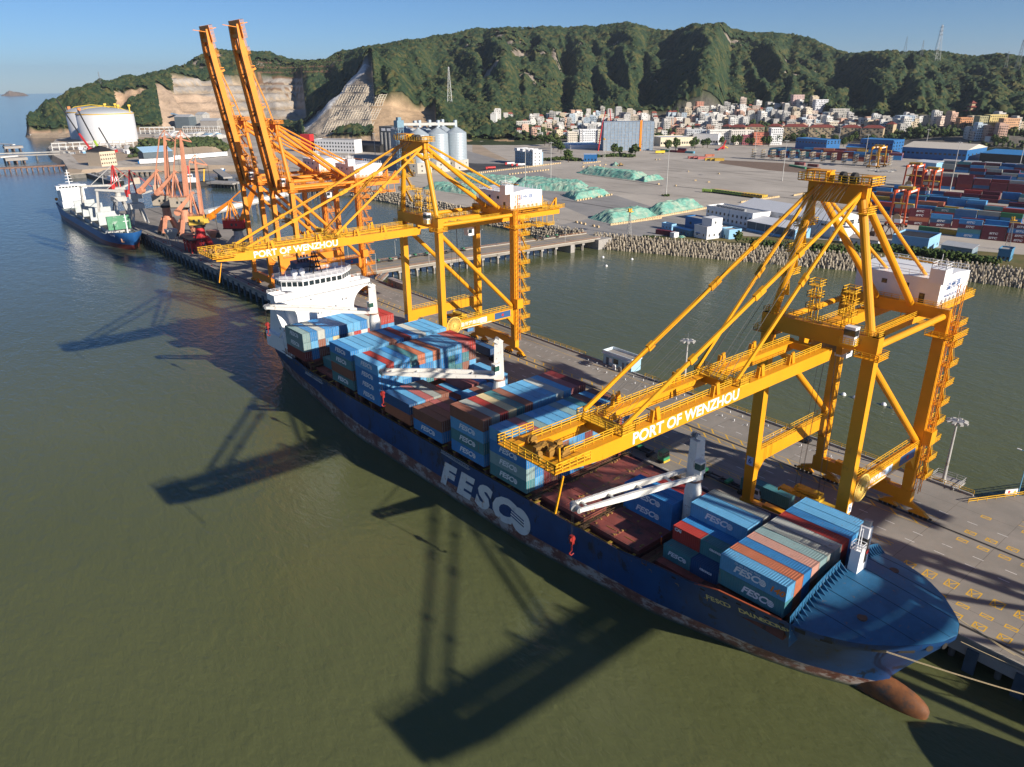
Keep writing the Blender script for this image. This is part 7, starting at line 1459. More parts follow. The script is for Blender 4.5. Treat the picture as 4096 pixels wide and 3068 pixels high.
# light masts over the yard
for lab, p, h in (('beside the netted heaps, left of the office towers', zr2(1265,1172), 33), ('right of the blue and white office', zr2(1425,1140), 36), ('rising from the bush in the middle of the yard', at(2664,783), 38), ('near the construction block', zr2(1770,992), 22), ('at the left end of the reefer racks', zr3(505,1003), 34), ('on the open yard left of the near crane top', zr3(682,1141), 37), ('behind the reefer racks', zr3(1032,947), 30), ('beside the yellow yard gantry', zr3(1197,1043), 33), ('behind the dark container stacks', zr3(1578,985), 32), ('between the orange yard gantries and the stacks', zr3(1742,1203), 40), ('at the right edge of the container yard', zt4(2125,1210), 45), ('near the black stores left of the silos', zr2(318,990), 30), ('behind the yellow box trailer', zt2(1870,660), 24)):
    mast_light(p, 'tall light mast '+lab, h, 6, 'yard light masts')
def lattice(loc, label, h, w, arms=0, top=None, name='lattice_tower', mt=None, group=None):
    t = thing(name, label, 'tower', loc, rng.uniform(0,1), group); mt = mt or M_PALE; m = MB(); n = 8
    C = [(-1,-1),(1,-1),(1,1),(-1,1)]
    for a, b_ in C: m.bar((a*w/2,b_*w/2,0),(a*w*.08,b_*w*.08,h),max(.16,w*.035))
    for k in range(n):
        f0, f1 = k/n, (k+1)/n; w0, w1 = w/2*(1-f0*.84), w/2*(1-f1*.84)
        for q_ in range(4): a, b_ = C[q_], C[(q_+1)%4]; m.bar((a[0]*w0,a[1]*w0,h*f0),(b_[0]*w1,b_[1]*w1,h*f1),max(.1,w*.02)); m.bar((b_[0]*w1,b_[1]*w1,h*f1),(a[0]*w1,a[1]*w1,h*f1),max(.1,w*.02))
    m.obj('mast', mt, t)
    for k in range(arms): m = MB(); z_ = h*(.74+.1*k); m.bar((-w*.75,0,z_),(w*.75,0,z_),max(.2,w*.05)); m.obj('cross_arm', mt, t)
    if top: m = MB(); [m.bx(a-.5,a+.5,b_-.3,b_+.3,h-.5,h+1.2) for a, b_ in ((-1,0),(1,0),(0,1))]; m.bx(-1.6,1.6,-1.6,1.6,h-.8,h-.5); m.obj('lamp_platform', top, t)
    return t
lattice(at(2516,940), 'small lattice light tower at the road corner by the bridge', 15, 2.2, top=M_RAIL); lattice(z6(2040,885), 'lattice light tower with yellow platform by the blue hut', 17, 2.6, top=M_RAIL); lattice(zt1(1925,875), 'pale lattice light tower beside the construction block', 24, 3., top=M_RAIL)
# dump trucks parked in a row, odd vehicles
def dump(loc, rz, label, body, cab):
    t = thing('dump_truck', label, 'truck', loc, rz, 'parked dump trucks'); m = MB(); m.ext([(-4.2,1.1),(1.6,1.1),(1.7,3.0),(-4.4,2.8)], 0, -1.25, 1.25); m.obj('tipper_body', body, t); m = MB(); m.bx(-1.2,1.2,2.0,3.9,.8,3.1); m.obj('cab', cab, t); m = MB(); m.bx(-1.1,1.1,3.86,3.93,2,2.9); m.obj('window', M_GLASS, t); m = MB(); m.bx(-.9,.9,-4.2,3.9,.6,1.1); m.obj('chassis', M_DRK, t)
    for x in (-1.,1.):
        for y in (-3.2,-2.,2.8): inst('wheel', WHEEL, t, (x,y,0))
M_TIP = mat('tipper_pink',(.48,.30,.20),.7,var=.15); M_TIPG = mat('tipper_green',(.30,.45,.08),.6); M_CABY = mat('cab_yellow',(.55,.36,.05),.6)
a_, b_ = z7(850,25), z7(1390,95)
for i in range(18):
    f = i/17; p = (a_[0]+(b_[0]-a_[0])*f, a_[1]+(b_[1]-a_[1])*f, QZ); dump(p, math.pi/2+rng.uniform(-.05,.05), '%s dump truck parked in the long row, %s from the left' % ('pinkish' if i < 11 else 'yellow', ordn(i)), M_TIP if i < 11 else M_CABY, M_TIPG if i < 11 else M_CABY)
dump(z7(765,28), .3, 'lone bright green dump truck left of the parked row', M_TIPG, M_TIPG)
def loader(loc, rz, label, mt):
    t = thing('wheel_loader', label, 'loader', loc, rz); m = MB(); m.bx(-1.2,1.2,-3,1.2,1,2.2); m.bx(-.9,.9,-1,.7,2.2,3.5); m.obj('body', mt, t); m = MB(); m.ext([(2.6,.2),(4.2,.2),(4.0,1.6),(2.9,1.4)], 0, -1.5, 1.5); m.bar((-.8,1,1.8),(-.8,3,1.),.3); m.bar((.8,1,1.8),(.8,3,1.),.3); m.obj('bucket', mt, t)
    for x in (-1.2,1.2):
        for y in (-2,1): inst('wheel', WHEEL, t, (x,y,0), scale=(1.4,1.5,1.5))
loader(zt1(2150,965), 1.2, 'wheel loader beside the tiny netted heap', mat('loader_brown',(.30,.19,.07),.6))
m = MB(); m.bx(-1.25,1.25,-6.5,6.5,1.2,4); o = thing('box_trailer', 'bright yellow box trailer parked at the back of the yard', 'trailer', zt2(645,800), R(60)); m.obj('box', mat('box_yellow',(.72,.50,.02),.5), o)
for x in (-1,1):
    for y in (-4.5,-3.3,4): inst('wheel', WHEEL, o, (x,y,0))
t = thing('crawler_crane', 'red folded mobile crane lying along the back of the yard', 'crane', zt2(1480,745), R(20)); m = MB(); m.bar((-16,0,1),(14,0,5),1.4,1.4); m.bar((8,0,3),(20,0,11),1.2,1.2); m.obj('boom', M_RED, t); m = MB(); m.bx(6,12,-1.5,1.5,.5,3.4); m.obj('body', M_RED, t); m = MB(); m.bar((14,0,4),(22,-3,1),1.2,1.2); m.obj('jib', M_CABY, t)
for i, (x, y, cc) in enumerate(((1040,865,'PK'),(1110,868,'PK'),(1170,872,'PK'),(1270,838,'OB'),(1270,890,'Y'),(1340,893,'Y'),(1400,896,'Y'))): container(cc, zt2(x+50, y), R(62), '%s container standing alone on the open yard, %s from left' % (COLS_C[cc][1], ordn(i)), 'containers in the yard')
for i, (x, y, cc) in enumerate(((770,1155,'DR'),(760,1215,'DR'),(840,1220,'DR'),(520,1125,'DR'),(600,1130,'PK'))): container(cc, zt3(x+40, y), 0, '%s container on the open yard before the reefer racks, %s of five' % (COLS_C[cc][1], ordn(i)), 'containers in the yard', L=20 if i > 1 else 40)
m = MB(); m.bx(-16,16,-1.5,1.5,0,1.6); o = m.obj('green_stack', M_GREENP); o.location = zt3(570,1165); o.rotation_euler = (0,0,R(62+90-90)); tag(o, 'long low green stack of plates on the open yard', 'stack')
# bundles of steel tubes
for i in range(7):
    p = zt3(1760+i*60, 1225+rng.uniform(-15,15)); t = thing('steel_bundle', 'grey bundle of steel on the yard behind the near crane top, %s from left' % ordn(i), 'bundle', p, rng.uniform(-.3,.3)+.4, 'steel bundles'); m = MB(); [m.bar((-5+rng.uniform(-1,1),k*.8-2,.3+rng.uniform(0,.5)),(5+rng.uniform(-1,1),k*.8-2,.3+rng.uniform(0,.5)),.5) for k in range(6)]; m.obj('tubes', M_PALE, t)['kind'] = 'stuff'
# reefer racks
rk = MB()
for k in range(4): rk.bx(-6,6,-1.2,1.2,k*2.7+2.4,k*2.7+2.55); rk.rail([(-6,-1.2,k*2.7+2.55),(6,-1.2,k*2.7+2.55)],1.,2.4,.07,2); rk.rail([(-6,1.2,k*2.7+2.55),(6,1.2,k*2.7+2.55)],1.,2.4,.07,2)
for x in (-6,-2,2,6):
    for y in (-1.2,1.2): rk.bar((x,y,0),(x,y,11.2),.22)
RACK = rk.mesh('frame', M_PALE); rp = MB(); [rp.bx(x-.5,x+.5,-.5,.5,k*2.7+2.6,k*2.7+3.7) for k in range(4) for x in (-4.8,-2.4,0,2.4,4.8)]; RPAN = rp.mesh('socket_panel', mat('panel_ochre',(.50,.30,.06),.6,var=.3))
ra, rb = zt3(60,1040), zt3(2010,1160)
for i in range(14):
    f = i/11.5 - .12; p = (ra[0]+(rb[0]-ra[0])*f, ra[1]+(rb[1]-ra[1])*f, QZ); t = thing('reefer_rack', 'grey four level reefer rack with ochre panels, %s from the left' % ordn(i), 'rack', p, R(12), 'reefer racks'); inst('frame', RACK, t); o = inst('socket_panel', RPAN, t); o['kind'] = 'stuff'
# rubber tyred gantries
def rtg(loc, rz, label, mt, span=22., h=20., w=9., group='yard gantry cranes'):
    t = thing('yard_gantry', label, 'crane', loc, rz, group)
    for sx in (-1,1):
        m = MB(); m.bx(sx*span/2-.8,sx*span/2+.8,-w/2-2,w/2+2,1.4,2.6); m.obj('sill_beam', mt, t)
        for sy in (-1,1):
            m = MB(); m.bar((sx*span/2,sy*w/2,2.6),(sx*span/2,sy*w/2*.85,h),1.0,1.0); m.obj('leg', mt, t)
            for d in (-1.2,1.2): inst('wheel', WHEEL, t, (sx*span/2,sy*(w/2+.6)+d,0.), scale=(2,1.7,1.7))
    for sy in (-1,1): m = MB(); m.bar((-span/2-1,sy*w/2*.85,h+.8),(span/2+1,sy*w/2*.85,h+.8),1.2,1.8); m.obj('main_girder', mt, t); m = MB(); m.bx(-span*.3,span*.3,sy*w/2*.85-.65,sy*w/2*.85-.62,h+.3,h+1.3); m.obj('white_lettering_band', M_LET, t)
    m = MB(); m.bx(-4,2,-w/2,w/2,h+1.7,h+3.4); m.obj('trolley', mat('gantry_machinery',(.40,.25,.03),.6,var=.3), t); m = MB(); m.bx(2.5,4.6,-1.2,1.2,h-2.8,h-.2); m.obj('driver_cab', mt, t)
    m = MB(); m.bx(-2.2,.2,-6,6,h-8,h-7.3); [m.tube((x,y,h),(x,y,h-7.3),.06,n=4) for x in (-2,0) for y in (-2,2)]; m.obj('spreader', mat('spreader_yellow',(.55,.34,.02),.6), t)
    m = MB(); m.tube((-span/2-1.2,0,5.5),(-span/2-.6,0,5.5),2.6,n=18); m.obj('cable_reel', mat('reel_tan',(.42,.30,.16),.6), t); m = MB(); m.bx(-span/2-1.6,-span/2+1.2,-3,1,2.6,5); m.obj('power_pack', M_WHT, t); return t
RZG = R(8)
rtg(z6(1000,630), RZG, 'red-orange yard gantry nearest the warehouses', M_RTG, h=21); rtg(z6(1105,285), RZG, 'red-orange yard gantry farthest left of the three behind', M_RTG, h=19); rtg(z6(1275,345), RZG, 'red-orange yard gantry right of the pair behind the nearest one', M_RTG, h=19)
rtg(zt3(1830,1160), RZG, 'yellow yard gantry standing over the reefer stacks', M_YEL, h=20)
# container stacks: columns of boxes set along the lanes
YP = ['M','M','DR','B','LB','B','DB','M','RD','T','DB','M','Y','B','GR','G','OB','DB']
SITC = ('SITC', M_LET, 1.6, dict(shear=.2, sx=1.35)); ystack = 0; far = MB(); far_col = []
FM = {k: mat('far_container_'+k, COLS_C[k][0], .6, var=.15) for k in set(YP)|{'W'}}; FK = list(FM)
def lane(a, b_, n, rows_, tiers, name, individual, seed, logo=True, pal=YP):
    """Stacks standing end to end from a to b along a lane, `rows_` deep landward, with up to `tiers` boxes."""
    r2 = random.Random(seed); d = Vector((b_[0]-a[0], b_[1]-a[1])); d.normalize(); an = math.atan2(d.y, d.x)-math.pi/2+math.pi; nrm = Vector((-d.y, d.x))
    for i in range(n):
        for r_ in range(rows_):
            hgt_ = r2.choice(tiers)
            for k in range(hgt_):
                col = r2.choice(pal); x = a[0]+d.x*(6.3+12.75*i)+nrm.x*(1.3+2.75*r_); y = a[1]+d.y*(6.3+12.75*i)+nrm.y*(1.3+2.75*r_); z_ = QZ+.02+k*2.6
                if individual and (r_ == 0 or k >= hgt_-1):
                    o = container(col, (x,y,z_), an, '%s container, %s, %s stack, %s row, %s tier' % (COLS_C[col][1], name, ordn(i), ordn(r_), ordn(k)), 'containers in the yard', doors=(r_ < 2))
                    if logo and r_ == 0 and col in ('M','B','LB','T','DB','DR') and r2.random() < .85: text('lettering', *SITC[:2], (-1.235,0,1.35), (0,-1,0), (0,0,1), 1.6, o, shear=.2, bold=.05, extrude=.01, sx=1.35)
                else:
                    far.cur = FK.index(col); c_, s_ = math.cos(an), math.sin(an); vs_ = [(x+px*c_-py*s_, y+px*s_+py*c_, z_+pz) for pz in (0,2.55) for px, py in ((-1.2,-6.05),(1.2,-6.05),(1.2,6.05),(-1.2,6.05))]; far.add(vs_, [(3,2,1,0),(4,5,6,7),(0,1,5,4),(1,2,6,5),(2,3,7,6),(3,0,4,7)])
lane((494,176), (504,128), 4, 3, (4,4,4,3), 'front yard lane', True, 3, pal=['B','M','T','M','B','LB','DR'])
lane((498,200), (498,174), 2, 1, (1,), 'low row before the front lane', True, 31)
lane((514,214), (526,178), 3, 3, (3,2,4,2), 'second yard lane', True, 5)
lane((540,262), (556,150), 8, 3, (3,2,4,1,3), 'third yard lane', True, 6)
lane((585,300), (607,140), 12, 4, (2,3,1,3,2), 'fourth lane from the shore', False, 8)
lane((640,310), (668,130), 14, 4, (1,2,3,1), 'fifth lane', False, 9)
lane((705,300), (735,150), 12, 5, (3,4,5,4), 'sixth lane', False, 10, pal=['M','DB','M','B','DR','GR','DB','M'])
lane((772,275), (790,130), 11, 5, (3,4,4,5), 'seventh lane', False, 12, pal=['M','DB','M','B','DR','GR','DB','RD'])
lane((850,330), (880,140), 14, 5, (2,3,4), 'eighth lane', False, 13, pal=['M','DB','M','B','DR','GR','T'])
lane((868,545), (900,395), 11, 4, (3,4,4), 'stacks behind the racks', False, 14, pal=['M','DB','B','DR','OB','T','DB'])
lane((905,520), (945,385), 9, 4, (3,4,3), 'stacks behind', False, 15, pal=['M','DB','OB','B','DR','Y'])
lane((835,690), (846,600), 4, 2, (2,1,2), 'stacks left', False, 16)
o = far.obj('far_container_stacks', [FM[k] for k in FK]); stuff(o, 'many stacked containers filling the back of the yard', 'containers')
# big stores at the back of the yard
bldg('blue_warehouse', 'blue metal warehouse with white gable behind the left reefer racks', 'warehouse', zt3(520,862), zt3(1015,905), 26, 14, M_BLUED, 'flat', M_ROOFB, wins=(10,1), win=(2.6,1.6), sill=9, ends=(4,2), par=.4)
bldg('blue_warehouse', 'blue metal warehouse behind the yellow yard gantry', 'warehouse', zt3(1550,925), zt3(2070,958), 30, 17, M_BLUED, 'flat', M_ROOFB, wins=(9,2), win=(2.4,1.8), sill=5, ends=(4,3), par=.4)
bldg('blue_shelter', 'bright blue low roof between the two blue warehouses', 'shelter', zt3(1330,925), zt3(1640,935), 24, 7, mat('shelter_ochre',(.5,.28,.06),.7), 'mono', M_ROOFB, rise=2)
bldg('wide_warehouse', 'wide cream roofed warehouse with blue walls at the right of the yard', 'warehouse', zt4(230,1010), zt4(1265,1075), 62, 13, M_BLUED, 'gable', mat('roof_cream',(.62,.56,.46),.6,var=.06), wins=(14,1), win=(3,2), sill=6, ends=(5,1), rise=5)
bldg('long_canopy', 'dark open canopy with blue roof at the right edge of the yard', 'canopy', zt4(1480,1075), zt4(2300,1130), 40, 10, M_DRK, 'mono', M_ROOFB, rise=2)
for k in range(5): bldg('store_shed', 'grey roofed store among the dark stacks, %s from left' % ordn(k), 'shed', zt4(860+k*330,1150+k*22), zt4(1120+k*330,1165+k*22), 14, 5, M_PALE, 'mono', M_ROOFG, rise=1.5, group='grey stores')
bldg('blue_shop', 'pale blue hut with white roof behind the stacks', 'hut', zt4(460,1160), zt4(790,1190), 12, 6, M_BLUEL, 'mono', M_ROOFW, rise=1.2)
# blue and white office, canopy station, tanker yard
of = bldg('port_office', 'blue and white four storey office with stair blocks behind the heaps', 'office', zt1(715,925), zt1(955,965), 14, 14, mat('office_blue_grey',(.24,.36,.46),.7,var=.06), wins=(8,4), win=(1.4,1.7), sill=1.2, par=.6)
for x in (0,13,26.5): m = MB(); m.bx(x,x+7,-.8,13.9,14.0,17.5); m.obj('stair_block', M_WALLW, of)
bldg('office_wing', 'white end block of the blue and white office', 'office', zt1(958,966), zt1(1080,962), 16, 17, M_WALLW, wins=(2,4), win=(1.2,1.5), sill=1.5, ends=(1,4))
bldg('canopy_station', 'blue fuel station under a flat canopy roof', 'station', zt1(1650,905), zt1(1830,905), 14, 8, M_BLUED, 'flat', M_ROOFW, wins=(4,1), win=(1.6,2.2), par=.2)
for i, (x, y) in enumerate(((650,955),(735,970),(800,972),(390,1015))):
    t = thing('tank_lorry', '%s tank lorry parked by the blue and white office, %s from left' % (('white','silver','cream','red')[i], ordn(i)), 'lorry', zt1(x,y), R(70), 'tank lorries'); m = MB(); m.tube((0,-5,2.2),(0,4,2.2),1.2,n=12); m.obj('tank', (M_WHT, M_PALE, M_WALLW, M_RED)[i], t); m = MB(); m.bx(-1.2,1.2,4.4,6.4,.8,3.2); m.obj('cab', M_RED, t); [inst('wheel', WHEEL, t, (x_,y_,0)) for x_ in (-1,1) for y_ in (-4,-3,3.5,5.6)]
# silos
SB = [zr2(640,1095), zr2(765,1080), zr2(875,1075), zr2(470,1050)]
M_SILO = mat('galvanised_silo',(.40,.46,.50),.45,metal=.25,var=.08); sil = MB(); prof = [(17.,0)]
sr = 11.3
def silo_mesh():
    m = MB(); p = []
    for k in range(17): z_ = 11+k*1.65; p += [(sr,z_),(sr+.12,z_+.8)]
    p += [(sr,39),(sr*.55,42.4),(1.6,45),(1.6,46),(.1,46)]; m.lathe(p, n=36); return m.mesh('silo_shell', M_SILO)
SM = silo_mesh(); bs = MB(); bs.lathe([(sr+1.6,-1),(sr+1.6,11),(sr,11.1)], n=8); BSM = bs.mesh('silo_base', mat('silo_base_cream',(.52,.48,.41),.8,var=.08)); wd = MB(); wd.bx(-.7,.7,-.05,.05,0,1.6); WDM = wd.mesh('window', M_GLASS)
s0_, s1_, s2_ = Vector(SB[0]), Vector(SB[1]), Vector(SB[2]); dsi = (s2_-s0_)/2; back_ = Vector((dsi.y,-dsi.x,0)).normalized()
if back_.dot(Vector((math.sin(YAW),math.cos(YAW),0))) < 0: back_ = -back_
off = back_*13
for r_ in range(2):
    for k in range(3):
        p = s0_ + dsi*k + off + back_*(27*r_); 
        t = thing('grain_silo', 'grey steel grain silo, %s in the %s row' % (('left','middle','right')[k], ('front','back')[r_]), 'silo', p, 0, 'grain silos'); inst('silo_shell', SM, t); inst('silo_base', BSM, t)
        for a_ in range(8):
            an = 2*math.pi*(a_+.5)/8; rr = (sr+1.6)*math.cos(math.pi/8)+.04
            for z_ in (2., 6.8): inst('window', WDM, t, (rr*math.cos(an), rr*math.sin(an), z_), an+math.pi/2)
p = s0_+off-dsi*.95; t = thing('elevator_tower', 'blue-grey lattice elevator tower left of the silos', 'tower', p, 0); m = MB()
for a_ in (-3,3):
    for b2_ in (-3,3): m.bar((a_,b2_,0),(a_,b2_,53),.6)
for k in range(13): m.bar((-3,-3,k*4.1),(3,-3,k*4.1+4.1),.35); m.bar((-3,3,k*4.1),(-3,-3,k*4.1+4.1),.35); m.bx(-3.2,3.2,-3.2,3.2,k*4.1,k*4.1+.15)
m.obj('frame', mat('tower_blue_grey',(.16,.27,.34),.6), t); m = MB(); m.bx(-4,4,-3.5,3.5,47,54); m.bx(-2,2,-2,2,54,57); m.obj('head_house', mat('tower_blue_grey',(.16,.27,.34),.6), t)
for k, (a_, b2_) in enumerate(((p+Vector((0,0,50)), s2_+off+Vector((0,0,48))), (p+Vector((0,0,49)), s0_+off+back_*27+dsi*2+Vector((0,0,48))))):
    t = thing('conveyor_bridge', 'conveyor gallery over the %s row of silos' % ('front','back')[k], 'conveyor', (0,0,0)); m = MB(); m.bar(a_, b2_, 3, 2.6); m.obj('gallery', M_PALE, t); m = MB(); [m.bx(a_.lerp(b2_,f).x-1.5,a_.lerp(b2_,f).x+1.5,a_.lerp(b2_,f).y-1.5,a_.lerp(b2_,f).y+1.5,a_.lerp(b2_,f).z-3,a_.lerp(b2_,f).z+4) for f in (.35,.68,.99)]; m.obj('head_box', M_SILO, t)
bldg('work_house', 'tall dark blue grey work house beside the silos', 'building', zr2(425,1000), zr2(500,1040), 26, 37, mat('workhouse_blue',(.12,.22,.30),.6,var=.06), 'gable', M_ROOFG, rise=4)
gb = bldg('grey_building', 'dark grey slab building with pale piers left of the silos', 'building', zr2(352,962), zr2(432,966), 24, 34, mat('slab_dark',(.07,.08,.09),.6), par=1.)
for k in range(6): m = MB(); m.bx(3+k*7.,5.2+k*7.,-.5,0,2,27); m.obj('pier', M_PALE, gb)
for k in range(4): m = MB(); m.bx(4+k*10,11+k*10,-.1,0,29,32.5); m.obj('window', M_WHT, gb)
bldg('dark_store', 'low black roofed store under the cut slope', 'store', zr2(195,955), zr2(350,965), 30, 9, M_DRK, 'gable', M_DRK, rise=5)
hb_ = bldg('hill_office', 'white and grey four storey block left of the black store', 'office', zr2(-60,960), zr2(190,968), 18, 17, M_WALLW, 'flat', M_DRK, wins=(14,3), win=(2.2,2.2), sill=2.5)
m = MB(); m.bx(-24,-8,0,10,0,24); m.obj('red_block', M_RED, hb_)
# ------------------------------------------------------------------ far industry on the left
def tank(loc, label, r=45., h=46., dome=10.):
    t = thing('storage_tank', label, 'tank', loc, 0, 'white storage tanks')
    m = MB(); m.lathe([(r,-2),(r,h)], n=64); m.obj('shell', mat('tank_white',(.62,.63,.64),.5,var=.03), t, smooth=True)
    m = MB(); m.lathe([(r-.3,h)]+[(r*math.cos(a)*1.0, h+dome*math.sin(a)) for a in np.linspace(.15,1.45,10)]+[(.1,h+dome)], n=64); m.obj('dome', mat('tank_dome_grey',(.42,.44,.46),.6,var=.05), t, smooth=True)
    m = MB(); n_ = 40
    for k in range(n_): a, b_ = 6.2832*k/n_, 6.2832*(k+1)/n_; m.bar(((r+.3)*math.cos(a),(r+.3)*math.sin(a),h+.6),((r+.3)*math.cos(b_),(r+.3)*math.sin(b_),h+.6),.7,1.1)
    m.obj('rim', M_RAIL, t)
    v = Vector((-_R0[0],-_R0[1],0)); w = Vector((_R0[0],_R0[1],0)); m = MB(); A_ = v*(r-1); B_ = w*(r-2)
    pts = [A_+Vector((0,0,h+2)), A_*.72+Vector((0,0,h+dome*.7+2)), Vector((0,0,h+dome+2.5)), B_*.6+Vector((0,0,h+dome*.75+2.5)), B_+Vector((0,0,h+3))]
    for a, b_ in zip(pts[:-1], pts[1:]): m.bar(a, b_, 1.6, 1.2)
    m.obj('dome_walkway', mat('walkway_yellow',(.70,.47,.05),.6), t)
    for k, f in enumerate((.97, .55)): m = MB(); q_ = w*r*f; m.bar(q_+Vector((0,0,h)), q_+Vector((0,0,h+13)),1.6); m.bar(q_+Vector((-2,0,h+13)), q_+Vector((2.4,0,h+13)),3.4,3); m.obj('jib_post', mat('walkway_yellow',(.70,.47,.05),.6), t)
    m = MB(); q_ = v*(r+1.5); [m.bar(q_+Vector((a,0,0)), q_+Vector((a,0,h+8)),.5) for a in (-1.6,1.6)]; [m.bar(q_+Vector((-1.6,0,z_)), q_+Vector((1.6,0,z_+3)),.35) for z_ in np.arange(0,h+5,3)]; m.obj('stair_tower', M_GRYM, t)
    m = MB(); m.bx(-2.5,2.5,-2.5,2.5,h+3,h+10); o = m.obj('stair_head', mat('head_orange',(.55,.20,.06),.6), t); o.location = v*(r-2)
    return t
TK = Vector(zi(1400,548)); fwd = Vector((math.sin(YAW),math.cos(YAW),0)); lf = Vector((-math.cos(YAW),math.sin(YAW),0)); vd = Vector((TK.x,TK.y,0)).normalized()
tank(TK+vd*45, 'huge white storage tank in front, grey dome with yellow walkway'); tank(TK+vd*170-Vector((_R0[0],_R0[1],0))*22, 'second white storage tank half hidden behind the front one')
M_STW = mat('pipe_rack_white',(.60,.60,.58),.6,var=.08)
def piperack(a, b_, label, h=9., w=6., n=None):
    t = thing('pipe_rack', label, 'pipe rack', (0,0,0), 0, 'pipe racks'); a = Vector((a[0],a[1],QZ)); b_ = Vector((b_[0],b_[1],QZ)); L = (b_-a).length; k = n or max(3, int(L/9)); d = (b_-a).normalized(); s_ = Vector((-d.y,d.x,0))*w/2
    m = MB()
    for i in range(k+1):
        p = a.lerp(b_, i/k)
        for q_ in (-1,1): m.bar(p+s_*q_, p+s_*q_+Vector((0,0,h)),.7)
        for z_ in (h*.5,h): m.bar(p-s_+Vector((0,0,z_)), p+s_+Vector((0,0,z_)),.6)
    for q_ in (-1,1):
        for z_ in (h*.5,h): m.bar(a+s_*q_+Vector((0,0,z_)), b_+s_*q_+Vector((0,0,z_)),.6)
    m.obj('frame', M_STW, t); m = MB(); [m.tube(a+s_*f+Vector((0,0,h+.6)), b_+s_*f+Vector((0,0,h+.6)),.55,n=6) for f in (-.6,0,.6)]; m.obj('pipe', M_PALE, t); return t
piperack(zi(665,640), zi(1690,590), 'long white pipe rack running below the storage tanks', 10, 8); piperack(zi(1780,430), zi(2212,420), 'white pipe rack right of the storage tanks', 12, 8); piperack(zx(0,180), zx(310,170), 'white frame rack under the quarry, left', 12, 8); piperack(zx(440,160), zx(880,160), 'white frame rack under the quarry, right', 12, 9)
def gallery(a, za, b_, zb, label, w=5.):
    t = thing('conveyor_gallery', label, 'conveyor', (0,0,0), 0, 'quarry conveyors'); A_ = Vector((a[0],a[1],za)); B_ = Vector((b_[0],b_[1],zb)); m = MB(); m.bar(A_,B_,w,3.2); m.obj('gallery', mat('conveyor_blue_grey',(.16,.25,.36),.6), t); m = MB(); [m.bar(Vector((A_.lerp(B_,f).x,A_.lerp(B_,f).y,QZ)), A_.lerp(B_,f),.8) for f in (.2,.5,.8)]; m.obj('trestle', M_GRYM, t)
gallery(zx(30,110), 14, zx(300,60), 36, 'blue grey conveyor rising under the quarry, left'); gallery(zi(1760,330), 12, zi(1900,300), 30, 'short blue grey conveyor beside the front tank'); gallery(zx(310,110), 38, zx(560,60), 20, 'blue grey conveyor descending under the quarry, middle'); gallery(zx(520,110), 16, zx(720,60), 42, 'blue grey conveyor climbing to the crusher house')
for k, (x0, x1, y_, h_) in enumerate(((330,510,120,26),(600,690,110,30),(650,860,120,18))): bldg('crusher_house', 'grey crusher building under the quarry face, %s from left' % ordn(k), 'building', zx(x0,y_), zx(x1,y_), 30, h_, (M_SHADE, M_PALE, M_CONC)[k], 'gable', M_ROOFG, group='crusher buildings', rise=5)
r3 = random.Random(4)
for i in range(34):
    x, y_ = r3.uniform(20, 860), r3.uniform(205, 255); w_ = r3.uniform(25, 70); cm = r3.choice((M_WALLW, M_ROOFW, M_PALE, M_ROOFG, M_BLUEL)); bldg('site_shed', '%s roofed site shed among the works below the quarry, %s placed' % ({M_WALLW:'white',M_ROOFW:'white metal',M_PALE:'grey',M_ROOFG:'dark grey',M_BLUEL:'blue'}[cm], ordn(i)), 'shed', zx(x,y_), zx(x+w_,y_+1), r3.uniform(10,22), r3.uniform(4,8), M_PALE, 'gable', cm, group='site sheds', rise=1.5)
for i in range(26):
    x, y_ = r3.uniform(720, 1660), r3.uniform(600, 690); cm = r3.choice((M_WALLW, M_PALE, M_BLUEL, M_RED, M_ROOFG)); p = zi(x,y_); m = MB(); m.bx(-r3.uniform(2,6),r3.uniform(2,6),-2,2,0,r3.uniform(2,5)); o = m.obj('site_cabin', cm); o.location = p; o.rotation_euler = (0,0,r3.uniform(0,3)); tag(o, '%s cabin on the building site before the tanks, %s placed' % ({M_WALLW:'white',M_PALE:'grey',M_BLUEL:'blue',M_RED:'red',M_ROOFG:'dark'}[cm], ordn(i)), 'cabin', 'cabins on the tank site')
def crawler(u, v, u2, v2, ztip, label, mt):
    p = Vector(zi(u,v)); q_ = Vector((*zi(u2,v)[:2], ztip)); t = thing('crawler_crane', label, 'crane', (0,0,0), 0, 'crawler cranes'); m = MB(); m.bx(p.x-4,p.x+4,p.y-4,p.y+4,QZ,QZ+5); m.obj('body', mt, t); m = MB(); m.bar(p+Vector((0,0,3)), p.lerp(q_,.35),2.2,2.2); m.obj('boom_foot', mt, t); m = MB(); m.bar(p.lerp(q_,.35), q_,1.3); m.obj('boom', M_DRK, t)
crawler(1150,650,860,340,78,'red crawler crane with a long boom leaning left before the tanks', M_RED); crawler(1300,715,1110,440,66,'green crawler crane leaning left on the tank site', mat('crane_lime',(.35,.5,.06),.6)); crawler(1430,655,1310,560,40,'dark crawler crane at the right of the tank site', M_GRYM)
yh = bldg('yellow_house', 'cream three storey house with a dark hipped roof on the far shore', 'house', zi(1290,842), zi(1485,822), 26, 17, mat('cream_wall',(.62,.50,.36),.8,var=.06), 'hip', M_DRK, wins=(7,3), win=(1.4,2.0), rise=6, sill=2.5)
bldg('long_shed', 'long shed with pale blue roof on the far shore', 'shed', zi(1830,800), zi(2200,775), 22, 13, M_SHADE, 'mono', mat('roof_paleblue',(.36,.56,.74),.5), rise=5)
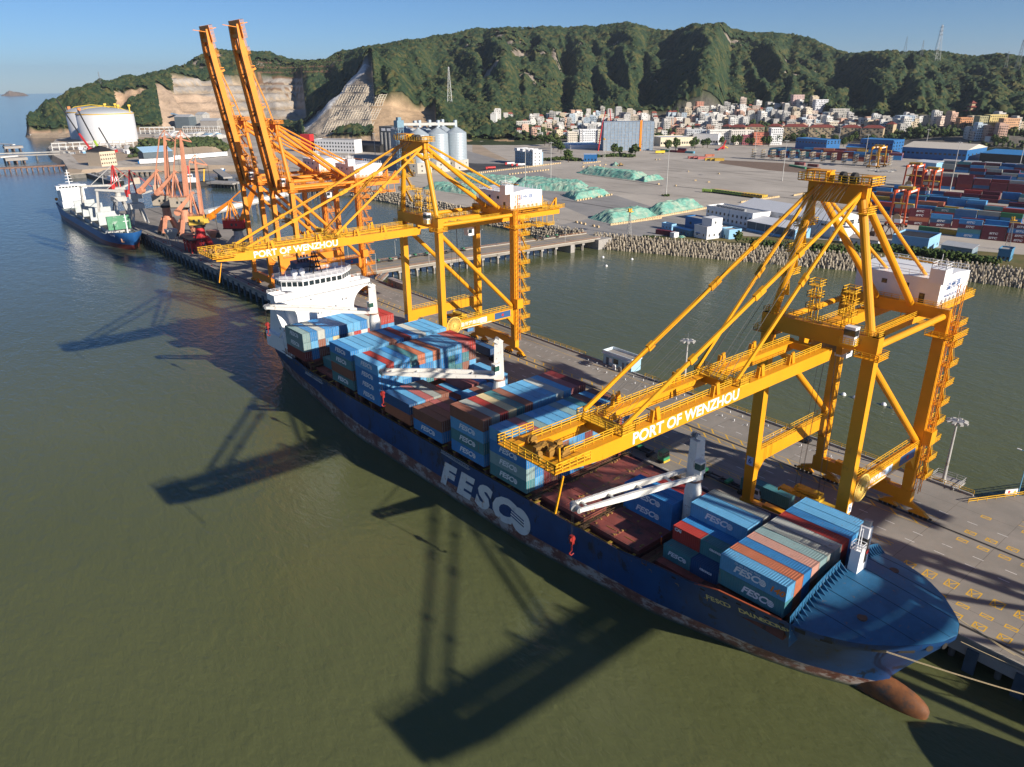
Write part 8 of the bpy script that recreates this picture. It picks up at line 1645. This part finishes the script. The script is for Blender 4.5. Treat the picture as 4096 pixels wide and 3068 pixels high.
for i in range(30):
    if i < 10: p = zi(1840+i*36, 812-i*2.4)
    else: p = zx(320+(i-10)*33, 512-(i-10)*2.6)
    t = thing('parked_lorry', 'white lorry parked in the long row on the far shore, %s from left' % ordn(i), 'lorry', p, R(60), 'parked lorries'); m = MB(); m.bx(-2,2,-4,6,1,6.2); m.obj('box', M_WHT, t); m = MB(); m.bx(-1.8,1.8,6.1,8,1,4); m.obj('cab', r3.choice((M_WHT,M_RED,M_BLUED)), t)
# overgrown knoll between tanks and basin
def knoll(pts, h, name, label, seed):
    vs = []; NU, NV = 34, 16; a, b_, c2, d = [Vector((p[0],p[1])) for p in pts]; m = MB()
    for i in range(NU+1):
        for j in range(NV+1):
            u, v = i/NU, j/NV; p = a.lerp(b_,u).lerp(d.lerp(c2,u),v); e = min(1, min(u,1-u)*7)*min(1, v*3.0)*min(1,(1-v)*3); vs.append((p.x,p.y,QZ-.5+h*e*(.75+.5*float(fbm(np.array(p.x*.02),np.array(p.y*.02),seed,3)))))
    m.add(vs, [(i*(NV+1)+j,(i+1)*(NV+1)+j,(i+1)*(NV+1)+j+1,i*(NV+1)+j+1) for i in range(NU) for j in range(NV)]); o = m.obj(name, M_SOIL, smooth=False); struct(o)
    Pn = np.array([v_ for k, v_ in enumerate(vs) if (k % (NV+1)) > 3 and v_[2] > QZ+2]); Pn = np.repeat(Pn, 5, 0) + nrng.normal(0, 1, (len(Pn)*5, 3))*np.array((5,5,.6)); Pn = Pn[nrng.random(len(Pn)) < .85]
    w_ = bpy.data.objects.new('scrub', clump_mesh('scrub', Pn, nrng.uniform(2.2,4.2,len(Pn)), M_WOOD)); COL.objects.link(w_); stuff(w_, label, 'scrub')
knoll([zi(1730,760),zx(960,460),zx(960,310),zi(1760,600)], 15, 'knoll', 'green scrub on the orange earth knoll left of the orange cranes', 3)
# jetties and craft on the far left
def jetty(a, b_, z_, w, label, mt, npile, mp=None):
    t = thing('jetty', label, 'jetty', (0,0,0), 0, 'far jetties'); A_ = Vector((a[0],a[1],z_)); B_ = Vector((b_[0],b_[1],z_)); m = MB(); m.bar(A_,B_,w,1.6); m.obj('deck', mt, t)
    for k in range(npile): p = A_.lerp(B_,(k+.5)/npile); m = MB(); m.bar((p.x,p.y,-1),(p.x,p.y,z_),1.6 if npile < 6 else 1.0,w*.6); m.obj('pier', mp or M_CONCD, t)
    return t
j1 = jetty(zi(760,690), zi(-60,722), 7, 9, 'pale jetty bridge carrying pipes on the far left, upper one', M_CONC, 4); m = MB(); p, q_ = Vector(zi(760,675,8)), Vector(zi(-60,700,8)); [m.tube(p+Vector((0,k*1.8,2)), q_+Vector((0,k*1.8,2)),.8,n=6) for k in (0,1,2)]; m.obj('pipe', M_PALE, j1)
jetty(zi(905,810), zi(-60,855), 5, 8, 'rust brown steel jetty on the far left, lower one', mat('jetty_rust',(.22,.13,.09),.8,var=.3), 14, mat('jetty_rust',(.22,.13,.09),.8,var=.3)); jetty(zi(560,415,5), zi(960,425,5), 6, 9, 'distant jetty under the headland left of the tanks', M_CONC, 9)
def dolphin(p, w, d, label): t = thing('dolphin', label, 'dolphin', (p[0],p[1],0), 0, 'mooring dolphins'); m = MB(); m.bx(-w/2,w/2,-d/2,d/2,3.5,7); m.obj('cap', M_CONC, t); [ (lambda mm: mm.obj('pile', mat('jetty_rust',(.22,.13,.09),.8,var=.3), t))(MB().tube((x,y_,-1),(x,y_,3.6),.9,n=7)) for x in (-w*.35,0,w*.35) for y_ in (-d*.35,d*.35)]
dolphin(zi(520,440,4), 46, 40, 'broad concrete loading dolphin off the headland'); dolphin(zi(165,605,4), 26, 22, 'concrete dolphin at the left edge, upper one'); dolphin(zi(200,755,4), 26, 20, 'concrete dolphin at the left edge, lower one')
jetty(zi(0,570), zi(180,580), 8, 4, 'thin gangway to the upper left dolphin', M_STW, 2); jetty(zi(0,745), zi(220,725), 8, 4, 'thin gangway to the lower left dolphin', M_STW, 2)
def barge(a, b_, w, h, label, mt):
    A_ = Vector((a[0],a[1],0)); B_ = Vector((b_[0],b_[1],0)); L = (B_-A_).length; t = thing('barge', label, 'barge', A_, math.atan2(B_.y-A_.y,B_.x-A_.x), 'barges'); m = MB(); m.ext([(0,h),(2.5,-1),(L-2.5,-1),(L,h)], 1, -w/2, w/2); m.obj('hull', mt, t); m = MB(); m.bx(3,L-3,-w/2+1,w/2-1,h,h+.4); m.obj('deck', M_PALE, t); m = MB(); m.bx(L*.75,L*.92,-w/4,w/4,h,h+4); m.obj('wheelhouse', M_WHT, t); m = MB(); [m.bx(L*.1+k*L*.12,L*.1+k*L*.12+3,-2,2,h,h+1.6) for k in range(5)]; m.obj('deck_cargo', M_DRK, t)
barge(zi(1160,965,0), zi(1500,1075,0), 12, 3.6, 'black hulled barge lying before the slipway', M_DRK); 
t = thing('slipway', 'sloping concrete slipway with a walled basin on the far shore', 'slipway', (0,0,0)); m = MB(); a, b_, c2, d = zi(990,910,.3), zi(1380,880,5), zi(1560,905,5), zi(1180,985,.3); m.add([a,d,c2,b_], [(0,1,2,3)]); m.obj('ramp', M_CONC, t); m = MB(); a, b_ = zi(865,945,4), zi(1070,930,4); m.bar((a[0],a[1],2),(b_[0],b_[1],2),10,5); m.obj('basin_wall', M_CONCD, t); m = MB(); m.bar((a[0],a[1],4.6),(b_[0],b_[1],4.6),9,.4); m.obj('basin_deck', mat('deck_cream',(.55,.46,.34),.8), t)
jetty(zi(1400,915,3), zi(1990,905,3), 4, 12, 'low stone jetty in front of the far shore', M_CONC, 9); jetty(zx(780,800,4), zx(1110,815,4), 5, 14, 'concrete jetty in the basin behind the salmon cranes', M_CONC, 8); jetty(zx(850,645,4), zx(990,745,4), 5, 9, 'sloping jetty running out from the shore to the basin', M_CONC, 3)
tg = thing('tugboat', 'white and black tugboat with red mast behind the salmon cranes', 'tugboat', zx(560,835,0), R(165)); m = MB(); m.ext([(-22,3.5),(-20,-1),(18,-1),(24,4.5)], 1, -6, 6); m.obj('hull', M_DRK, tg); m = MB(); m.bx(-4,10,-4,4,3.5,8); m.bx(0,8,-3.4,3.4,8,12); c_ = m.obj('wheelhouse', M_WHT, tg); m = MB(); m.bx(.5,7.5,-3.5,3.5,9.4,11); m.obj('window', M_GLASS, c_); m = MB(); m.bar((3,0,12),(3,0,20),1.4); m.obj('mast', M_RED, tg); m = MB(); m.bar((-10,0,4),(-12,0,16),1.2); m.obj('derrick', M_RAIL, tg)
for i, (x, y_) in enumerate(((290,615),(460,608),(580,603),(935,648),(985,640))): p = zx(x,y_,0); t = thing('small_boat', 'small fishing boat near the far shore, %s from left' % ordn(i), 'boat', p, r3.uniform(0,3), 'fishing boats'); m = MB(); m.ext([(-6,1.6),(-5,-.4),(5,-.4),(7,2.4)], 1, -1.8, 1.8); m.obj('hull', (M_BLUED,M_GREENP,M_WHT)[i%3], t); m = MB(); m.bx(-4,-1,-1.2,1.2,1.6,3.6); m.obj('cabin', M_WHT, t)
# island on the horizon
m = MB(); c = at(60, 383, 0.); NN = 24; vs = []
for i in range(NN+1):
    for j in range(9):
        u, v = i/NN*2-1, j/8*2-1; e = max(0, 1-u*u)*max(0, 1-v*v); vs.append((c[0]+_R0[0]*u*190-vd.x*v*60, c[1]+_R0[1]*u*190-vd.y*v*60, -1+e*(46+26*math.exp(-((u+.35)/.2)**2))*(.8+.4*rng.random())))
m.add(vs, [(i*9+j,(i+1)*9+j,(i+1)*9+j+1,i*9+j+1) for i in range(NN) for j in range(8)]); isl = m.obj('island', mat('island_rock',(.20,.15,.11),.9,var=.3,scale=.02)); struct(isl)

# ------------------------------------------------------------------ apartment blocks and town
M_APT = mat('apartment_tan',(.44,.34,.21),.8,var=.1); M_TILE = mat('red_tiles',(.22,.055,.04),.8,var=.2)
APT = [(zt2(1470,608),zt2(1568,612)),(zt2(1572,616),zt2(1790,622)),(zt2(1808,616),zt2(2052,618)),(zt3(60,724),zt3(268,730)),(zt3(312,736),zt3(700,742)),(zt3(722,746),zt3(1130,752)),(zt3(1230,757),zt3(1548,764)),(zt3(1570,772),zt3(1910,782)),(zt3(1940,760),zt3(2060,765))]
balc = MB(); balc.bx(-1.6,1.6,-1.1,0,0,.9); balc_me = balc.mesh('balcony', mat('balcony_mixed',(.36,.33,.27),.8,var=.5,scale=3)); aw = MB(); aw.bx(-1.1,1.1,-.08,.02,0,1.7); aw_me = aw.mesh('window', M_GLASS); gw = MB(); gw.bx(-.8,.8,-.9,0,0,1.3); GAWN = gw.mesh('awning', M_GREENP)
for i, (p0, p1) in enumerate(APT):
    L = math.hypot(p1[0]-p0[0], p1[1]-p0[1]); z0 = max(QZ, hgt((p0[0]+p1[0])/2, (p0[1]+p1[1])/2)-1.)
    t = bldg('apartment_block', 'tan apartment block with red tiled roof along the yard, %s from left' % ordn(i), 'apartment block', p0, p1, 15, 19, M_APT, 'hip', M_TILE, group='tan apartment blocks', rise=4, z0=z0)
    n = max(3, int(L/4.4))
    for r_ in range(5):
        for c_ in range(n):
            x = L*(c_+.5)/n; inst('window', aw_me, t, (x,-.02,1.6+r_*3.6)) if (c_+r_) % 3 else inst('balcony', balc_me, t, (x,0,1.2+r_*3.6))
            if r3.random() < .06: inst('awning', GAWN, t, (x,-.1,2+r_*3.6))
# town houses: a handful of patterns, each house an object with its own colour
M_HOUSE = mat('house_wall', (1,1,1), .85, objcol=True, var=.08, scale=.15, dirt=(.30,.28,.25), dirt_amt=.1, dirt_scale=.15); M_HROOF = mat('house_roof_grey',(.30,.28,.26),.9,var=.3,scale=.4); M_HRED = mat('house_roof_red',(.28,.08,.055),.85,var=.2)
HM = {}
def house_mesh(w, d, fl, kind, seed):
    r_ = random.Random(seed); m = MB(); h = fl*3.3; m.cur = 0; m.bx(-w/2,w/2,-d/2,d/2,-6,h)
    m.cur = 2 if kind != 'red' else 3
    if kind == 'red': m.add([(-w/2-.6,-d/2-.6,h),(w/2+.6,-d/2-.6,h),(w/2+.6,d/2+.6,h),(-w/2-.6,d/2+.6,h),(-w/2+1.5,0,h+3),(w/2-1.5,0,h+3)], [(0,1,5,4),(1,2,5),(2,3,4,5),(3,0,4)])
    else:
        m.bx(-w/2+.25,w/2-.25,-d/2+.25,d/2-.25,h,h+.06); m.cur = 0
        for a in ((-w/2-.15,w/2+.15,-d/2-.15,-d/2+.2,h-.15,h+1.0),(-w/2-.15,w/2+.15,d/2-.2,d/2+.15,h-.15,h+1.0),(-w/2-.15,-w/2+.2,-d/2+.2,d/2-.2,h-.15,h+1.0),(w/2-.2,w/2+.15,-d/2+.2,d/2-.2,h-.15,h+1.0)): m.bx(*a)
        if kind == 'loft': m.bx(-w/2+.6,w/2-w*.45,-d/2+1.2,d/2-.8,h,h+3); m.cur = 2; m.bx(w*.1,w*.35,-1,1.5,h,h+1.8)
    m.cur = 1; nx = max(2, int(w/3)); ny = max(2, int(d/3.4))
    for f in range(fl):
        for k in range(nx):
            if r_.random() < .9: x = -w/2+w*(k+.5)/nx; m.bx(x-.75,x+.75,-d/2-.06,-d/2+.02,f*3.3+1.0,f*3.3+2.6)
        for k in range(ny):
            if r_.random() < .55: y = -d/2+d*(k+.5)/ny; m.bx(-w/2-.06,-w/2+.02,y-.6,y+.6,f*3.3+1.1,f*3.3+2.4); m.bx(w/2-.02,w/2+.06,y-.6,y+.6,f*3.3+1.1,f*3.3+2.4)
    m.cur = 0
    if kind == 'loft' and fl > 2:
        for f in range(1, fl): m.bx(-w/2*.7,w/2*.4,-d/2-1.3,-d/2,f*3.3-.15,f*3.3+.75)
    return m.mesh('house', [M_HOUSE, M_GLASS, M_HROOF, M_HRED])
KINDS = [(9,10,3,'flat'),(8,11,4,'loft'),(11,10,4,'flat'),(13,10,5,'loft'),(10,9,3,'red'),(15,11,4,'flat'),(8,9,2,'red'),(9,12,5,'loft'),(18,10,3,'flat'),(12,12,6,'loft'),(7,9,4,'flat'),(10,10,3,'loft')]
HMS = [house_mesh(*k, seed=i) for i, k in enumerate(KINDS)]
HC = [((.66,.64,.60),'white'),((.66,.64,.60),'white'),((.56,.53,.47),'off-white'),((.60,.50,.36),'cream'),((.42,.40,.37),'grey'),((.48,.46,.43),'pale grey'),((.62,.50,.42),'peach'),((.55,.48,.38),'beige'),((.44,.52,.58),'pale blue'),((.66,.65,.62),'white'),((.66,.65,.62),'white'),((.60,.58,.54),'off-white'),((.55,.36,.27),'salmon'),((.40,.39,.37),'dark grey')]
NUMW = {2:'two',3:'three',4:'four',5:'five',6:'six'}
TIER = [  # rows climbing the slope: (left x, right x, picture row at left, at right, count) on the 2212 px picture
 (1140,1420,302,298,15),(1430,1560,296,296,8),(1115,1270,288,284,12),(1275,1560,286,286,18),(1118,1400,279,276,22),(1405,1590,278,276,13),(1130,1400,271,267,22),(1150,1420,263,260,20),(1180,1420,256,254,15),(1060,1110,268,258,4),
 (1440,1700,268,268,22),(1450,1700,261,261,22),(1440,1660,253,252,18),(1480,1700,245,244,14),(1560,1700,237,236,8),
 (1700,1800,282,283,9),(1690,1860,274,276,15),(1690,1850,266,268,14),(1690,1800,258,260,10),(1690,1760,250,252,6),(1700,1780,242,240,5),
 (1810,1960,284,286,13),(1830,1980,276,279,12),(1860,1990,268,272,9),(1990,2060,268,272,4),(2095,2205,272,282,9),(2080,2160,302,304,6)]
town_i = 0
for ti, (xl, xr, yl, yr, n) in enumerate(TIER):
    for k in range(n):
        x = xl+(xr-xl)*(k+.5)/n + r3.uniform(-4,4); y = yl+(yr-yl)*(k+.5)/n + r3.uniform(-2.2,2.2)
        p = hit(x*K, y*K, 1230)
        if not p: continue
        if any(math.hypot(p[0]-(a[0]+b_[0])/2, p[1]-(a[1]+b_[1])/2) < 26 for a, b_ in APT): continue
        ki = r3.randrange(len(KINDS)); c_, cn = r3.choice(HC); j = r3.uniform(.85,1.1)
        o = inst('town_house', HMS[ki], None, p, r3.choice((0,0,0,math.pi/2,-math.pi/2))+R(15)-.9+r3.uniform(-.25,.25), color=tuple(v_*j for v_ in c_))
        tag(o, '%s %s storey house, %s from left in the %s row of town' % (cn, NUMW[KINDS[ki][2]], ordn(k), ordn(ti)), 'house', 'houses of the hillside town'); town_i += 1
print('houses', town_i)
# single buildings that stand out
def solo(x, y, w, d, fl, col, label, rz=-.64, kind='flat'):
    p = hit(x*K, y*K, 1230); o = inst('town_block', house_mesh(w, d, fl, kind, int(x)), None, p, rz, color=col); tag(o, label, 'building', 'larger blocks of the town')
solo(1236,312,16,14,5,(.68,.62,.52),'cream five storey house with arched windows at the foot of the wooded hill'); solo(1275,310,26,14,6,(.70,.72,.74),'tall white block beside the cream house at the hill foot'); solo(1303,316,20,14,6,(.62,.56,.46),'beige six storey block left of the unfinished one'); solo(1365,318,18,18,7,(.45,.43,.40),'grey concrete block behind the sports ground'); solo(1262,333,17,15,6,(.72,.72,.72),'plain white tower at the edge of the open site')
solo(1395,318,20,16,8,(.70,.70,.68),'tall white block beside the grey concrete block'); solo(1500,310,30,14,6,(.40,.42,.44),'grey unfinished frame block in mid town'); solo(1555,320,40,16,6,(.70,.68,.63),'long white five storey block behind the cream hall'); solo(1598,314,34,14,6,(.66,.62,.56),'wide pale block with six rows of windows'); solo(1640,318,24,12,5,(.48,.16,.10),'brick red block with white windows left of the tan apartments'); solo(1618,316,26,12,4,(.28,.08,.10),'maroon low block next to the brick red one'); solo(1672,316,18,12,7,(.68,.68,.68),'white narrow tower with a red top')
solo(1720,232,22,14,6,(.64,.46,.42),'pink-white block high above the town'); solo(1770,238,24,14,5,(.66,.66,.68),'white stepped house high above the town'); solo(1510,240,14,12,5,(.55,.26,.18),'salmon tower above the left of the town'); solo(1810,262,30,14,6,(.44,.42,.38),'grey block in the right part of the town'); solo(1950,280,24,16,6,(.36,.44,.52),'blue-grey block at the right of the town'); solo(2080,275,20,12,4,(.56,.28,.14),'orange house on the right hillside'); solo(2120,283,22,14,6,(.40,.36,.20),'olive block on the right hillside'); solo(2145,280,26,14,6,(.62,.48,.20),'yellow block on the right hillside'); solo(2175,283,24,12,5,(.62,.36,.20),'orange and white block at the far right hillside')
# netted block under construction
cbp0, cbp1 = zt1(1905,768), zt1(2030,768); 
t = thing('construction_block', 'ten storey block under construction wrapped in blue grey netting', 'building', (*hit(1303*K,327*K,1000)[:2], QZ), R(-38)); m = MB(); m.bx(0,70,0,28,0,38); m.obj('netting', mat('net_blue_grey',(.24,.31,.39),.9,var=.2,scale=.3), t)
for k in range(10): m = MB(); m.bx(-.25,70.25,-.25,28.25,k*3.8+3.4,k*3.8+3.6); m.obj('scaffold_ring', M_PALE, t)
for k in range(15): m = MB(); m.bx(k*5-.15,k*5+.15,-.3,-.1,0,38); m.obj('scaffold_pole', M_PALE, t)
m = MB(); m.bx(50,53,-.6,-.3,0,40); m.obj('hoist_mast', M_ORG, t)
for i, (xa, ya, xb, yb) in enumerate(((1845,760,1930,560),(2030,700,1985,560))): a_ = Vector(zt1(xa,ya)); t2 = thing('pump_boom', 'red concrete pump boom beside the netted block, %s' % ('left','right')[i], 'boom', (0,0,0)); m = MB(); q_ = Vector((*zt1(xb,ya)[:2], QZ+52)); m.bar(a_, a_.lerp(q_,.5)+Vector((0,0,8)),1.3); m.bar(a_.lerp(q_,.5)+Vector((0,0,8)), q_,1.0); m.obj('arm', M_RED, t2)
bldg('sports_hall', 'long low white hall with cream walls behind the yard trees', 'hall', zt2(650,700), zt2(1090,690), 40, 12, mat('hall_cream',(.64,.57,.42),.8), 'flat', M_ROOFW, wins=(14,1), win=(2,3), sill=3)
bldg('white_hall', 'white flat roofed hall left of the tan apartments', 'hall', zt2(1090,670), zt2(1430,680), 40, 15, M_WALLW, 'flat', M_ROOFW, wins=(10,1), win=(3,3), sill=3, ends=(4,1))
bldg('blue_pitch_roof', 'flat blue and white roofed site before the netted block', 'shed', zt1(1470,735), zt1(1890,725), 50, 5, M_WALLW, 'flat', M_BLUEL, wins=(0,0), par=.3)
# temple with upturned roofs on the right hillside
p = hit(4096*.0+ (3546+1350/4.0218), 380+310/4.0218, 1200); t = thing('temple', 'red roofed temple pavilion on the right hillside', 'temple', p, -.6)
for k, w_ in enumerate((12,9,6)): m = MB(); m.bx(-w_/2,w_/2,-w_/2,w_/2,k*6-2,k*6+4.5); m.obj('storey', M_APT, t); m = MB(); m.add([(-w_*.8,-w_*.8,k*6+4.8),(w_*.8,-w_*.8,k*6+4.8),(w_*.8,w_*.8,k*6+4.8),(-w_*.8,w_*.8,k*6+4.8),(0,0,k*6+9)], [(3,2,1,0),(0,1,4),(1,2,4),(2,3,4),(3,0,4)]); m.obj('roof', M_TILE, t)
# lattice masts on the hills
def onhill(x, y): return hit(x*K, y*K, 1200)
lattice(onhill(972,226), 'tall white lattice radio mast on the wooded spur', 66, 9, top=M_WHT, mt=M_WHT)
for i, (x, r_, h_) in enumerate(((1953,2110,48),(1990,2075,38),(2024,2060,78),(2178,1985,40),(2204,1975,62),(1150,2540,16),(868,2420,18),(205,2110,30))):
    d = ray(x*K, 120*K); hh = math.hypot(d[0], d[1]); px, py = d[0]/hh*r_, d[1]/hh*r_; lattice((px, py, hgt(px, py)), 'distant power pylon on the ridge, %s listed' % ('left of three on the right saddle','middle of three on the right saddle','tallest of three on the right saddle','left of two at the right edge','right of two at the right edge','small one on the middle ridge','small one above the silos','small one on the left headland')[i], h_, h_*.16, arms=3, name='power_pylon', mt=M_GRYM, group='power pylons')
# ------------------------------------------------------------------ trees, hedge, shrubs
def tree(loc, h, label, mt=None, group='trees', dense=90):
    t = thing('tree', label, 'tree', loc, rng.uniform(0,6), group); m = MB(); m.tube((0,0,-.5),(0,0,h*.55),h*.035,h*.02,n=6); [m.tube((0,0,h*.3),(math.cos(a)*h*.22,math.sin(a)*h*.22,h*.6),h*.016,h*.008,n=5) for a in (0,2.1,4.2)]; m.obj('trunk', M_TRUNK, t)
    n = dense; u = nrng.normal(0,1,(n,3)); u /= np.linalg.norm(u,axis=1)[:,None]; rr = nrng.random(n)**.4; Pn = u*rr[:,None]*np.array((h*.34,h*.34,h*.36)) + np.array((0,0,h*.64)); o = bpy.data.objects.new('crown', clump_mesh('crown', Pn, nrng.uniform(.05,.10,n)*h, mt or M_LEAF, .5)); COL.objects.link(o); o.parent = t; return t
TSP = [(zt1,x,y) for x, y in ((1010,620),(1060,640),(1120,690),(1180,700),(1240,740),(1300,770),(1420,880),(1440,915),(1340,800))]+[(zt2,x,y) for x, y in ((370,750),(310,840),(250,830),(100,820),(20,830),(600,640),(750,770),(860,750),(1080,735),(1120,730),(1230,720),(1290,720),(1480,690),(1640,690),(1720,680),(1830,690),(1900,690),(2050,690),(2120,700),(450,600),(540,610))]+[(zt3,x,y) for x, y in ((480,760),(640,760),(960,770),(1150,790),(1340,790),(1480,770),(1740,790),(1400,800),(1300,830),(120,790),(230,800))]+[(zt4,x,y) for x, y in ((330,770),(420,790),(500,800),(900,830),(1700,880),(1760,900),(1850,900))]
for i, (zz, x, y) in enumerate(TSP): p = zz(x,y); tree((p[0],p[1],max(QZ,hgt(p[0],p[1])-.5)), rng.uniform(11,17), 'broadleaf tree at the back of the yard, %s from the left end' % ordn(i), group='trees at the back of the yard')
def scrub(name, label, pts, n, spread, r0, r1, hz, mt=None):
    P_ = []
    for a, b_ in zip(pts[:-1], pts[1:]):
        for _ in range(n): f = rng.random(); P_.append((a[0]+(b_[0]-a[0])*f+rng.gauss(0,spread), a[1]+(b_[1]-a[1])*f+rng.gauss(0,spread), QZ+rng.uniform(.2,hz)))
    P_ = np.array(P_); o = bpy.data.objects.new(name, clump_mesh(name, P_, nrng.uniform(r0,r1,len(P_)), mt or M_LEAF, .5)); COL.objects.link(o); stuff(o, label, 'shrubs'); return o
scrub('shore_hedge', 'dense dark hedge of shrubs along the right shore', [z7(1240,615),z7(1700,650),z7(2212,690),z6(900,900),z6(1400,960),z6(1960,1035)], 330, 1.9, .5, 1.15, 3.6)
scrub('verge_shrubs', 'low green shrubs by the lattice light tower', [z7(60,520),z7(260,540)], 60, .8, .3, .7, 1.3)
scrub('yard_bush', 'small green bush at the foot of the yard light mast', [at(2650,784),at(2675,785)], 40, 1., .4, .9, 1.4)
scrub('garden_strip', 'green planted strip before the blue canopy station', [zt1(1120,895),zt1(1400,880),zt1(1560,900)], 130, 3., .9, 1.9, 3.2); scrub('garden_strip', 'green planted strip right of the blue canopy station', [zt1(1860,850),zt1(2212,830),zt2(250,850)], 130, 3., .9, 1.9, 3.)
tree(z7(1103,600), 8, 'slim dark cypress standing alone on the shore verge', group='shore trees')
# trees scattered between the houses
P_ = []
for _ in range(2600):
    x = rng.uniform(1120, 2330); y = rng.uniform(236, 318) if x < 1980 else rng.uniform(250, 312); p = hit(x*K, y*K, 1290, step=8)
    if p and fbm(np.array(p[0]*.01), np.array(p[1]*.01), 91, 2) > .50: P_.append((p[0]+rng.gauss(0,4), p[1]+rng.gauss(0,4), p[2]+rng.uniform(1,5)))
P_ = np.array(P_); P_ = np.repeat(P_, 2, 0)+nrng.normal(0,2.2,(len(P_)*2,3)); o = bpy.data.objects.new('town_greenery', clump_mesh('town_greenery', P_, nrng.uniform(1.8,3.8,len(P_)), M_WOOD, .45)); COL.objects.link(o); stuff(o, 'trees and bushes growing between the town houses', 'greenery')
# concrete lattice retaining the cut slope
t = thing('slope_lattice', 'pale concrete lattice grid holding the cut slope beside the quarry', 'retaining grid', (0,0,0)); m = MB(); grid = {}
for i in range(19):
    for j in range(22): grid[i,j] = hit((696+i*5.6+j*2.4)*K, (288-j*4.9)*K, 1330, 1800, 2)
for (i,j), p in grid.items():
    for q_ in ((i+1,j),(i,j+1)):
        if p and grid.get(q_) and (Vector(p)-Vector(grid[q_])).length < 45 and j % 6 != 5: m.bar(Vector(p)+Vector((0,0,.5)), Vector(grid[q_])+Vector((0,0,.3)), 1.0, .8)
m.obj('beam_grid', mat('lattice_concrete',(.56,.50,.40),.9), t)['kind'] = 'stuff'
# ------------------------------------------------------------------ thin sea haze: one even body of air round the whole place
m = MB(); m.bx(-17000, 17000, -17000, 17000, -30, 460); hz_ = m.obj('haze', bpy.data.materials.new('haze_air')); hm = hz_.data.materials[0]; hm.use_nodes = True
nt = hm.node_tree; nt.nodes.remove(nt.nodes['Principled BSDF']); pv_ = nd(nt, 'ShaderNodeVolumePrincipled'); pv_.inputs['Color'].default_value = (.80, .88, 1., 1); pv_.inputs['Density'].default_value = .00004; pv_.inputs['Anisotropy'].default_value = .3
nt.links.new(pv_.outputs[0], nt.nodes['Material Output'].inputs['Volume']); stuff(hz_, 'thin blue haze over the distant hills and sea', 'haze')
